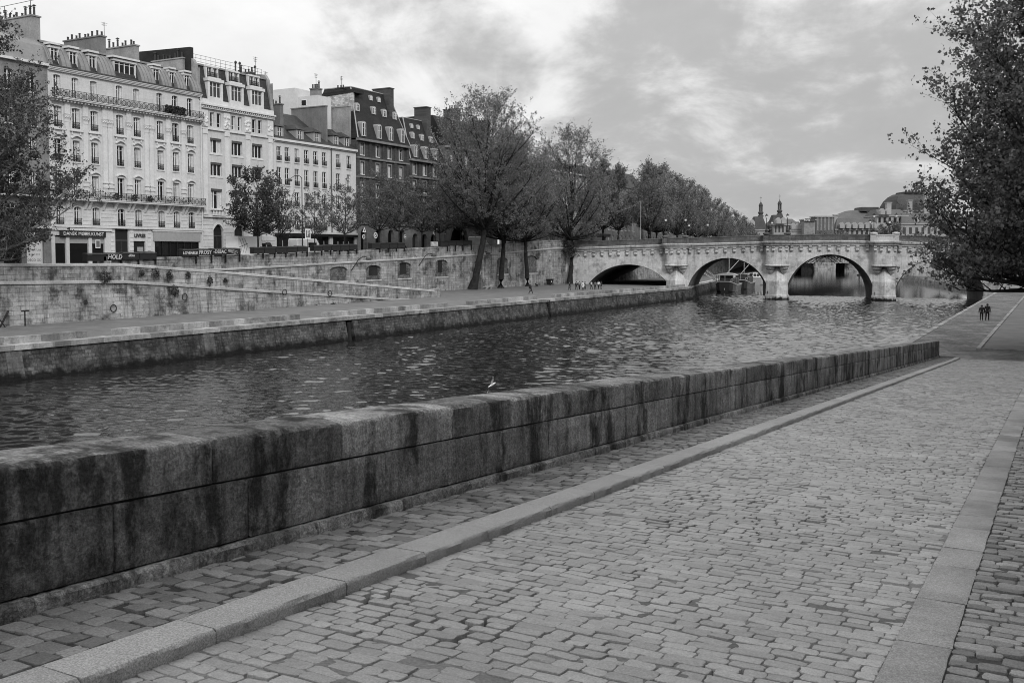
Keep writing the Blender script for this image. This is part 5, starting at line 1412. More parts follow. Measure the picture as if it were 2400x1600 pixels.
mb = MB(); mb.loft([[(-124.3, y, 30), (-124.3, y, 38.4), (-113.6, y, 38.9), (-113.6, y, 30)] for y in (146.1, 146.6)]); mb.build('wall', M['rubble_pale'], hr)
mb = MB(); mb.loft([[(-124.5, y, 38.42), (-124.5, y, 39.0), (-113.3, y, 39.5), (-113.3, y, 38.92)] for y in (146.0, 149)]); mb.build('roof', M['slate_dark'], hr)
chimney(hr, -117.6, -116, 146.3, 147.2, 39.2, 40.0, M['slate'], 3, 31)
antenna('roof_antenna', 'tallest thin aerial above the chimney of the six column pale house', -118.0, 128.3, 34.6, 40.2, 3)
antenna('roof_antenna', 'aerial on the white boxy rooftop building', -118.3, 141.6, 39.3, 42.0, 3)
antenna('roof_antenna', 'aerial with crossed arms above the rubble gable', -116.6, 146.7, 40.0, 42.2, 3)

# ---- dark brick houses with steep slate roofs
def dark_house(lab, y0, y1, z0, zc_, ztop, bays, chim, dorm, arches, ab):
    h = thing('apartment_house', lab, 'building', (FX, (y0+y1)/2, 10))
    rows = [(16.2, 18.6), (20.0, 22.5), (zc_-6.1, zc_-3.85), (zc_-2.6, zc_-.5)]
    holes = [(b-.55, b+.55, a, c, 0) for a, c in rows for b in bays] + [(q-.95, q+.95, ZB, ab, .9) for q in arches]
    facade(h, y0, y1, 15.0, zc_, [q for q in holes if q[2] > 15], M['brick_dark'], .3)
    facade(h, y0, y1, ZB, 15.0, [q for q in holes if q[2] < 15], M['stone_mid'], .8, FX, 'arcade')
    body(h, y0, y1, ZB, zc_, M['brick_dark']); dark_inside(h, y0+.1, y1-.1, ZB, zc_)
    for a, c in rows:
        for b in bays: window(h, b, a, 1.1, c-a, curtain=.4, trans=(.7,))
    tr = MB(); tr.box(FX, FX+.7, y0, y1, zc_-.12, zc_+.28); tr.box(FX, FX+.3, y0, y1, zc_-3.3, zc_-3.0); tr.box(FX, FX+.3, y0, y1, zc_-6.75, zc_-6.5); tr.box(FX, FX+.3, y0, y1, 15.0, 15.3)
    for b in bays:
        for a, c in rows: surround(tr, b, a, c, 1.1, .22, .07)
    tr.build('trim', M['stone_mid'], h)
    tr = MB()
    for q in [y0+.45] + [(a+b)/2 for a, b in zip(bays[:-1], bays[1:])] + [y1-.45]: tr.box(FX, FX+.2, q-.38, q+.38, 15.3, zc_-.15)
    tr.build('pier', M['brick_dark'], h)
    k = (ztop-zc_-.3)/3.2
    mb = MB(); A = [(FX+.5, y0, zc_+.28), (FX+.5, y1, zc_+.28), (-124, y1, zc_+.28), (-124, y0, zc_+.28)]
    T = [(FX-2.9, y0+2.3, ztop), (FX-2.9, y1-2.3, ztop), (-121, y1-2.3, ztop), (-121, y0+2.3, ztop)]
    mb.loft([A, T]); mb.build('roof', M['slate_dark'], h); rf = h
    mb = MB(); mb.tube([A[0], T[0], T[1], A[1]], .13, 5); mb.tube([T[0], T[3]], .13, 5); mb.build('ridge_lead', M['frame_grey'], rf)
    fx = lambda z: FX + .5 - (z-zc_-.28)/(ztop-zc_-.28)*3.4
    for (y, z, w, hh) in dorm:
        x_ = fx(z) + .12; mb = MB(); n = 6
        pf = [(x_, y-w/2-.15, z), (x_, y+w/2+.15, z)] + [(x_, y+(w/2+.15)*math.cos(PI*q/n), z+hh+.35*math.sin(PI*q/n)) for q in range(n+1)]
        mb.prism(pf, (-2.0, 0, 0)); d = mb.build('dormer', M['frame_grey'], rf)
        a_, g_, c_, s_, r_ = win_meshes(w, hh, 2, (.6,), 'frame_white'); p = ROOT[h]
        place('window', a_, d, (x_+.01-p[0], y-p[1], z+.05-p[2])); place('pane', g_[0], d, (x_+.03-p[0], y-p[1], z+.05-p[2]))
    for (x0, x1, ya, yb_, zt) in chim: chimney(rf, x0, x1, ya, yb_, zc_+3, zt, M['brick_dark'], 0, 3)
    for q in arches:
        mb = MB(); mb.box(FX-.75, FX-.7, q-.95, q+.95, ZB, ab); mb.build('shop_pane', M['glass_mid'] if wr.random() < .4 else M['glass'], h)
    return h
b4 = [146.7, 151.4, 155.1, 158.85]
dark_house('dark brick house with tall steep slate roof, many small dormers and one broad chimney', 144.9, 161.4, 10, 30.2, 40.2, b4, [(-117.4, -113.4, 157.2, 158.6, 41.4)],
           [(b, 30.9, 1.0, 2.4) for b in b4] + [(147.0, 35.6, .9, 1.2), (152.0, 35.6, .9, 1.2), (155.3, 35.5, .9, 1.2), (158.6, 35.4, .9, 1.2), (152.4, 38.3, .6, .7), (154.9, 38.3, .6, .7)], [147.1, 151.55, 155.5, 159.2], 14.2)
b5 = [163.4, 167.0, 170.6]
dark_house('second dark brick house with steep slate roof and brick chimney, partly behind trees', 161.42, 174.5, 10, 27.9, 36.6, b5, [(-116.6, -113.6, 170.2, 171.8, 39.5)],
           [(b, 28.5, 1.0, 2.2) for b in b5] + [(164.6, 32.4, .8, 1.0), (167.9, 32.3, .8, 1.0), (171.2, 32.2, .8, 1.0), (165.6, 34.6, .6, .6), (167.9, 34.6, .6, .6)], [163.6, 166.9, 170.2], 13.6)

# arch over the side street and the houses beyond it
h6 = thing('arcade_building', 'dark stone building pierced by one big round archway behind the trees', 'building', (FX, 184, 10))
b6 = [177.2, 180.2, 183.2, 187.5, 190.5, 193.5]
hl = [(b-.6, b+.6, a, a+2.4, 0) for a in (16.6, 20.4, 24.2, 28.2) for b in b6] + [(176.4, 184.2, ZB, 15.5, 3.6), (187.6, 190.4, ZB, 13.4, 1.3)]
facade(h6, 174.52, 196.5, ZB, 32.0, hl, M['stone_dark'], .9); body(h6, 174.52, 196.5, ZB, 32, M['stone_dark']); dark_inside(h6, 174.6, 196.4, ZB, 32, FX-3)
for a in (16.6, 20.4, 24.2, 28.2):
    for b in b6: window(h6, b, a, 1.2, 2.4, curtain=.6)
mb = MB(); mb.loft([[(FX+.5, y, 32.0), (FX-3, y, 38.4), (-124, y, 38.4), (-124, y, 32)] for y in (174.52, 196.5)]); mb.build('roof', M['slate_dark'], h6); rf = h6
chimney(rf, -117, -113.5, 181.8, 183.2, 34, 40.6, M['brick_dark'], 5, 41); chimney(rf, -117, -113.5, 194.5, 196, 34, 39.6, M['brick_dark'], 5, 42)
mb = MB(); mb.box(FX, FX+.5, 174.52, 196.5, 31.6, 32.0); mb.build('cornice', M['stone_mid'], h6); mb = MB(); mb.box(FX, FX+.3, 174.52, 196.5, 15.9, 16.2); mb.build('string_course', M['stone_mid'], h6)
h7 = thing('corner_building', 'corner building with tall pale shutters above a dark cafe behind the tree trunks', 'building', (-112, 240, 11))
ys7 = [226.5+2.05*k for k in range(15)]
facade(h7, 222, 258, 8, 30.5, [(b-.55, b+.55, a, a+3.0, 0) for a in (17.6, 22.4, 27.0) for b in ys7] + [(223, 257, 8, 14.6, 0)], M['stone_mid'], .4); body(h7, 222, 258, 8, 30.5, M['stone_dark']); dark_inside(h7, 222.1, 257.9, 8, 33)
for a in (17.6, 22.4, 27.0):
    for b in ys7:
        o = window(h7, b, a, 1.1, 3.0, curtain=1.0, pale=.7)
        if a < 18: 
            mb = MB(); p = ROOT[h7]; mb.box(FX+.02, FX+.1, b+.56, b+.98, a, a+3.1); mb.build('shutter', M['curtain'], h7)
mb = MB(); mb.box(FX, FX+1.4, 222, 258, 14.4, 15.2); mb.build('awning', M['shop_dark'], h7)
mb = MB(); mb.poly([(FX-.3, 222, 8), (FX-.3, 258, 8), (FX-.3, 258, 14.6), (FX-.3, 222, 14.6)]); mb.build('shop_pane', M['glass'], h7)
mb = MB(); mb.box(FX, FX+.6, 222, 258, 30.3, 30.7); mb.build('cornice', M['trim_white'], h7)
mb = MB(); mb.loft([[(FX+.4, y, 30.7), (FX-3.5, y, 33.5), (-124, y, 33.5), (-124, y, 30)] for y in (222, 258)]); mb.build('roof', M['slate_dark'], h7)
for i, (ya, yb_, zt) in enumerate(((262, 300, 30), (302, 352, 27))):
    hh = thing('apartment_house', ('nearer' if i == 0 else 'farther') + ' stone house downstream of the bridge hidden behind quay trees', 'building', (-118, (ya+yb_)/2, 9))
    bb = [ya+2.5+3.2*k for k in range(int((yb_-ya-3)/3.2))]
    facade(hh, ya, yb_, 7, zt, [(b-.6, b+.6, a, a+2.3, 0) for a in (13, 16.8, 20.6) for b in bb], M['stone_mid'], .3, -118); body(hh, ya, yb_, 7, zt, M['stone_dark'], -118.3, -130)
    for a in (13, 16.8, 20.6):
        for b in bb: window(hh, b, a, 1.2, 2.3, -118, curtain=.3)
    mb = MB(); mb.loft([[(-117.6, y, zt), (-121, y, zt+5), (-130, y, zt+5), (-130, y, zt)] for y in (ya, yb_)]); mb.build('roof', M['slate'], hh)
# ------------------------------------------------------------------ trees
def envelope(kind):
    if kind == 'tall':   return lambda h: (math.sin(PI*min(1, max(0, h))**.62))**.75*(1-.25*h)
    if kind == 'round':  return lambda h: float(np.interp(h, [0, .08, .25, .5, .75, .9, 1], [.55, .78, .98, 1, .8, .5, .15]))
    if kind == 'wide': return lambda h: float(np.interp(h, [0, .08, .3, .55, .8, 1], [.72, .95, 1, .97, .72, .2]))
    return lambda h: (math.sin(PI*min(1, max(0, h*.96+.02))))**.6
def tree_meshes(seed, H, z0, Rr, kind='tall', limbs=22, subs=7, twigs=6, lpt=13, leaf=.22, trunk_r=.3, lean=(0, 0), fork=None, up=.55, leafmat='leaf', bark='bark', twig_r=.02, sparse=0.0, clip=None, zexp=1.08, droop=0.0):
    """a trunk with limbs and branches, and a crown of single leaves. z0 = height where the crown starts"""
    rs = np.random.default_rng(seed); env = envelope(kind)
    mb = MB()
    TOP = H*.9
    def tp(u):
        z = u*TOP
        zl = 9*(1 - math.exp(-z/9))
        return np.array([lean[0]*zl + .12*math.sin(z*.5+seed)*min(1, z/4), lean[1]*zl + .14*math.cos(z*.4+seed*2)*min(1, z/4), z])
    def tr(u): return trunk_r*((1-u)**.8*.92 + .03) + trunk_r*.45*math.exp(-u*TOP/.5)
    us = np.linspace(0, 1, 16)
    mb.tube([tp(u) for u in us], [tr(u) for u in us], 9)
    LP, LD = [], []
    ga = rs.uniform(0, 6.28)
    for i in range(limbs):
        hf = (i + .5)/limbs                      # height fraction of the limb END within the crown
        ga += 2.39996 + rs.normal(0, .25)
        ze = z0 + (H-z0)*(hf**zexp)
        rad = Rr*env(hf)*rs.uniform(.72, 1.05)
        zs_ = max(z0*.9, ze - rad*rs.uniform(.5, 1.1)*up*2 - .6)
        us_ = min(.97, zs_/TOP)
        a = tp(us_); end = tp(min(1, ze/TOP)); end[2] = ze
        if droop and hf < .3: end[2] -= droop*rs.uniform(0, 1)*(1 - hf/.3)
        end = end + np.array([math.cos(ga)*rad, math.sin(ga)*rad, 0])
        mid = (a + end)/2 + np.array([math.cos(ga), math.sin(ga), 0])*rad*.12 - np.array([0, 0, .04*rad])
        q = lambda t: (1-t)**2*a + 2*t*(1-t)*mid + t*t*end
        L = np.linalg.norm(end - a); r0 = max(.03, min(tr(us_)*.62, .03 + .022*L))
        ts = np.linspace(0, 1, 7)
        mb.tube([q(t) for t in ts], [r0*(1-t)**.8 + .012 for t in ts], 5)
        ns = max(3, int(subs*(.6 + .5*L/max(Rr, .1))))
        for j in range(ns):
            t0 = .25 + .75*(j + rs.uniform(.2, .8))/ns
            b = q(t0); d = end - a; d = d/np.linalg.norm(d)
            rv = rs.normal(0, 1, 3); rv[2] = abs(rv[2])*.5 + up*.7
            dd = d*.7 + rv*.75; dd /= np.linalg.norm(dd)
            sl_ = (.18*L + .9)*rs.uniform(.6, 1.2)
            e = b + dd*sl_ + np.array([0, 0, .12*sl_])
            m2 = (b+e)/2 + rs.normal(0, .08, 3)*sl_
            q2 = lambda t: (1-t)**2*b + 2*t*(1-t)*m2 + t*t*e
            mb.tube([q2(t) for t in (0, .5, 1)], [max(.014, r0*.4*(1-t0*.5)), .018, .009], 4)
            for k in range(twigs):
                if rs.random() < sparse: continue
                t1 = .2 + .8*(k+1)/twigs
                c = q2(t1); rv = rs.normal(0, 1, 3); rv[2] = rv[2]*.5 + up
                d3 = dd*.5 + rv*.8; d3 /= np.linalg.norm(d3)
                tl = rs.uniform(.55, 1.25)*(.5 + .05*H)
                f = c + d3*tl
                if k % 2 == 0: mb.tube([c, (c+f)/2 + rs.normal(0, .04, 3), f], [twig_r, twig_r*.8, twig_r*.5], 3)
                m_ = rs.integers(int(lpt*.6), int(lpt*1.4)+1)
                tt = (rs.choice(rs.uniform(.2, 1.05, 3), m_) + rs.normal(0, .05, m_))[:, None]
                LP.append(c + (f-c)*tt + rs.normal(0, .5*leaf + .02, (m_, 3)))
    LP = np.concatenate(LP); n = len(LP)
    if clip is not None: LP = LP[clip(LP)]; n = len(LP)
    U = rs.normal(0, 1, (n, 3)); U /= np.linalg.norm(U, axis=1)[:, None]
    W_ = np.cross(U, rs.normal(0, 1, (n, 3))); W_ /= np.linalg.norm(W_, axis=1)[:, None]
    s = leaf*rs.uniform(.4, 1.25, n)[:, None]*.5
    V = np.stack([LP - U*s, LP + W_*s*.8 - U*s*.15, LP + U*s, LP - W_*s*.8 - U*s*.15], 1).reshape(-1, 3)
    crown = np_mesh('crown', V, np.arange(4*n).reshape(-1, 4), M[leafmat])
    trunk = mb.mesh('trunk', M[bark], True)
    return trunk, crown, n
def tree(name, lab, meshes, loc, rz=0.0, scale=None, group=None):
    o = thing(name, lab, 'tree', loc, rz, group)
    if scale: o.scale = (scale,)*3 if not isinstance(scale, tuple) else scale
    place('trunk', meshes[0], o); place('crown', meshes[1], o)
    return o

# four big quay trees on the left bank
big = [tree_meshes(41, 35.5, 12.5, 11.5, 'round', 54, 10, 7, 15, .27, .72, (.30, .16), leafmat='leaf_light', up=.75, droop=3.0, twig_r=.012),
       tree_meshes(42, 30.0, 10.5, 9.5, 'round', 46, 9, 7, 14, .27, .58, (.07, .05), leafmat='leaf_light', up=.75, droop=3.0, twig_r=.012),
       tree_meshes(43, 33.5, 11.0, 9.5, 'round', 46, 9, 7, 14, .27, .52, (.05, .03), leafmat='leaf_light', up=.85, droop=3.0, twig_r=.012)]
Q = 'big quay trees below the embankment wall'
tree('plane_tree', 'biggest quay tree, thick leaning trunk left of the stone bench', big[0], (-95.5, 158.1, 2.9), 0, None, Q)
tree('plane_tree', 'quay tree with a dark forked trunk just right of the stone bench', big[1], (-95.4, 168.6, 2.9), .4, None, Q)
tree('plane_tree', 'quay tree with the thinnest trunk, in front of a blocked niche', big[1], (-95.5, 180.0, 2.9), 3.6, (.88, .88, .98), Q)
tree('plane_tree', 'quay tree closest to the bridge with a leafy shoot on its trunk', big[2], (-95.5, 200.0, 2.9), .2, (1.12, 1.12, 1.0), Q)
rs = np.random.default_rng(9)
o = [q for q in bpy.data.objects if q.get('label', '').startswith('quay tree closest')][0]
n = 420; P = np.stack([rs.normal(0, .7, n), rs.normal(0, .7, n), rs.uniform(6.0, 9.6, n)], 1); U = rs.normal(0, .13, (n, 3)); W_ = rs.normal(0, .13, (n, 3))
place('trunk_shoots', np_mesh('trunk_shoots', np.stack([P-U, P+W_, P+U, P-W_], 1).reshape(-1, 3), np.arange(4*n).reshape(-1, 4), M['leaf']), o)

for i in range(12):  # row out of view, added to keep sun and sky off the ramp
    tree('plane_tree', 'unseen street tree added on the high bank to shade the cobbled ramp', big[1 + i % 2], (11.5 + (i % 3), -38 + 14.5*i + 3*(i % 2), 10.1), i*1.9, .72, 'unseen shading trees on the high bank')
tree('plane_tree', 'broad tree on the upper street filling the gap behind the last two quay trees', big[1], (-104.5, 190.5, 10.8), 2.6, .8)
# young trees along the upper street
young = [tree_meshes(51, 11.0, 3.6, 3.9, 'round', 18, 7, 6, 14, .26, .15, leafmat='leaf_dark', up=.5),
         tree_meshes(52, 10.5, 3.8, 3.4, 'round', 14, 6, 5, 11, .24, .12, leafmat='leaf', up=.6, sparse=.15),
         tree_meshes(53, 13.0, 4.5, 4.6, 'round', 18, 7, 6, 13, .26, .16, leafmat='leaf', up=.5)]
YT = [(-101, 107.8, 0, 1.12, 'dense dark round street tree in front of the cream stone house'), (-103, 114.5, 1, .95, 'thin street tree just right of the dense dark one'), (-101, 120.2, 1, .92, 'slim young street tree beside the lamp post'),
      (-101, 127.6, 1, 1.05, 'young street tree behind the white van roof'), (-101, 137.0, 2, 1.0, 'broad street tree before the boundary of pale and dark houses'), (-101.5, 143.5, 2, .95, 'street tree in front of the first dark brick house'),
      (-101, 149.5, 2, .9, 'street tree with many low spreading limbs before the arcade'), (-101, 155.5, 2, .85, 'street tree half hidden behind the leaning quay tree'), (-104, 168, 2, .95, 'street tree standing before the big archway'), (-104, 186, 2, .9, 'street tree behind the thin quay tree')]
for i, (x, y, k, s, lab) in enumerate(YT):
    tree('street_tree', lab, young[k], (x, y, zs(y)+.1), i*1.7, s, 'young street trees on the upper quay')
# row of trees downstream of the bridge
far = [tree_meshes(61, 21, 5, 6.2, 'tall', 26, 8, 6, 12, .34, .35, leafmat='leaf', up=.9), tree_meshes(62, 20, 4.5, 6.0, 'round', 26, 8, 6, 12, .36, .35, leafmat='leaf_light', up=.9)]
FT = [(-99, 236, 0, .95), (-93, 243, 1, 1.0), (-97, 252, 0, 1.05), (-99, 263, 1, 1.08), (-101, 274, 0, 1.1), (-101, 286, 1, 1.05), (-102, 298, 1, 1.02), (-103, 311, 1, .98), (-105, 325, 0, .92), (-106, 340, 1, .86), (-108, 357, 1, .8), (-110, 377, 1, .74), (-113, 400, 0, .66), (-117, 425, 1, .6), (-105, 240, 0, 1.05)]
for i, (x, y, k, s) in enumerate(FT):
    tree('quay_tree', 'tree in the leafy row along the left bank just downstream of the bridge', far[k], (x, y, zs(y)), i*2.1, s, 'trees lining the left bank downstream of the bridge')
# the two trees that frame the picture
right = tree_meshes(71, 30.5, 5.2, 10.6, 'wide', 135, 13, 10, 13, .28, .45, (-.01, 0), leafmat='leaf', up=.6, twig_r=.013, zexp=1.3, droop=2.2)
tree('plane_tree', 'large leafy tree at the right edge overhanging the cobbled quay', right, (2.2, 80.5, QZ), .8)
left = tree_meshes(72, 26.0, 1.2, 12.0, 'wide', 72, 12, 9, 15, .25, .45, leafmat='leaf_dark', up=.45, twig_r=.016, bark='bark_pale', droop=1.5)
tree('plane_tree', 'large dark tree at the left edge in front of the shops', left, (-92.0, 55.5, 7.6), 2.0)

# ------------------------------------------------------------------ street lamp, signs, vehicles on the upper street
def tall_lamp(x, y, h, lab):
    z = zs(y); l_ = thing('street_lamp', lab, 'street lamp', (x, y, z))
    mb = MB(); mb.lathe((x, y, z), [(.16, 0), (.16, .8), (.09, .9), (.055, h)], 8); mb.build('post', M['iron'], l_)
    mb = MB(); mb.tube([(x, y, z+h), (x+.2, y-.7, z+h+.25), (x+.4, y-2.0, z+h+.2), (x+.6, y-3.2, z+h-.3)], .05, 5); mb.tube([(x, y, z+5), (x-.5, y-.6, z+5.3), (x-.6, y-1.0, z+5.15)], .04, 5); mb.build('arm', M['iron'], l_)
    mb = MB(); mb.lathe((x+.65, y-3.5, z+h-.75), [(.02, 0), (.4, .05), (.45, .25), (.2, .45), (.05, .5)], 9); mb.build('lamp_head', M['iron_grey'], l_, True)
tall_lamp(-100, 116.2, 12.2, 'tall curved street lamp rising before the six column pale house')
def sign_post(x, y, h, lab, kind='round', r=.36):
    z = zs(y); s_ = thing('road_sign', lab, 'road sign', (x, y, z))
    mb = MB(); mb.tube([(x, y, z), (x, y, z+h)], .04, 5); mb.build('post', M['iron_grey'], s_)
    mb = MB(); n = 16; 
    if kind == 'rect': mb.box(x+.04, x+.08, y-r*.8, y+r*.8, z+h-2*r, z+h)
    elif kind == 'tri': mb.loft([[(x+q, y+r*1.2*math.cos(PI/2+2*PI*i/3), z+h-r+r*1.2*math.sin(PI/2+2*PI*i/3)) for i in range(3)] for q in (.04, .08)])
    else: mb.loft([[(x+q, y+r*math.cos(2*PI*i/n), z+h-r+r*math.sin(2*PI*i/n)) for i in range(n)] for q in (.04, .08)])
    p = mb.build('plate', M['sign_white'], s_)
    mb = MB(); f = .74
    if kind == 'rect': mb.box(x+.08, x+.1, y-r*.8*f, y+r*.8*f, z+h-r-r*f, z+h-r+r*f)
    elif kind == 'tri': mb.loft([[(x+q, y+r*.6*math.cos(PI/2+2*PI*i/3), z+h-r+r*.6*math.sin(PI/2+2*PI*i/3)) for i in range(3)] for q in (.08, .09)])
    elif kind == 'noentry': mb.loft([[(x+q, y+r*.9*math.cos(2*PI*i/n), z+h-r+r*.9*math.sin(2*PI*i/n)) for i in range(n)] for q in (.08, .09)])
    else: mb.loft([[(x+q, y+r*f*math.cos(2*PI*i/n), z+h-r+r*f*math.sin(2*PI*i/n)) for i in range(n)] for q in (.08, .09)])
    mb.build('sign_face', M['sign_mid'], p)
    if kind == 'rect': lettering('P', .6*r/.36, M['lettering_white'], s_, (x+.105, y, z+h-r), extrude=.003)
    if kind == 'noentry':
        mb = MB(); mb.box(x+.09, x+.1, y-r*.6, y+r*.6, z+h-r-.07, z+h-r+.07); mb.build('bar', M['sign_white'], p)
    if kind == 'arrow':
        mb = MB(); mb.tube([(x+.1, y+.18, z+h-r+.18), (x+.1, y-.14, z+h-r-.14)], .035, 4); mb.tube([(x+.1, y-.16, z+h-r+.04), (x+.1, y-.16, z+h-r-.16), (x+.1, y+.04, z+h-r-.16)], .035, 4); mb.build('arrow', M['sign_white'], p)
    return s_
sign_post(-99.6, 116.9, 4.6, 'tall blue and white parking sign on the lamp post side of the street', 'rect', .75)
sign_post(-99.5, 130.5, 3.6, 'round sign with a triangular warning sign above, in front of the narrow pale house', 'round', .36); sign_post(-99.5, 130.7, 4.7, 'triangular warning sign above the round one by the narrow pale house', 'tri', .45)
sign_post(-100, 134.4, 3.9, 'round sign with a diagonal arrow in front of the second arcade opening', 'arrow', .5)
sign_post(-100, 142.9, 3.4, 'round no entry sign left of the three small arches', 'noentry', .36)
sign_post(-100.5, 153.0, 4.0, 'round sign with slanted bar before the small arches', 'arrow', .42)
sign_post(-101, 163.6, 3.6, 'no entry sign in the mouth of the big archway', 'noentry', .34)
sign_post(-101.5, 158.0, 4.2, 'small white rectangular board in front of the big archway', 'rect', .45)
sign_post(-100.5, 176.0, 3.9, 'square white framed sign between the second and third quay trees', 'rect', .6)
sign_post(-100.5, 208.0, 3.4, 'square framed sign at the bridge end right of the last quay tree', 'rect', .45)
mb = MB(); mb.box(-100.2, -99.8, 152.0, 152.4, zs(152)+2.9, zs(152)+4.0); mb.tube([(-100, 152.2, zs(152)), (-100, 152.2, zs(152)+3)], .05)
tl = thing('traffic_light', 'black traffic light in front of the arcade with a small lit lamp', 'traffic light', (-100, 152.6, zs(152)))
mb = MB(); mb.tube([(-100, 152.6, zs(152)), (-100, 152.6, zs(152)+4.0)], .06); mb.build('post', M['iron'], tl)
mb = MB(); mb.box(-100.0, -99.7, 152.3, 152.9, zs(152)+4.0, zs(152)+5.4); mb.build('housing', M['iron'], tl)
mb = MB(); mb.lathe((-99.68, 152.6, zs(152)+4.25), [(.01, -.12), (.12, -.05), (.12, .05), (.01, .12)], 8); mb.build('lens', M['sign_white'], tl)

def vehicle(lab, cat, name, x, y, L, W, H, paint, kind='car', z=None):
    """long axis along the street (y)"""
    z = zs(y) if z is None else z
    v = thing(name, lab, cat, (x, y, z))
    w = W/2
    def sec(yy, pts): return [(x+px, yy, z+pz) for px, pz in pts]
    if kind == 'van':
        P = lambda ww, zt: [(-ww, .35), (ww, .35), (ww*1.0, 1.1), (ww*.93, zt-.12), (ww*.8, zt), (-ww*.8, zt), (-ww*.93, zt-.12), (-ww, 1.1)]
        mb = MB(); mb.loft([sec(y-L/2, P(w*.92, H*.96)), sec(y-L/2+.15, P(w, H)), sec(y+L*.22, P(w, H)), sec(y+L*.36, P(w*.97, H*.66)), sec(y+L/2-.1, P(w*.93, H*.5)), sec(y+L/2, P(w*.85, H*.42))])
        mb.build('body', paint, v, False)
        mb = MB(); mb.box(x+w*.98, x+w*1.01, y-L*.1, y+L*.2, z+H*.55, z+H*.8); mb.build('side_window', M['glass'], v)
        mb = MB(); mb.hexa([(x-w*.8, y+L*.23, z+H*.97), (x+w*.8, y+L*.23, z+H*.97), (x+w*.8, y+L*.36, z+H*.68), (x-w*.8, y+L*.36, z+H*.68)], [(x-w*.8, y+L*.25, z+H*.99), (x+w*.8, y+L*.25, z+H*.99), (x+w*.8, y+L*.38, z+H*.7), (x-w*.8, y+L*.38, z+H*.7)]); mb.build('windscreen', M['glass'], v)
    elif kind == 'truck':
        mb = MB(); mb.box(x-w, x+w, y-L/2, y+L*.22, z+.9, z+H); mb.build('cargo_box', paint, v)
        mb = MB(); P = lambda ww, zt: [(-ww, .4), (ww, .4), (ww, 1.2), (ww*.9, zt), (-ww*.9, zt), (-ww, 1.2)]
        mb.loft([sec(y+L*.24, P(w*.95, H*.8)), sec(y+L*.38, P(w*.95, H*.8)), sec(y+L*.48, P(w*.92, H*.5)), sec(y+L/2, P(w*.9, H*.36))]); mb.build('cab', paint, v)
        mb = MB(); mb.box(x+w*.88, x+w*.93, y+L*.28, y+L*.4, z+H*.5, z+H*.72); mb.build('side_window', M['glass'], v)
        mb = MB()
        for k in range(3): mb.tube([(x+w+.01, y-L*.42+.5*k, z+1.2), (x+w+.01, y-L*.36+.5*k, z+H*.6), (x+w+.01, y-L*.44+.5*k, z+H*.9)], .03, 4)
        mb.tube([(x+w+.01, y-L*.46, z+H*.55), (x+w+.01, y-L*.2, z+H*.7)], .04, 4); mb.build('graffiti', M['lettering_dark'], v)
    else:
        P = lambda ww, zt: [(-ww, .3), (ww, .3), (ww*1.02, .65), (ww*.95, .9), (ww*.72, zt), (-ww*.72, zt), (-ww*.95, .9), (-ww*1.02, .65)]
        mb = MB(); mb.loft([sec(y-L/2, P(w*.85, .95)), sec(y-L*.42, P(w, 1.0)), sec(y-L*.28, P(w, H)), sec(y+L*.05, P(w, H)), sec(y+L*.2, P(w, 1.0)), sec(y+L*.45, P(w*.95, .85)), sec(y+L/2, P(w*.82, .7))]); mb.build('body', paint, v, False)
        mb = MB(); mb.hexa([(x+w*.9, y-L*.3, z+.98), (x+w*.93, y-L*.3, z+.98), (x+w*.93, y+L*.14, z+.98), (x+w*.9, y+L*.14, z+.98)], [(x+w*.76, y-L*.24, z+H*.95), (x+w*.8, y-L*.24, z+H*.95), (x+w*.8, y+L*.03, z+H*.95), (x+w*.76, y+L*.03, z+H*.95)]); mb.build('side_window', M['glass'], v)
    for yy in (y-L*.31, y+L*.31):
        for sx in (-1, 1):
            mb = MB(); n = 12
            mb.loft([[(x+sx*(w-.2)+dx, yy+.33*math.cos(2*PI*i/n), z+.33+.33*math.sin(2*PI*i/n)) for i in range(n)] for dx in (-.1, .22*sx)]); mb.build('wheel', M['rubber'], v)
    return v
vehicle('white van with only its roof showing above the bookstalls', 'van', 'parked_van', -105.4, 123.4, 6.6, 2.0, 3.05, M['paint_white'], 'van')
vehicle('white box truck scrawled with graffiti in front of the third arched door', 'truck', 'parked_truck', -105.2, 110.2, 6.6, 2.3, 3.6, M['paint_white'], 'truck')
vehicle('dark van parked in front of the middle arched door', 'van', 'parked_van', -108, 115.8, 5.0, 2.0, 2.7, M['paint_dark'], 'van')
vehicle('dark car before the arcade with a pale bonnet', 'car', 'parked_car', -102.5, 145.5, 4.2, 1.8, 1.5, M['paint_dark'])
vehicle('pale car partly hidden by the leaning quay tree', 'car', 'parked_car', -103.5, 166.5, 4.3, 1.8, 1.5, M['paint_white'])
vehicle('pale van with dark windows between the first two quay trees', 'van', 'parked_van', -104.5, 175.5, 5.2, 2.0, 2.5, M['paint_white'], 'van')
vehicle('white car half visible at the extreme left edge', 'car', 'parked_car', -104.5, 62.8, 4.3, 1.8, 1.5, M['paint_white'])
vehicle('grey car on the street behind the third quay tree', 'car', 'parked_car', -104, 190, 4.3, 1.8, 1.5, M['paint_grey'])
fl = thing('flagpole', 'white pole with a cable hanging to the left at the street end of the bridge', 'pole', (-86.5, 219.5, 11.4))
mb = MB(); mb.tube([(-86.5, 219.5, 10.5), (-86.5, 219.5, 22.0)], [.09, .06], 6); mb.build('pole', M['frame_grey'], fl)
mb = MB(); mb.tube([(-86.5, 219.5, 22.0), (-88.5, 219, 20.6), (-92.0, 218, 19.6)], .03, 4); mb.build('cable', M['frame_grey'], fl)
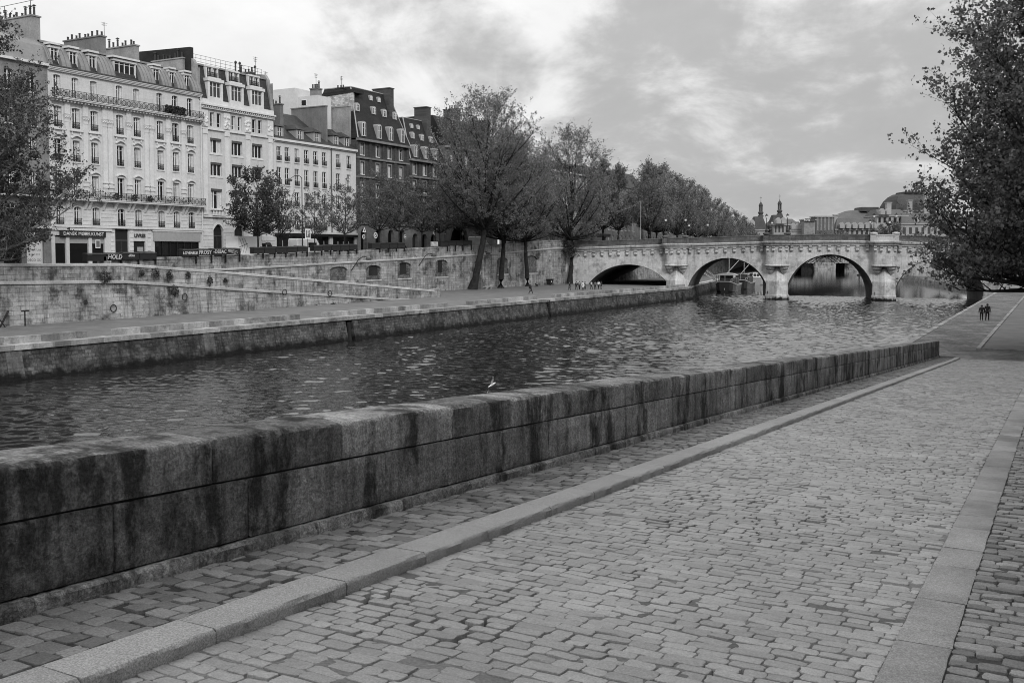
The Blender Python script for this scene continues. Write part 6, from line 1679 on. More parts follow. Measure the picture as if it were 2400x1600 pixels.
# ------------------------------------------------------------------ downstream of the bridge: banks, boats, footbridge, palace
t_ = thing('quay_wall', 'dark quay wall curving away under the bridge behind the moored barge', 'wall', (-79, 260, 0))
BL = [(-69.5, 203.9), (-76, 232), (-82, 262), (-100, 362), (-120, 460), (-160, 640)]
mb = MB(); mb.loft([[(x+.8, y, -1.5), (x, y, 2.5), (x-3, y, 2.5), (x-3, y, -1.5)] for x, y in BL]); mb.build('wall', M['quay_low'], t_)
mb = MB(); mb.loft([[(x+.12, y, 2.2), (x+.12, y, 2.62), (x-1, y, 2.62), (x-1, y, 2.2)] for x, y in BL]); mb.build('coping', M['coping'], t_)
UW = [(-97, 221), (-101, 262), (-110, 362), (-135, 460), (-180, 640)]
t_ = thing('embankment_wall', 'embankment wall of the left bank downstream of the bridge', 'wall', (-101, 262, 3))
mb = MB(); mb.loft([[(x, y, 2), (x-.1, y, zs(y)+.9), (x-.6, y, zs(y)+.9), (x-.6, y, 2)] for x, y in UW]); mb.build('wall', M['quay'], t_)
mb = MB(); mb.poly([(-180, 640, 2.5), (-140, 362, 2.55), (-98, 362, 2.55), (-120, 460, 2.5), (-160, 640, 2.5)]); structure('port_quay', mb, M['gravel'])

def barge(name, lab, x, y, L, W, rz, hull, cabin, wheel=True, zdeck=1.1, cat='boat', canopy=None):
    b = thing(name, lab, cat, (x, y, 0), rz)
    def ring(yy, w, zk, zd): return [(-w*.55, yy, zk), (w*.55, yy, zk), (w*.9, yy, zk+.5), (w, yy, zd), (-w, yy, zd), (-w*.9, yy, zk+.5)]
    w = W/2
    mb = MB(); mb.loft([ring(-L/2, w*.5, -.1, zdeck+.85), ring(-L/2+.8, w*.8, -.4, zdeck+.55), ring(-L/2+3, w, -.5, zdeck+.1), ring(0, w, -.5, zdeck), ring(L/2-2, w*.95, -.5, zdeck+.1), ring(L/2, w*.7, -.2, zdeck+.3)]); mb.build('hull', hull, b, local=True)
    mb = MB(); mb.loft([[(sx*(ww), yy, zz), (sx*(ww)+.12*sx, yy, zz), (sx*(ww)+.12*sx, yy, zz+.22), (sx*ww, yy, zz+.22)] for sx in (1,) for yy, ww, zz in ((-L/2+.8, w*.8, zdeck+.5), (-L/2+3, w, zdeck+.05), (0, w, zdeck-.05), (L/2-2, w*.95, zdeck+.05))])
    mb.loft([[(-ww, yy, zz), (-ww-.12, yy, zz), (-ww-.12, yy, zz+.22), (-ww, yy, zz+.22)] for yy, ww, zz in ((-L/2+.8, w*.8, zdeck+.5), (-L/2+3, w, zdeck+.05), (0, w, zdeck-.05), (L/2-2, w*.95, zdeck+.05))])
    mb.tube([(-w*.8, -L/2+.8, zdeck+.62), (-w*.45, -L/2-.02, zdeck+.95), (w*.45, -L/2-.02, zdeck+.95), (w*.8, -L/2+.8, zdeck+.62)], .1, 5)
    mb.build('gunwale', M['frame_grey'], b, local=True)
    mb = MB(); mb.box(-w*.7, w*.7, -L*.22, L*.38, zdeck-.1, zdeck+1.6); mb.box(-w*.6, w*.6, -L*.3, -L*.22, zdeck-.1, zdeck+2.4); c = mb.build('cabin', cabin, b, local=True)
    mb = MB()
    for k in range(3): mb.box(-w*.52+w*.36*k, -w*.52+w*.36*k+w*.3, -L*.303, -L*.299, zdeck+1.3, zdeck+2.15)
    mb.build('cabin_window', M['glass_mid'], c, local=True)
    if canopy:
        mb = MB(); n = 8; mb.loft([[(-w*1.0, yy, zdeck+2.6), (-w*.6, yy, zdeck+2.95), (0, yy, zdeck+3.1), (w*.6, yy, zdeck+2.95), (w*1.0, yy, zdeck+2.6), (w, yy, zdeck+2.5), (-w, yy, zdeck+2.5)] for yy in (-L*.36, -L*.12)]); mb.build('canopy', canopy, b, local=True)
        mb = MB()
        for sx in (-1, 1):
            for yy in (-L*.35, -L*.13): mb.tube([(sx*w*.9, yy, zdeck), (sx*w*.9, yy, zdeck+2.6)], .05, 4)
        mb.build('canopy_post', M['iron'], b, local=True)
    if wheel:
        mb = MB(); n = 14; mb.loft([[(w*.62 + (.3+.08*math.cos(2*PI*j/5))*math.cos(2*PI*i/n), -L*.4+.1*math.sin(2*PI*j/5), zdeck+1.25 + (.3+.08*math.cos(2*PI*j/5))*math.sin(2*PI*i/n)) for j in range(5)] for i in range(n+1)], False, False); mb.build('lifebuoy', M['frame_grey'], b, local=True)
        mb = MB(); mb.tube([(0, -L*.45, zdeck), (0, -L*.45, zdeck+2.6)], .06, 5); mb.tube([(0, -L*.5-.05, .5), (0, -L*.5-.1, 1.0)], .09, 5); mb.build('stem_post', M['frame_grey'], b, local=True)
        mb = MB(); mb.tube([(-w*.3, -L*.1, zdeck+2.4), (w*1.4, L*.15, zdeck+8)], .09, 4); mb.tube([(0, 0, zdeck), (0, 0, zdeck+7)], .1, 5); mb.build('mast', M['frame_grey'], b, local=True)
    return b
barge('moored_barge', 'dark barge with pale rounded canopy moored under the second arch', -75.8, 255.0, 17, 5.3, R(9), M['paint_dark'], M['shop_dark'], True, 1.7, 'barge', M['frame_grey'])
barge('moored_barge', 'second dark barge moored close behind the one with the canopy', -78.6, 279, 22, 5.0, R(10), M['paint_dark'], M['shop_dark'], True, 1.6, 'barge')
barge('moored_boat', 'boat with a large white cabin moored beyond the barges', -85, 320, 20, 5.5, R(10), M['frame_grey'], M['paint_white'], False, 1.3, 'boat')
barge('moored_boat', 'low grey boat farthest along the moored row', -90.5, 354, 18, 4.5, R(11), M['paint_grey'], M['frame_grey'], False, .9, 'boat')
gw = thing('gangway', 'sloping slatted gangway from the quay to the moored barge', 'gangway', (-76, 250, 2.6))
for k, (dy) in enumerate((0, 1.3)):
    mb = MB(); mb.tube([(-83.2, 250+dy, 6.0), (-76.8, 250+dy, 2.0)], .09, 5); mb.tube([(-83.0, 250+dy, 6.9), (-76.6, 250+dy, 2.9)], .05, 4); mb.build('side_rail', M['frame_grey'], gw)
mb = MB()
for k in range(14): mb.box(-83.1+.45*k, -82.9+.45*k, 250, 251.3, 5.95-.281*k, 6.03-.281*k)
mb.build('tread', M['frame_grey'], gw)
mb = MB()
for (x, y, z) in ((-83.0, 250.6, 6.0),): mb.tube([(x, y, 2.5), (x, y, z+.9)], .12, 5)
mb.build('post', M['iron'], gw)
for (x, y, h, s_) in ((-76.0, 292, 13, 'nearest'), (-77.5, 298, 12, 'middle'), (-79.5, 304, 11, 'farthest')):
    mb = MB(); mb.tube([(x, y, -1), (x, y, h-3)], .28, 7)
    props(mb.build('mooring_pile', M['tar'], None, True), 'tall dark mooring pile standing among the barges, ' + s_ + ' of three', 'pile', 'mooring piles')
# excursion boat
eb = thing('excursion_boat', 'white excursion boat with open deck seen through the right arch', 'boat', (-139, 612, 0), R(29))
mb = MB(); mb.loft([[(-6.5+i, -2+.0*i, -.3), (-6.5+i, 2, -.3), (-6.5+i, 2.4, 1.6), (-6.5+i, -2.4, 1.6)] for i in (0, 12)] + [[(8.2, -.4, .2), (8.2, .4, .2), (8.4, .5, 1.9), (8.4, -.5, 1.9)]]); mb.build('hull', M['paint_white'], eb, local=True)
mb = MB(); mb.box(-5.5, 3.5, -1.8, 1.8, 1.6, 3.8); cb = mb.build('cabin', M['glass'], eb, local=True)
mb = MB(); mb.box(-6, 4, -2.1, 2.1, 3.8, 4.1); mb.build('roof', M['paint_white'], eb, local=True)
mb = MB()
for i in range(6): mb.box(-5.6+1.8*i, -5.4+1.8*i, -1.85, -1.78, 1.6, 3.8)
mb.build('window_post', M['paint_white'], cb, local=True)
by = thing('buoy', 'small dark buoy with a top mark floating beyond the right arch', 'buoy', (-81.6, 481, 0))
mb = MB(); mb.lathe((-81.6, 481, 0), [(.1, -.3), (1.1, -.1), (1.1, .35), (.3, .6), (.28, 2.0), (.1, 3.6), (.05, 3.7)], 9); mb.build('float', M['tar'], by)

# tip of the island with its sloping stone bank
ip = [(-52, 392), (-44, 372), (-36, 340), (-22, 290), (-8, 236), (40, 236), (40, 300), (-20, 372), (-44, 393)]
mb = MB(); mb.loft([[(x, y, -1.5) for x, y in ip], [(x*.985+.4, y-.5, 1.2) for x, y in ip], [(x+2.5 if x < 0 else x, y-3 if y > 300 else y, 1.9) for x, y in ip]]); structure('island_bank', mb, M['quay_setts'])
mb = MB(); mb.loft([[(-30, 352, 1.95), (-24.5, 352, 1.95), (-24.5, 352, 3.4), (-30, 352, 3.4)], [(-30, 355, 1.95), (-24.5, 355, 1.95), (-24.5, 355, 3.4), (-30, 355, 3.4)]])
props(mb.build('stone_hut', M['coping']), 'small pale block on the tip of the island behind the right arch', 'hut')
for i, (x, y, s) in enumerate(((-36, 366, .5), (-28, 340, .55), (-18, 310, .6), (-30, 360, .45), (-8, 285, .7), (5, 262, .8))):
    tree('park_tree', 'dark tree on the wooded tip of the island seen under the rightmost visible arch', young[0], (x, y, 1.8), i*2.3, s*1.35, 'trees on the tip of the island')

# footbridge piers and the far bank (its line runs square to the river bend)
TB = TH; cb_, sb_ = math.cos(TB), math.sin(TB)
def FB(a, D, z): return (a*cb_ - D*sb_, a*sb_ + D*cb_, z)
def px(u, D): return (u - 1200)/2333.3*D
def pz(v, D): return E + (597 - v)/2333.3*D
fb = thing('footbridge', 'iron footbridge on stone piers far downstream, glimpsed through the arches', 'bridge', FB(px(1900, 570), 570, 0))
for u0, u1 in ((1870, 1901), (1971, 2001), (2075, 2104)):
    a, b = px(u0, 570), px(u1, 570)
    mb = MB(); mb.hexa([FB(a, 564, -1), FB(b, 564, -1), FB(b, 580, -1), FB(a, 580, -1)], [FB(a+.3, 565, 4.6), FB(b-.3, 565, 4.6), FB(b-.3, 580, 4.6), FB(a+.3, 580, 4.6)]); mb.build('pier', M['quay'], fb)
mb = MB(); a0, a1 = px(1600, 572), px(2330, 572)
mb.hexa([FB(a0, 567, 8.6), FB(a1, 567, 8.6), FB(a1, 578, 8.6), FB(a0, 578, 8.6)], [FB(a0, 567, 9.4), FB(a1, 567, 9.4), FB(a1, 578, 9.4), FB(a0, 578, 9.4)]); mb.build('deck', M['shop_dark'], fb)
mb = MB()
for u0, u1 in ((1901, 1971), (2001, 2075), (1800, 1870), (2104, 2175)):
    a, b = px(u0, 570), px(u1, 570)
    for D in (566, 573, 580):
        n = 10; pts = [FB(a+(b-a)*k/n, D, 4.3+4.3*math.sin(PI*k/n)) for k in range(n+1)]; mb.tube(pts, .16, 4)
    for k in range(1, 10): mb.tube([FB(a+(b-a)*k/10, 566, 4.3+4.3*math.sin(PI*k/10)), FB(a+(b-a)*k/10, 566, 8.7)], .12, 3)
mb.build('arch_rib', M['iron'], fb)
t_ = thing('far_quay_wall', 'long pale quay wall of the far bank under the palace', 'wall', FB(px(1950, 640), 640, 0))
mb = MB(); mb.hexa([FB(-260, 640, -1), FB(700, 640, -1), FB(700, 660, -1), FB(-260, 660, -1)], [FB(-260, 640.6, 4.6), FB(700, 640.6, 4.6), FB(700, 660, 4.6), FB(-260, 660, 4.6)]); mb.build('wall', M['quay'], t_)
mb = MB(); mb.hexa([FB(-260, 650, 4.6), FB(700, 650, 4.6), FB(700, 652, 4.6), FB(-260, 652, 4.6)], [FB(-260, 650, 10.5), FB(700, 650, 10.5), FB(700, 652, 10.5), FB(-260, 652, 10.5)]); mb.build('upper_wall', M['quay'], t_)
mb = MB(); mb.poly([FB(-900, 652, 9.8), FB(2500, 652, 9.8), FB(2500, 3200, 9.8), FB(-900, 3200, 9.8)]); structure('far_bank', mb, M['terrain'])

D0 = 690
def palace(name, lab, u0, u1, ve, vr, inset, D=D0, depth=28, wins=0, wv=(0, 0), mw='louvre_wall', mr='louvre_roof', cat='palace', curved=False, vtop=None, insd=None, wm='glass_mid'):
    a, b = px(u0, D), px(u1, D); ze, zr = pz(ve, D), pz(vr, D); i_ = inset*(b-a); c = FB((a+b)/2, D, 9.8)
    o = thing(name, lab, cat, c)
    q = lambda a_, b_, d0, d1, z: [FB(a_, d0, z), FB(b_, d0, z), FB(b_, d1, z), FB(a_, d1, z)]
    mb = MB(); mb.loft([q(a, b, D, D+depth, 6), q(a, b, D, D+depth, ze)]); mb.build('wall', M[mw], o)
    mb = MB(); mb.loft([q(a-.6, b+.6, D-.8, D+depth+.8, ze-.7), q(a-.6, b+.6, D-.8, D+depth+.8, ze+.1)]); mb.build('cornice', M['louvre_wall'], o)
    di = insd if insd is not None else depth*.3
    mb = MB()
    if curved: mb.loft([q(a+i_*f, b-i_*f, D+di*f, D+depth-di*f, ze+.1+(zr-ze)*g) for f, g in ((0, 0), (.12, .3), (.35, .62), (.65, .85), (1, 1))])
    else: mb.loft([q(a, b, D, D+depth, ze+.1), q(a+i_, b-i_, D+di, D+depth-di, zr)])
    mb.build('roof', M[mr], o)
    if wins:
        z0, z1 = pz(wv[0], D), pz(wv[1], D)
        for k in range(wins):
            y = a + (b-a)*(k+.5)/wins; w_ = (b-a)/wins*.22
            mb = MB(); mb.loft([q(y-w_, y+w_, D-.15, D+.1, z0), q(y-w_, y+w_, D-.15, D+.1, z1)]); mb.build('window', M[wm], o)
    return o
palace('palace_pavilion', 'leftmost pale palace pavilion with small gabled dormers on the far bank', 1736, 1766, 531, 519, .12, wins=5, wv=(545, 534))
palace('palace_pavilion', 'pale palace pavilion with a crested roof between tower and long wing', 1812, 1872, 526, 512, .16, wins=7, wv=(544, 530))
for u, vt, vb, lab, uu in ((1781, 507, 538, 'left', (1764, 1798)), (1825, 503, 536, 'right, taller', (1806, 1846))):
    o = palace('palace_tower', f'dark steep palace tower roof topped by a slender lantern, the {lab} one', uu[0], uu[1], vb, vt, .24, D0+6, 16, mr='louvre_dark')
    a = px(u, D0+14); zt = pz(vt, D0+6); p = FB(a, D0+14, zt)
    mb = MB(); mb.lathe(p, [(2.2, 0), (2.0, .8), (1.3, 1.4), (2.0, 2.6), (1.9, 3.2), (1.1, 3.9), (.9, 4.0)], 8)
    for k in range(6): q = 2*PI*k/6; mb.tube([(p[0]+1.1*math.cos(q), p[1]+1.1*math.sin(q), zt+3.9), (p[0]+1.1*math.cos(q), p[1]+1.1*math.sin(q), zt+7.6)], .24, 4)
    mb.lathe((p[0], p[1], zt+7.5), [(1.5, 0), (1.55, .35), (1.2, 1.4), (.6, 2.3), (.25, 2.7), (.2, 3.5), (.09, 3.9), (.09, 6.8), (.01, 7.2)], 8)
    mb.box(p[0]-.8, p[0]+.8, p[1]-.08, p[1]+.08, zt+13.0, zt+13.25); mb.build('lantern', M['louvre_dark'], o)
palace('palace_wing', 'grey palace wing with dormers left of the scaffold', 1851, 1884, 539, 519, .25, D0-4, 18)
palace('scaffolding', 'grey wrapped scaffold with a dark banner strip along its top', 1883, 1909, 514, 513, .0, D0-12, 10, mw='stone_mid', mr='stone_mid', cat='scaffold')
bn = thing('banner', 'dark banner strip with pale letters on the wrapped scaffold', 'banner', FB(px(1895, D0-13), D0-13, pz(518, D0)))
a, b = px(1883.5, D0-12.4), px(1908, D0-12.4)
mb = MB(); mb.hexa([FB(a, D0-13, pz(521, D0)), FB(b, D0-13, pz(521, D0)), FB(b, D0-12.6, pz(521, D0)), FB(a, D0-12.6, pz(521, D0))], [FB(a, D0-13, pz(514, D0)), FB(b, D0-13, pz(514, D0)), FB(b, D0-12.6, pz(514, D0)), FB(a, D0-12.6, pz(514, D0))]); mb.build('cloth', M['louvre_dark'], bn)
me = text_mesh('Perlis', 1.9, M['lettering_white'], .05); me.transform(Matrix.Rotation(PI/2, 4, 'X')); me.transform(Matrix.Rotation(TB, 4, 'Z'))
pp = FB(px(1889.5, D0-13.4), D0-13.4, pz(517.5, D0)); r_ = ROOT[bn]; place('lettering', me, bn, (pp[0]-r_[0], pp[1]-r_[1], pp[2]-r_[2]))
palace('scaffolding', 'tall pale grey meshed scaffold tower on the palace front', 1910, 1953, 506.5, 506, .0, D0-10, 12, wins=5, wv=(540, 508), mw='louvre_roof', mr='louvre_wall', cat='scaffold', wm='stone_mid')
palace('palace_wing', 'long grey roofed palace wing with a row of stone dormers right of the scaffold', 1956, 2058, 537, 511, .1, D0-2, 20, wins=9, wv=(549, 540))
palace('palace_pavilion', 'broad low palace roof with a boxy skylight on top', 1962, 2075, 512, 491, .42, D0+22, 40)
mb = MB(); a, b = px(2013, D0+30), px(2055, D0+30)
mb.loft([[FB(a, D0+28, pz(491, D0)), FB(b, D0+28, pz(491, D0)), FB(b, D0+44, pz(491, D0)), FB(a, D0+44, pz(491, D0))], [FB(a+.8, D0+28, pz(481, D0)), FB(b-.3, D0+28, pz(481, D0)), FB(b-.3, D0+44, pz(481, D0)), FB(a+.8, D0+44, pz(481, D0))]])
props(mb.build('roof_lantern', M['louvre_dark']), 'dark boxy roof lantern on the broad low palace roof', 'roof lantern')
palace('palace_pavilion', 'pale palace pavilion with tall dark windows and two gabled dormers', 2053, 2124, 505, 490, .1, D0-1, 26, wins=6, wv=(522, 510), wm='glass')
palace('palace_pavilion', 'great domed palace pavilion with dark crested roof', 2096, 2188, 493, 453, .24, D0+14, 34, mr='louvre_dark', curved=True)
mb = MB(); a, b = px(2118, D0+24), px(2163, D0+24)
mb.loft([[FB(a, D0+23, pz(454, D0+14)), FB(b, D0+23, pz(454, D0+14)), FB(b, D0+40, pz(454, D0+14)), FB(a, D0+40, pz(454, D0+14))], [FB(a-.6, D0+22, pz(450, D0+14)), FB(b+.6, D0+22, pz(450, D0+14)), FB(b+.6, D0+41, pz(450, D0+14)), FB(a-.6, D0+41, pz(450, D0+14))], [FB(a-.4, D0+23, pz(447.5, D0+14)), FB(b+.4, D0+23, pz(447.5, D0+14)), FB(b+.4, D0+40, pz(447.5, D0+14)), FB(a-.4, D0+40, pz(447.5, D0+14))]])
for k in range(7): p = FB(a+(b-a)*k/6, D0+23, pz(446, D0+14)); mb.ball(p, .9, 5, 4)
props(mb.build('roof_crest', M['louvre_dark']), 'dark carved crest crowning the great domed roof', 'roof crest')
palace('palace_wing', 'rightmost palace wing with round dormer windows beside the right tree', 2110, 2240, 524, 499, .06, D0-6, 20, wins=9, wv=(548, 533))
for u0, u1, vt, lab in ((2126, 2135, 469, 'tall chimney before the great dome'), (2075, 2086, 474, 'square chimney left of the great dome'), (1953, 1961, 503, 'small chimney at the right side of the meshed scaffold'), (2163, 2173, 444, 'ornate chimney at the right shoulder of the great dome')):
    a, b = px(u0, D0+4), px(u1, D0+4)
    mb = MB(); mb.loft([[FB(a, D0+4, 25), FB(b, D0+4, 25), FB(b, D0+7, 25), FB(a, D0+7, 25)], [FB(a, D0+4, pz(vt+2, D0+4)), FB(b, D0+4, pz(vt+2, D0+4)), FB(b, D0+7, pz(vt+2, D0+4)), FB(a, D0+7, pz(vt+2, D0+4))]])
    mb.loft([[FB(a-.4, D0+3.6, pz(vt+2, D0+4)), FB(b+.4, D0+3.6, pz(vt+2, D0+4)), FB(b+.4, D0+7.4, pz(vt+2, D0+4)), FB(a-.4, D0+7.4, pz(vt+2, D0+4))], [FB(a-.4, D0+3.6, pz(vt, D0+4)), FB(b+.4, D0+3.6, pz(vt, D0+4)), FB(b+.4, D0+7.4, pz(vt, D0+4)), FB(a-.4, D0+7.4, pz(vt, D0+4))]])
    props(mb.build('palace_chimney', M['louvre_wall']), lab, 'chimney')
dm_ = MB(); dm_.loft([[(-1.6, 0, 0), (1.6, 0, 0), (1.6, 4, 0), (-1.6, 4, 0)], [(-1.6, 0, 2.6), (1.6, 0, 2.6), (1.6, 4, 2.6), (-1.6, 4, 2.6)], [(-.2, 0, 4.2), (.2, 0, 4.2), (.2, 4, 4.2), (-.2, 4, 4.2)]])
dmm = dm_.mesh('stone_dormer', M['louvre_wall']); dmm.transform(Matrix.Rotation(TB, 4, 'Z'))
for o in [q for q in list(COL.objects) if q.name.startswith('palace_')]:
    lab = o.get('label', ''); 
    rng_ = {'leftmost pale palace pavilion with small gabled dormers on the far bank': (1742, 1761, 3, 529), 'grey palace wing with dormers left of the scaffold': (1857, 1878, 3, 537), 'long grey roofed palace wing with a row of stone dormers right of the scaffold': (1970, 2045, 6, 535),
            'pale palace pavilion with tall dark windows and two gabled dormers': (2064, 2078, 2, 503), 'rightmost palace wing with round dormer windows beside the right tree': (2143, 2178, 2, 521), 'pale palace pavilion with a crested roof between tower and long wing': (1822, 1834, 2, 524)}.get(lab)
    if rng_:
        for k in range(rng_[2]):
            p = FB(px(rng_[0]+(rng_[1]-rng_[0])*k/(rng_[2]-1), D0-3), D0-5, pz(rng_[3], D0-3)); r_ = ROOT[o]; place('stone_dormer', dmm, o, (p[0]-r_[0], p[1]-r_[1], p[2]-r_[2]))
for i, (u, s, D) in enumerate(((1770, .8, 668), (1785, .7, 667), (1800, .6, 668), (1905, .75, 667), (1925, .95, 667), (1968, .75, 668), (1990, .7, 667), (2020, .7, 667), (2062, .9, 667), (2085, 1.25, 667), (2103, 1.15, 668), (2150, .7, 667), (1850, .55, 667), (1720, .8, 668), (1700, .9, 668))):
    p = FB(px(u, D), D, 9.9); tree('far_tree', 'small greyish tree on the far bank in front of the palace', young[i % 3], p, i*1.3, s*1.5, 'trees in front of the palace')
for i, u in enumerate((1912, 1926, 1937, 1948, 1961, 1968)):
    p = FB(px(u, 645), 645, 4.6); tree('far_tree', 'thin bare looking tree on the lower far quay seen through the right arch', young[1], p, i*1.9, .62, 'trees on the lower far quay')

# ------------------------------------------------------------------ people and the gull
def skin_body(joints, edges, radii, mat, name, root=0, sub=1):
    me = bpy.data.meshes.new(name); me.from_pydata(joints, edges, []); me.update()
    o = bpy.data.objects.new(name, me); COL.objects.link(o)
    o.modifiers.new('skin', 'SKIN')
    for i, v in enumerate(me.skin_vertices[0].data):
        r = radii[i]; v.radius = (r, r) if not isinstance(r, tuple) else r
        v.use_root = (i == root)
    if sub: s_ = o.modifiers.new('sub', 'SUBSURF'); s_.levels = sub; s_.render_levels = sub
    dg = bpy.context.evaluated_depsgraph_get(); dg.update()
    m2 = bpy.data.meshes.new_from_object(o.evaluated_get(dg)); m2.name = name
    bpy.data.objects.remove(o); bpy.data.meshes.remove(me)
    m2.materials.clear(); m2.materials.append(mat)
    for p in m2.polygons: p.use_smooth = True
    return m2
def pose(stride=.25, arm=.15, bend=.0, bag=False):
    """joints of a 1.74 m figure facing +y; returns dict"""
    J = dict(pelvis=(0, 0, .94), waist=(0, .0, 1.08), chest=(0, .01, 1.3), neck=(0, .0, 1.5), skull=(0, .03, 1.6), crown=(0, .02, 1.70))
    for sx, n in ((-1, 'L'), (1, 'R')):
        f = stride*sx
        J['hip'+n] = (.1*sx, 0, .9); J['knee'+n] = (.105*sx, f*.55 + .05, .5); J['ankle'+n] = (.11*sx, f - (.06 if f < 0 else 0), .09 + (.05 if f < 0 else 0)); J['toe'+n] = (.12*sx, f + .17, .035 + (.01 if f < 0 else 0))
        J['sho'+n] = (.19*sx, -.01, 1.43); J['elb'+n] = (.25*sx, -f*.35 - .04, 1.14); J['wri'+n] = (.26*sx, -f*.75 + .08, .89); J['palm'+n] = (.262*sx, -f*.8 + .1, .81)
        for k in range(5):
            fx = .262*sx; fy = -f*.8 + .1
            J[f'f{k}{n}'] = (fx + .004*sx*k, fy + (-.03 + .018*k), .735 + .006*abs(k-2)) if k < 4 else (fx - .02*sx, fy + .055, .77)
    return J
CH = [('pelvis', 'waist'), ('waist', 'chest'), ('chest', 'neck'), ('neck', 'skull'), ('skull', 'crown')]
for n in 'LR': CH += [('pelvis', 'hip'+n), ('hip'+n, 'knee'+n), ('knee'+n, 'ankle'+n), ('ankle'+n, 'toe'+n), ('chest', 'sho'+n), ('sho'+n, 'elb'+n), ('elb'+n, 'wri'+n), ('wri'+n, 'palm'+n)] + [('palm'+n, f'f{k}{n}') for k in range(5)]
RAD = dict(pelvis=.125, waist=.115, chest=.135, neck=.058, skull=.095, crown=.075, hip=.085, knee=.058, ankle=.04, toe=.032, sho=.06, elb=.042, wri=.03, palm=.034)
def build_mesh(J, keep, extra, mat, name, root):
    ks = [k for k in J if keep(k)]; ix = {k: i for i, k in enumerate(ks)}
    ed = [(ix[a], ix[b]) for a, b in CH if a in ix and b in ix]
    rad = [(.009 if k[0] == 'f' and k[1].isdigit() else RAD.get(k.rstrip('LR'), .05)) + (extra if not (k[0] == 'f' and k[1].isdigit()) else 0) for k in ks]
    return skin_body([J[k] for k in ks], ed, rad, mat, name, ix[root])
_P = {}
def person_parts(stride, coat, long):
    key = (stride, coat, long)
    if key in _P: return _P[key]
    J = pose(stride)
    b = build_mesh(J, lambda k: True, 0, M['skin'], 'body', 'pelvis')
    leg = build_mesh(J, lambda k: k.rstrip('LR') in ('pelvis', 'hip', 'knee', 'ankle'), .016, M['cloth_black'], 'trousers', 'pelvis')
    shoe = build_mesh(J, lambda k: k in ('ankleL', 'toeL'), .016, M['rubber'], 'shoe', 'ankleL'), build_mesh(J, lambda k: k in ('ankleR', 'toeR'), .016, M['rubber'], 'shoe', 'ankleR')
    top = build_mesh(J, lambda k: k.rstrip('LR') in ('pelvis', 'waist', 'chest', 'sho', 'elb', 'wri'), .024, M[coat], 'coat', 'pelvis')
    if long:
        mb = MB(); mb.lathe((0, 0, 0), [(.22, .55), (.2, .8), (.165, 1.05)], 10); lm = mb.mesh('coat_skirt', M[coat], True)
    else: lm = None
    mb = MB(); mb.lathe((0, .015, 1.6), [(.02, -.02), (.098, -.03), (.112, .03), (.098, .1), (.05, .135), (.01, .145)], 9); mb.tube([(0, -.07, 1.62), (0, -.085, 1.5)], .05, 6); hair = mb.mesh('hair', M['hair'], True)
    mb = MB(); mb.ball((0, .125, 1.6), .018, 5, 4); mb.box(-.03, .03, .112, .118, 1.545, 1.552)
    for sx in (-1, 1): mb.ball((.035*sx, .108, 1.628), .011, 5, 4); mb.ball((.1*sx, .02, 1.6), .022, 5, 4)
    face = mb.mesh('face', M['cloth_grey'], True)
    _P[key] = (b, leg, shoe, top, lm, hair, face); return _P[key]
def person(lab, loc, rz, stride=.22, coat='cloth_black', long=False, h=1.74, group=None, hat=None, bag=None):
    o = thing('person', lab, 'person', loc, rz, group); o.scale = (h/1.74,)*3
    b, leg, shoe, top, lm, hair, face = person_parts(stride, coat, long)
    place('body', b, o); place('trousers', leg, o); place('shoe', shoe[0], o); place('shoe', shoe[1], o); c = place('coat', top, o); place('hair', hair, o); place('face', face, o)
    if lm: place('coat_skirt', lm, c)
    if bag:
        mb = MB(); mb.box(-.16, .16, -.32, -.14, 1.02, 1.45); place('rucksack', mb.mesh('rucksack', M[bag]), o)
    return o
def lq(x): return float(np.interp(x, [-97, -70], [3.0, 2.5]))
person('lone walker in dark coat near the stone ledge on the left bank', (-79.3, 150.6, lq(-79.3)), R(-40), .3, 'cloth_black', True, 1.72, None, None, 'cloth_black')
GP = [(1335, 684, 'cloth_black', True, 'stout figure in black at the left end of the walking group'), (1351, 683, 'cloth_black', False, 'person in black jacket left of the pale coat'), (1358, 683, 'cloth_grey', False, 'person in grey jacket close beside the pale coat'),
      (1366, 684, 'cloth_pale', True, 'person in a long pale coat in the middle of the group'), (1371, 680, 'cloth_black', False, 'taller dark figure just behind the pale coat'),
      (1386, 681, 'cloth_pale', False, 'person in pale top at the left of the right hand cluster'), (1395, 680, 'cloth_grey', False, 'grey clad person in the middle of the right hand cluster'), (1403, 680, 'cloth_pale', False, 'person with a bright top right of the grey one'), (1409, 679, 'cloth_black', False, 'dark figure at the right end of the group')]
for i, (u, v, c, l, lab) in enumerate(GP):   # a loose group walking along the quay
    y = 169 + (u-1335)*.10 + (i % 3)*.8; 
    a = (u - 1200)/2333.3; cs, sn = math.cos(TH), math.sin(TH)
    # stands on the line of sight of the quay at that distance downstream
    x = y*(a*cs - sn)/(a*sn + cs)
    person(lab, (x, y, lq(x)), R(150 + 37*i), .12 + .03*(i % 4), c, l, 1.66 + .03*(i % 4), 'people gathered on the left bank quay')
person('left figure of the dark couple strolling on the right bank quay', (-7.15, 115.0, QZ), R(8), .10, 'cloth_black', False, 1.66)
person('right, taller figure of the dark couple strolling on the right bank quay', (-6.62, 115.1, QZ), R(-4), .2, 'cloth_black', False, 1.83)
BP = [(-40.5, 2.2), (-39.2, 2.8), (-28, 2.0), (-25.6, 2.4), (-11.5, 1.7), (-10.2, 2.1), (-9.3, 1.5), (-8.1, 2.2), (-7.0, 1.8), (-5.8, 2.6), (-4.9, 1.6), (-3.4, 2.0), (4.4, 1.9), (6.6, 1.8), (7.6, 2.4)]
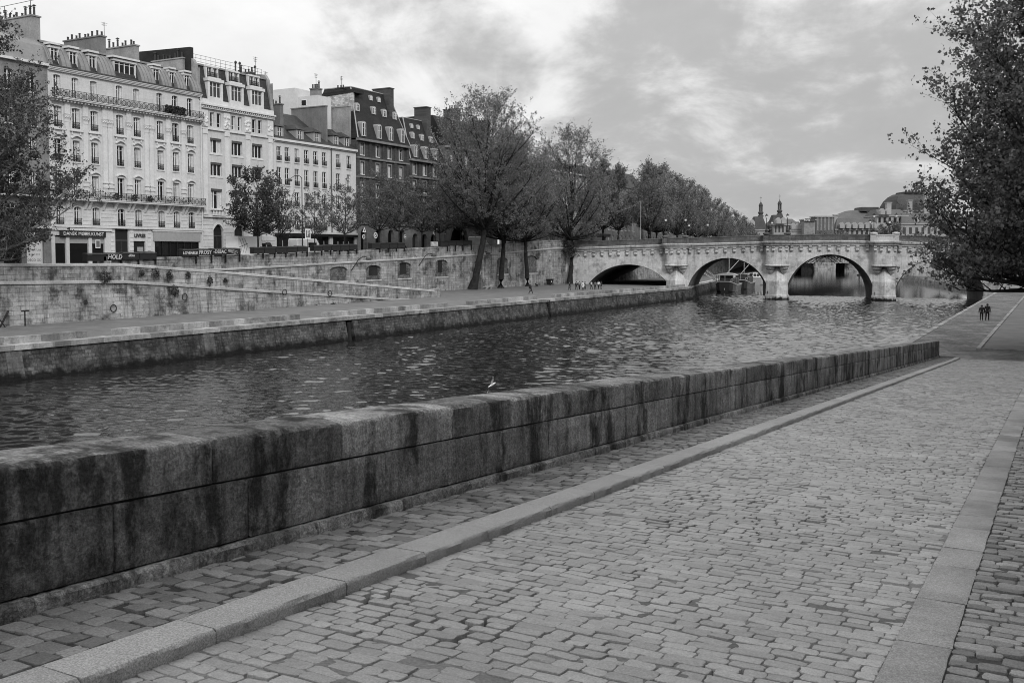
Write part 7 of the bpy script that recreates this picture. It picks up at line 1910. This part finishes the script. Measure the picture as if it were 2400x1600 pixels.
for i, (s, n) in enumerate(BP):
    p = B(s, n, zc(s)+.12); person('pedestrian in dark clothes on the bridge with only head and shoulders above the parapet', p, PHI + R(90 if i % 2 else -90), .2, 'cloth_grey' if i % 4 == 1 else 'cloth_black', False, 1.68 + .03*(i % 5), 'pedestrians crossing the bridge')
# dog
dg_ = thing('dog', 'small dark dog standing near the foot of the embankment wall', 'dog', (-92.5, 178.3, 2.92), R(60))
J = [(0, 0, .42), (0, .3, .44), (0, -.32, .42), (0, .45, .58), (0, .55, .68), (0, .68, .64), (0, -.5, .55), (.09, .28, .2), (.09, .29, .03), (-.09, .28, .2), (-.09, .29, .03), (.09, -.26, .26), (.09, -.36, .16), (.09, -.32, .03), (-.09, -.26, .26), (-.09, -.36, .16), (-.09, -.32, .03), (.05, .5, .8), (-.05, .5, .8)]
Ed = [(0, 1), (0, 2), (1, 3), (3, 4), (4, 5), (2, 6), (1, 7), (7, 8), (1, 9), (9, 10), (2, 11), (11, 12), (12, 13), (2, 14), (14, 15), (15, 16), (4, 17), (4, 18)]
Rd = [.12, .14, .11, .09, .085, .045, .03, .045, .03, .045, .03, .06, .04, .03, .06, .04, .03, .025, .025]
place('body', skin_body(J, Ed, Rd, M['cloth_black'], 'body'), dg_)
# gull flying low over the water
gy = 28.0; k = gy/.8615; g = thing('gull', 'white gull banking low over the river with wings spread', 'gull', (-.4976*k, gy, E - .1304*k), R(-30))
J = [(0, 0, 0), (0, .16, .02), (0, .24, .04), (0, .31, .03), (0, -.16, -.01), (0, -.27, -.01)]
place('body', skin_body(J, [(0, 1), (1, 2), (2, 3), (0, 4), (4, 5)], [.06, .05, .035, .012, .04, .03], M['feather'], 'body'), g)
for sx in (-1, 1):
    mb = MB(); st = [(0, .06, -.10, .0), (.18, .10, -.06, .07), (.36, .12, -.0, .12), (.52, .05, -.06, .10), (.62, -.06, -.10, .05)]
    mb.loft([[(x*sx, a_, z*1.0), (x*sx, (a_+b_)/2, z+.012), (x*sx, b_, z), (x*sx, (a_+b_)/2, z-.012)] for x, a_, b_, z in st])
    place('wing', mb.mesh('wing', M['feather']), g)
g.rotation_euler = (R(25), R(-48), R(-40)); g.scale = (.62,)*3

# litter: fallen leaves on the roadway
lv = MB(); rsx = random.Random(5)
M['dead_leaf'] = plain('dead_leaf', .35, .8)
for i in range(18):
    y = rsx.uniform(4.6, 26); x = rsx.choice((xr(y) - abs(rsx.gauss(0, .2)), xk(y) + rsx.random()*2.6, xk(y)+.05+abs(rsx.gauss(0, .1))))
    mb = MB(); s = rsx.uniform(.015, .03); z = float(rz(y)) + .012; a = rsx.uniform(0, 6.28)
    pts = [(x + s*rr_*math.cos(a+q), y + s*rr_*math.sin(a+q), z + .012*abs(math.sin(2*q+i)) ) for q, rr_ in ((0, 1.3), (.9, .7), (1.7, .9), (2.6, .6), (3.14, 1.0), (4.0, .6), (4.7, .9), (5.5, .7))]
    mb.prism(pts, (0, 0, .003))
    props(mb.build('fallen_leaf', M['dead_leaf'] if i % 3 == 0 else M['leaf_light']), 'small fallen leaf lying on the setts of the cobbled roadway', 'leaf', 'fallen leaves on the roadway')
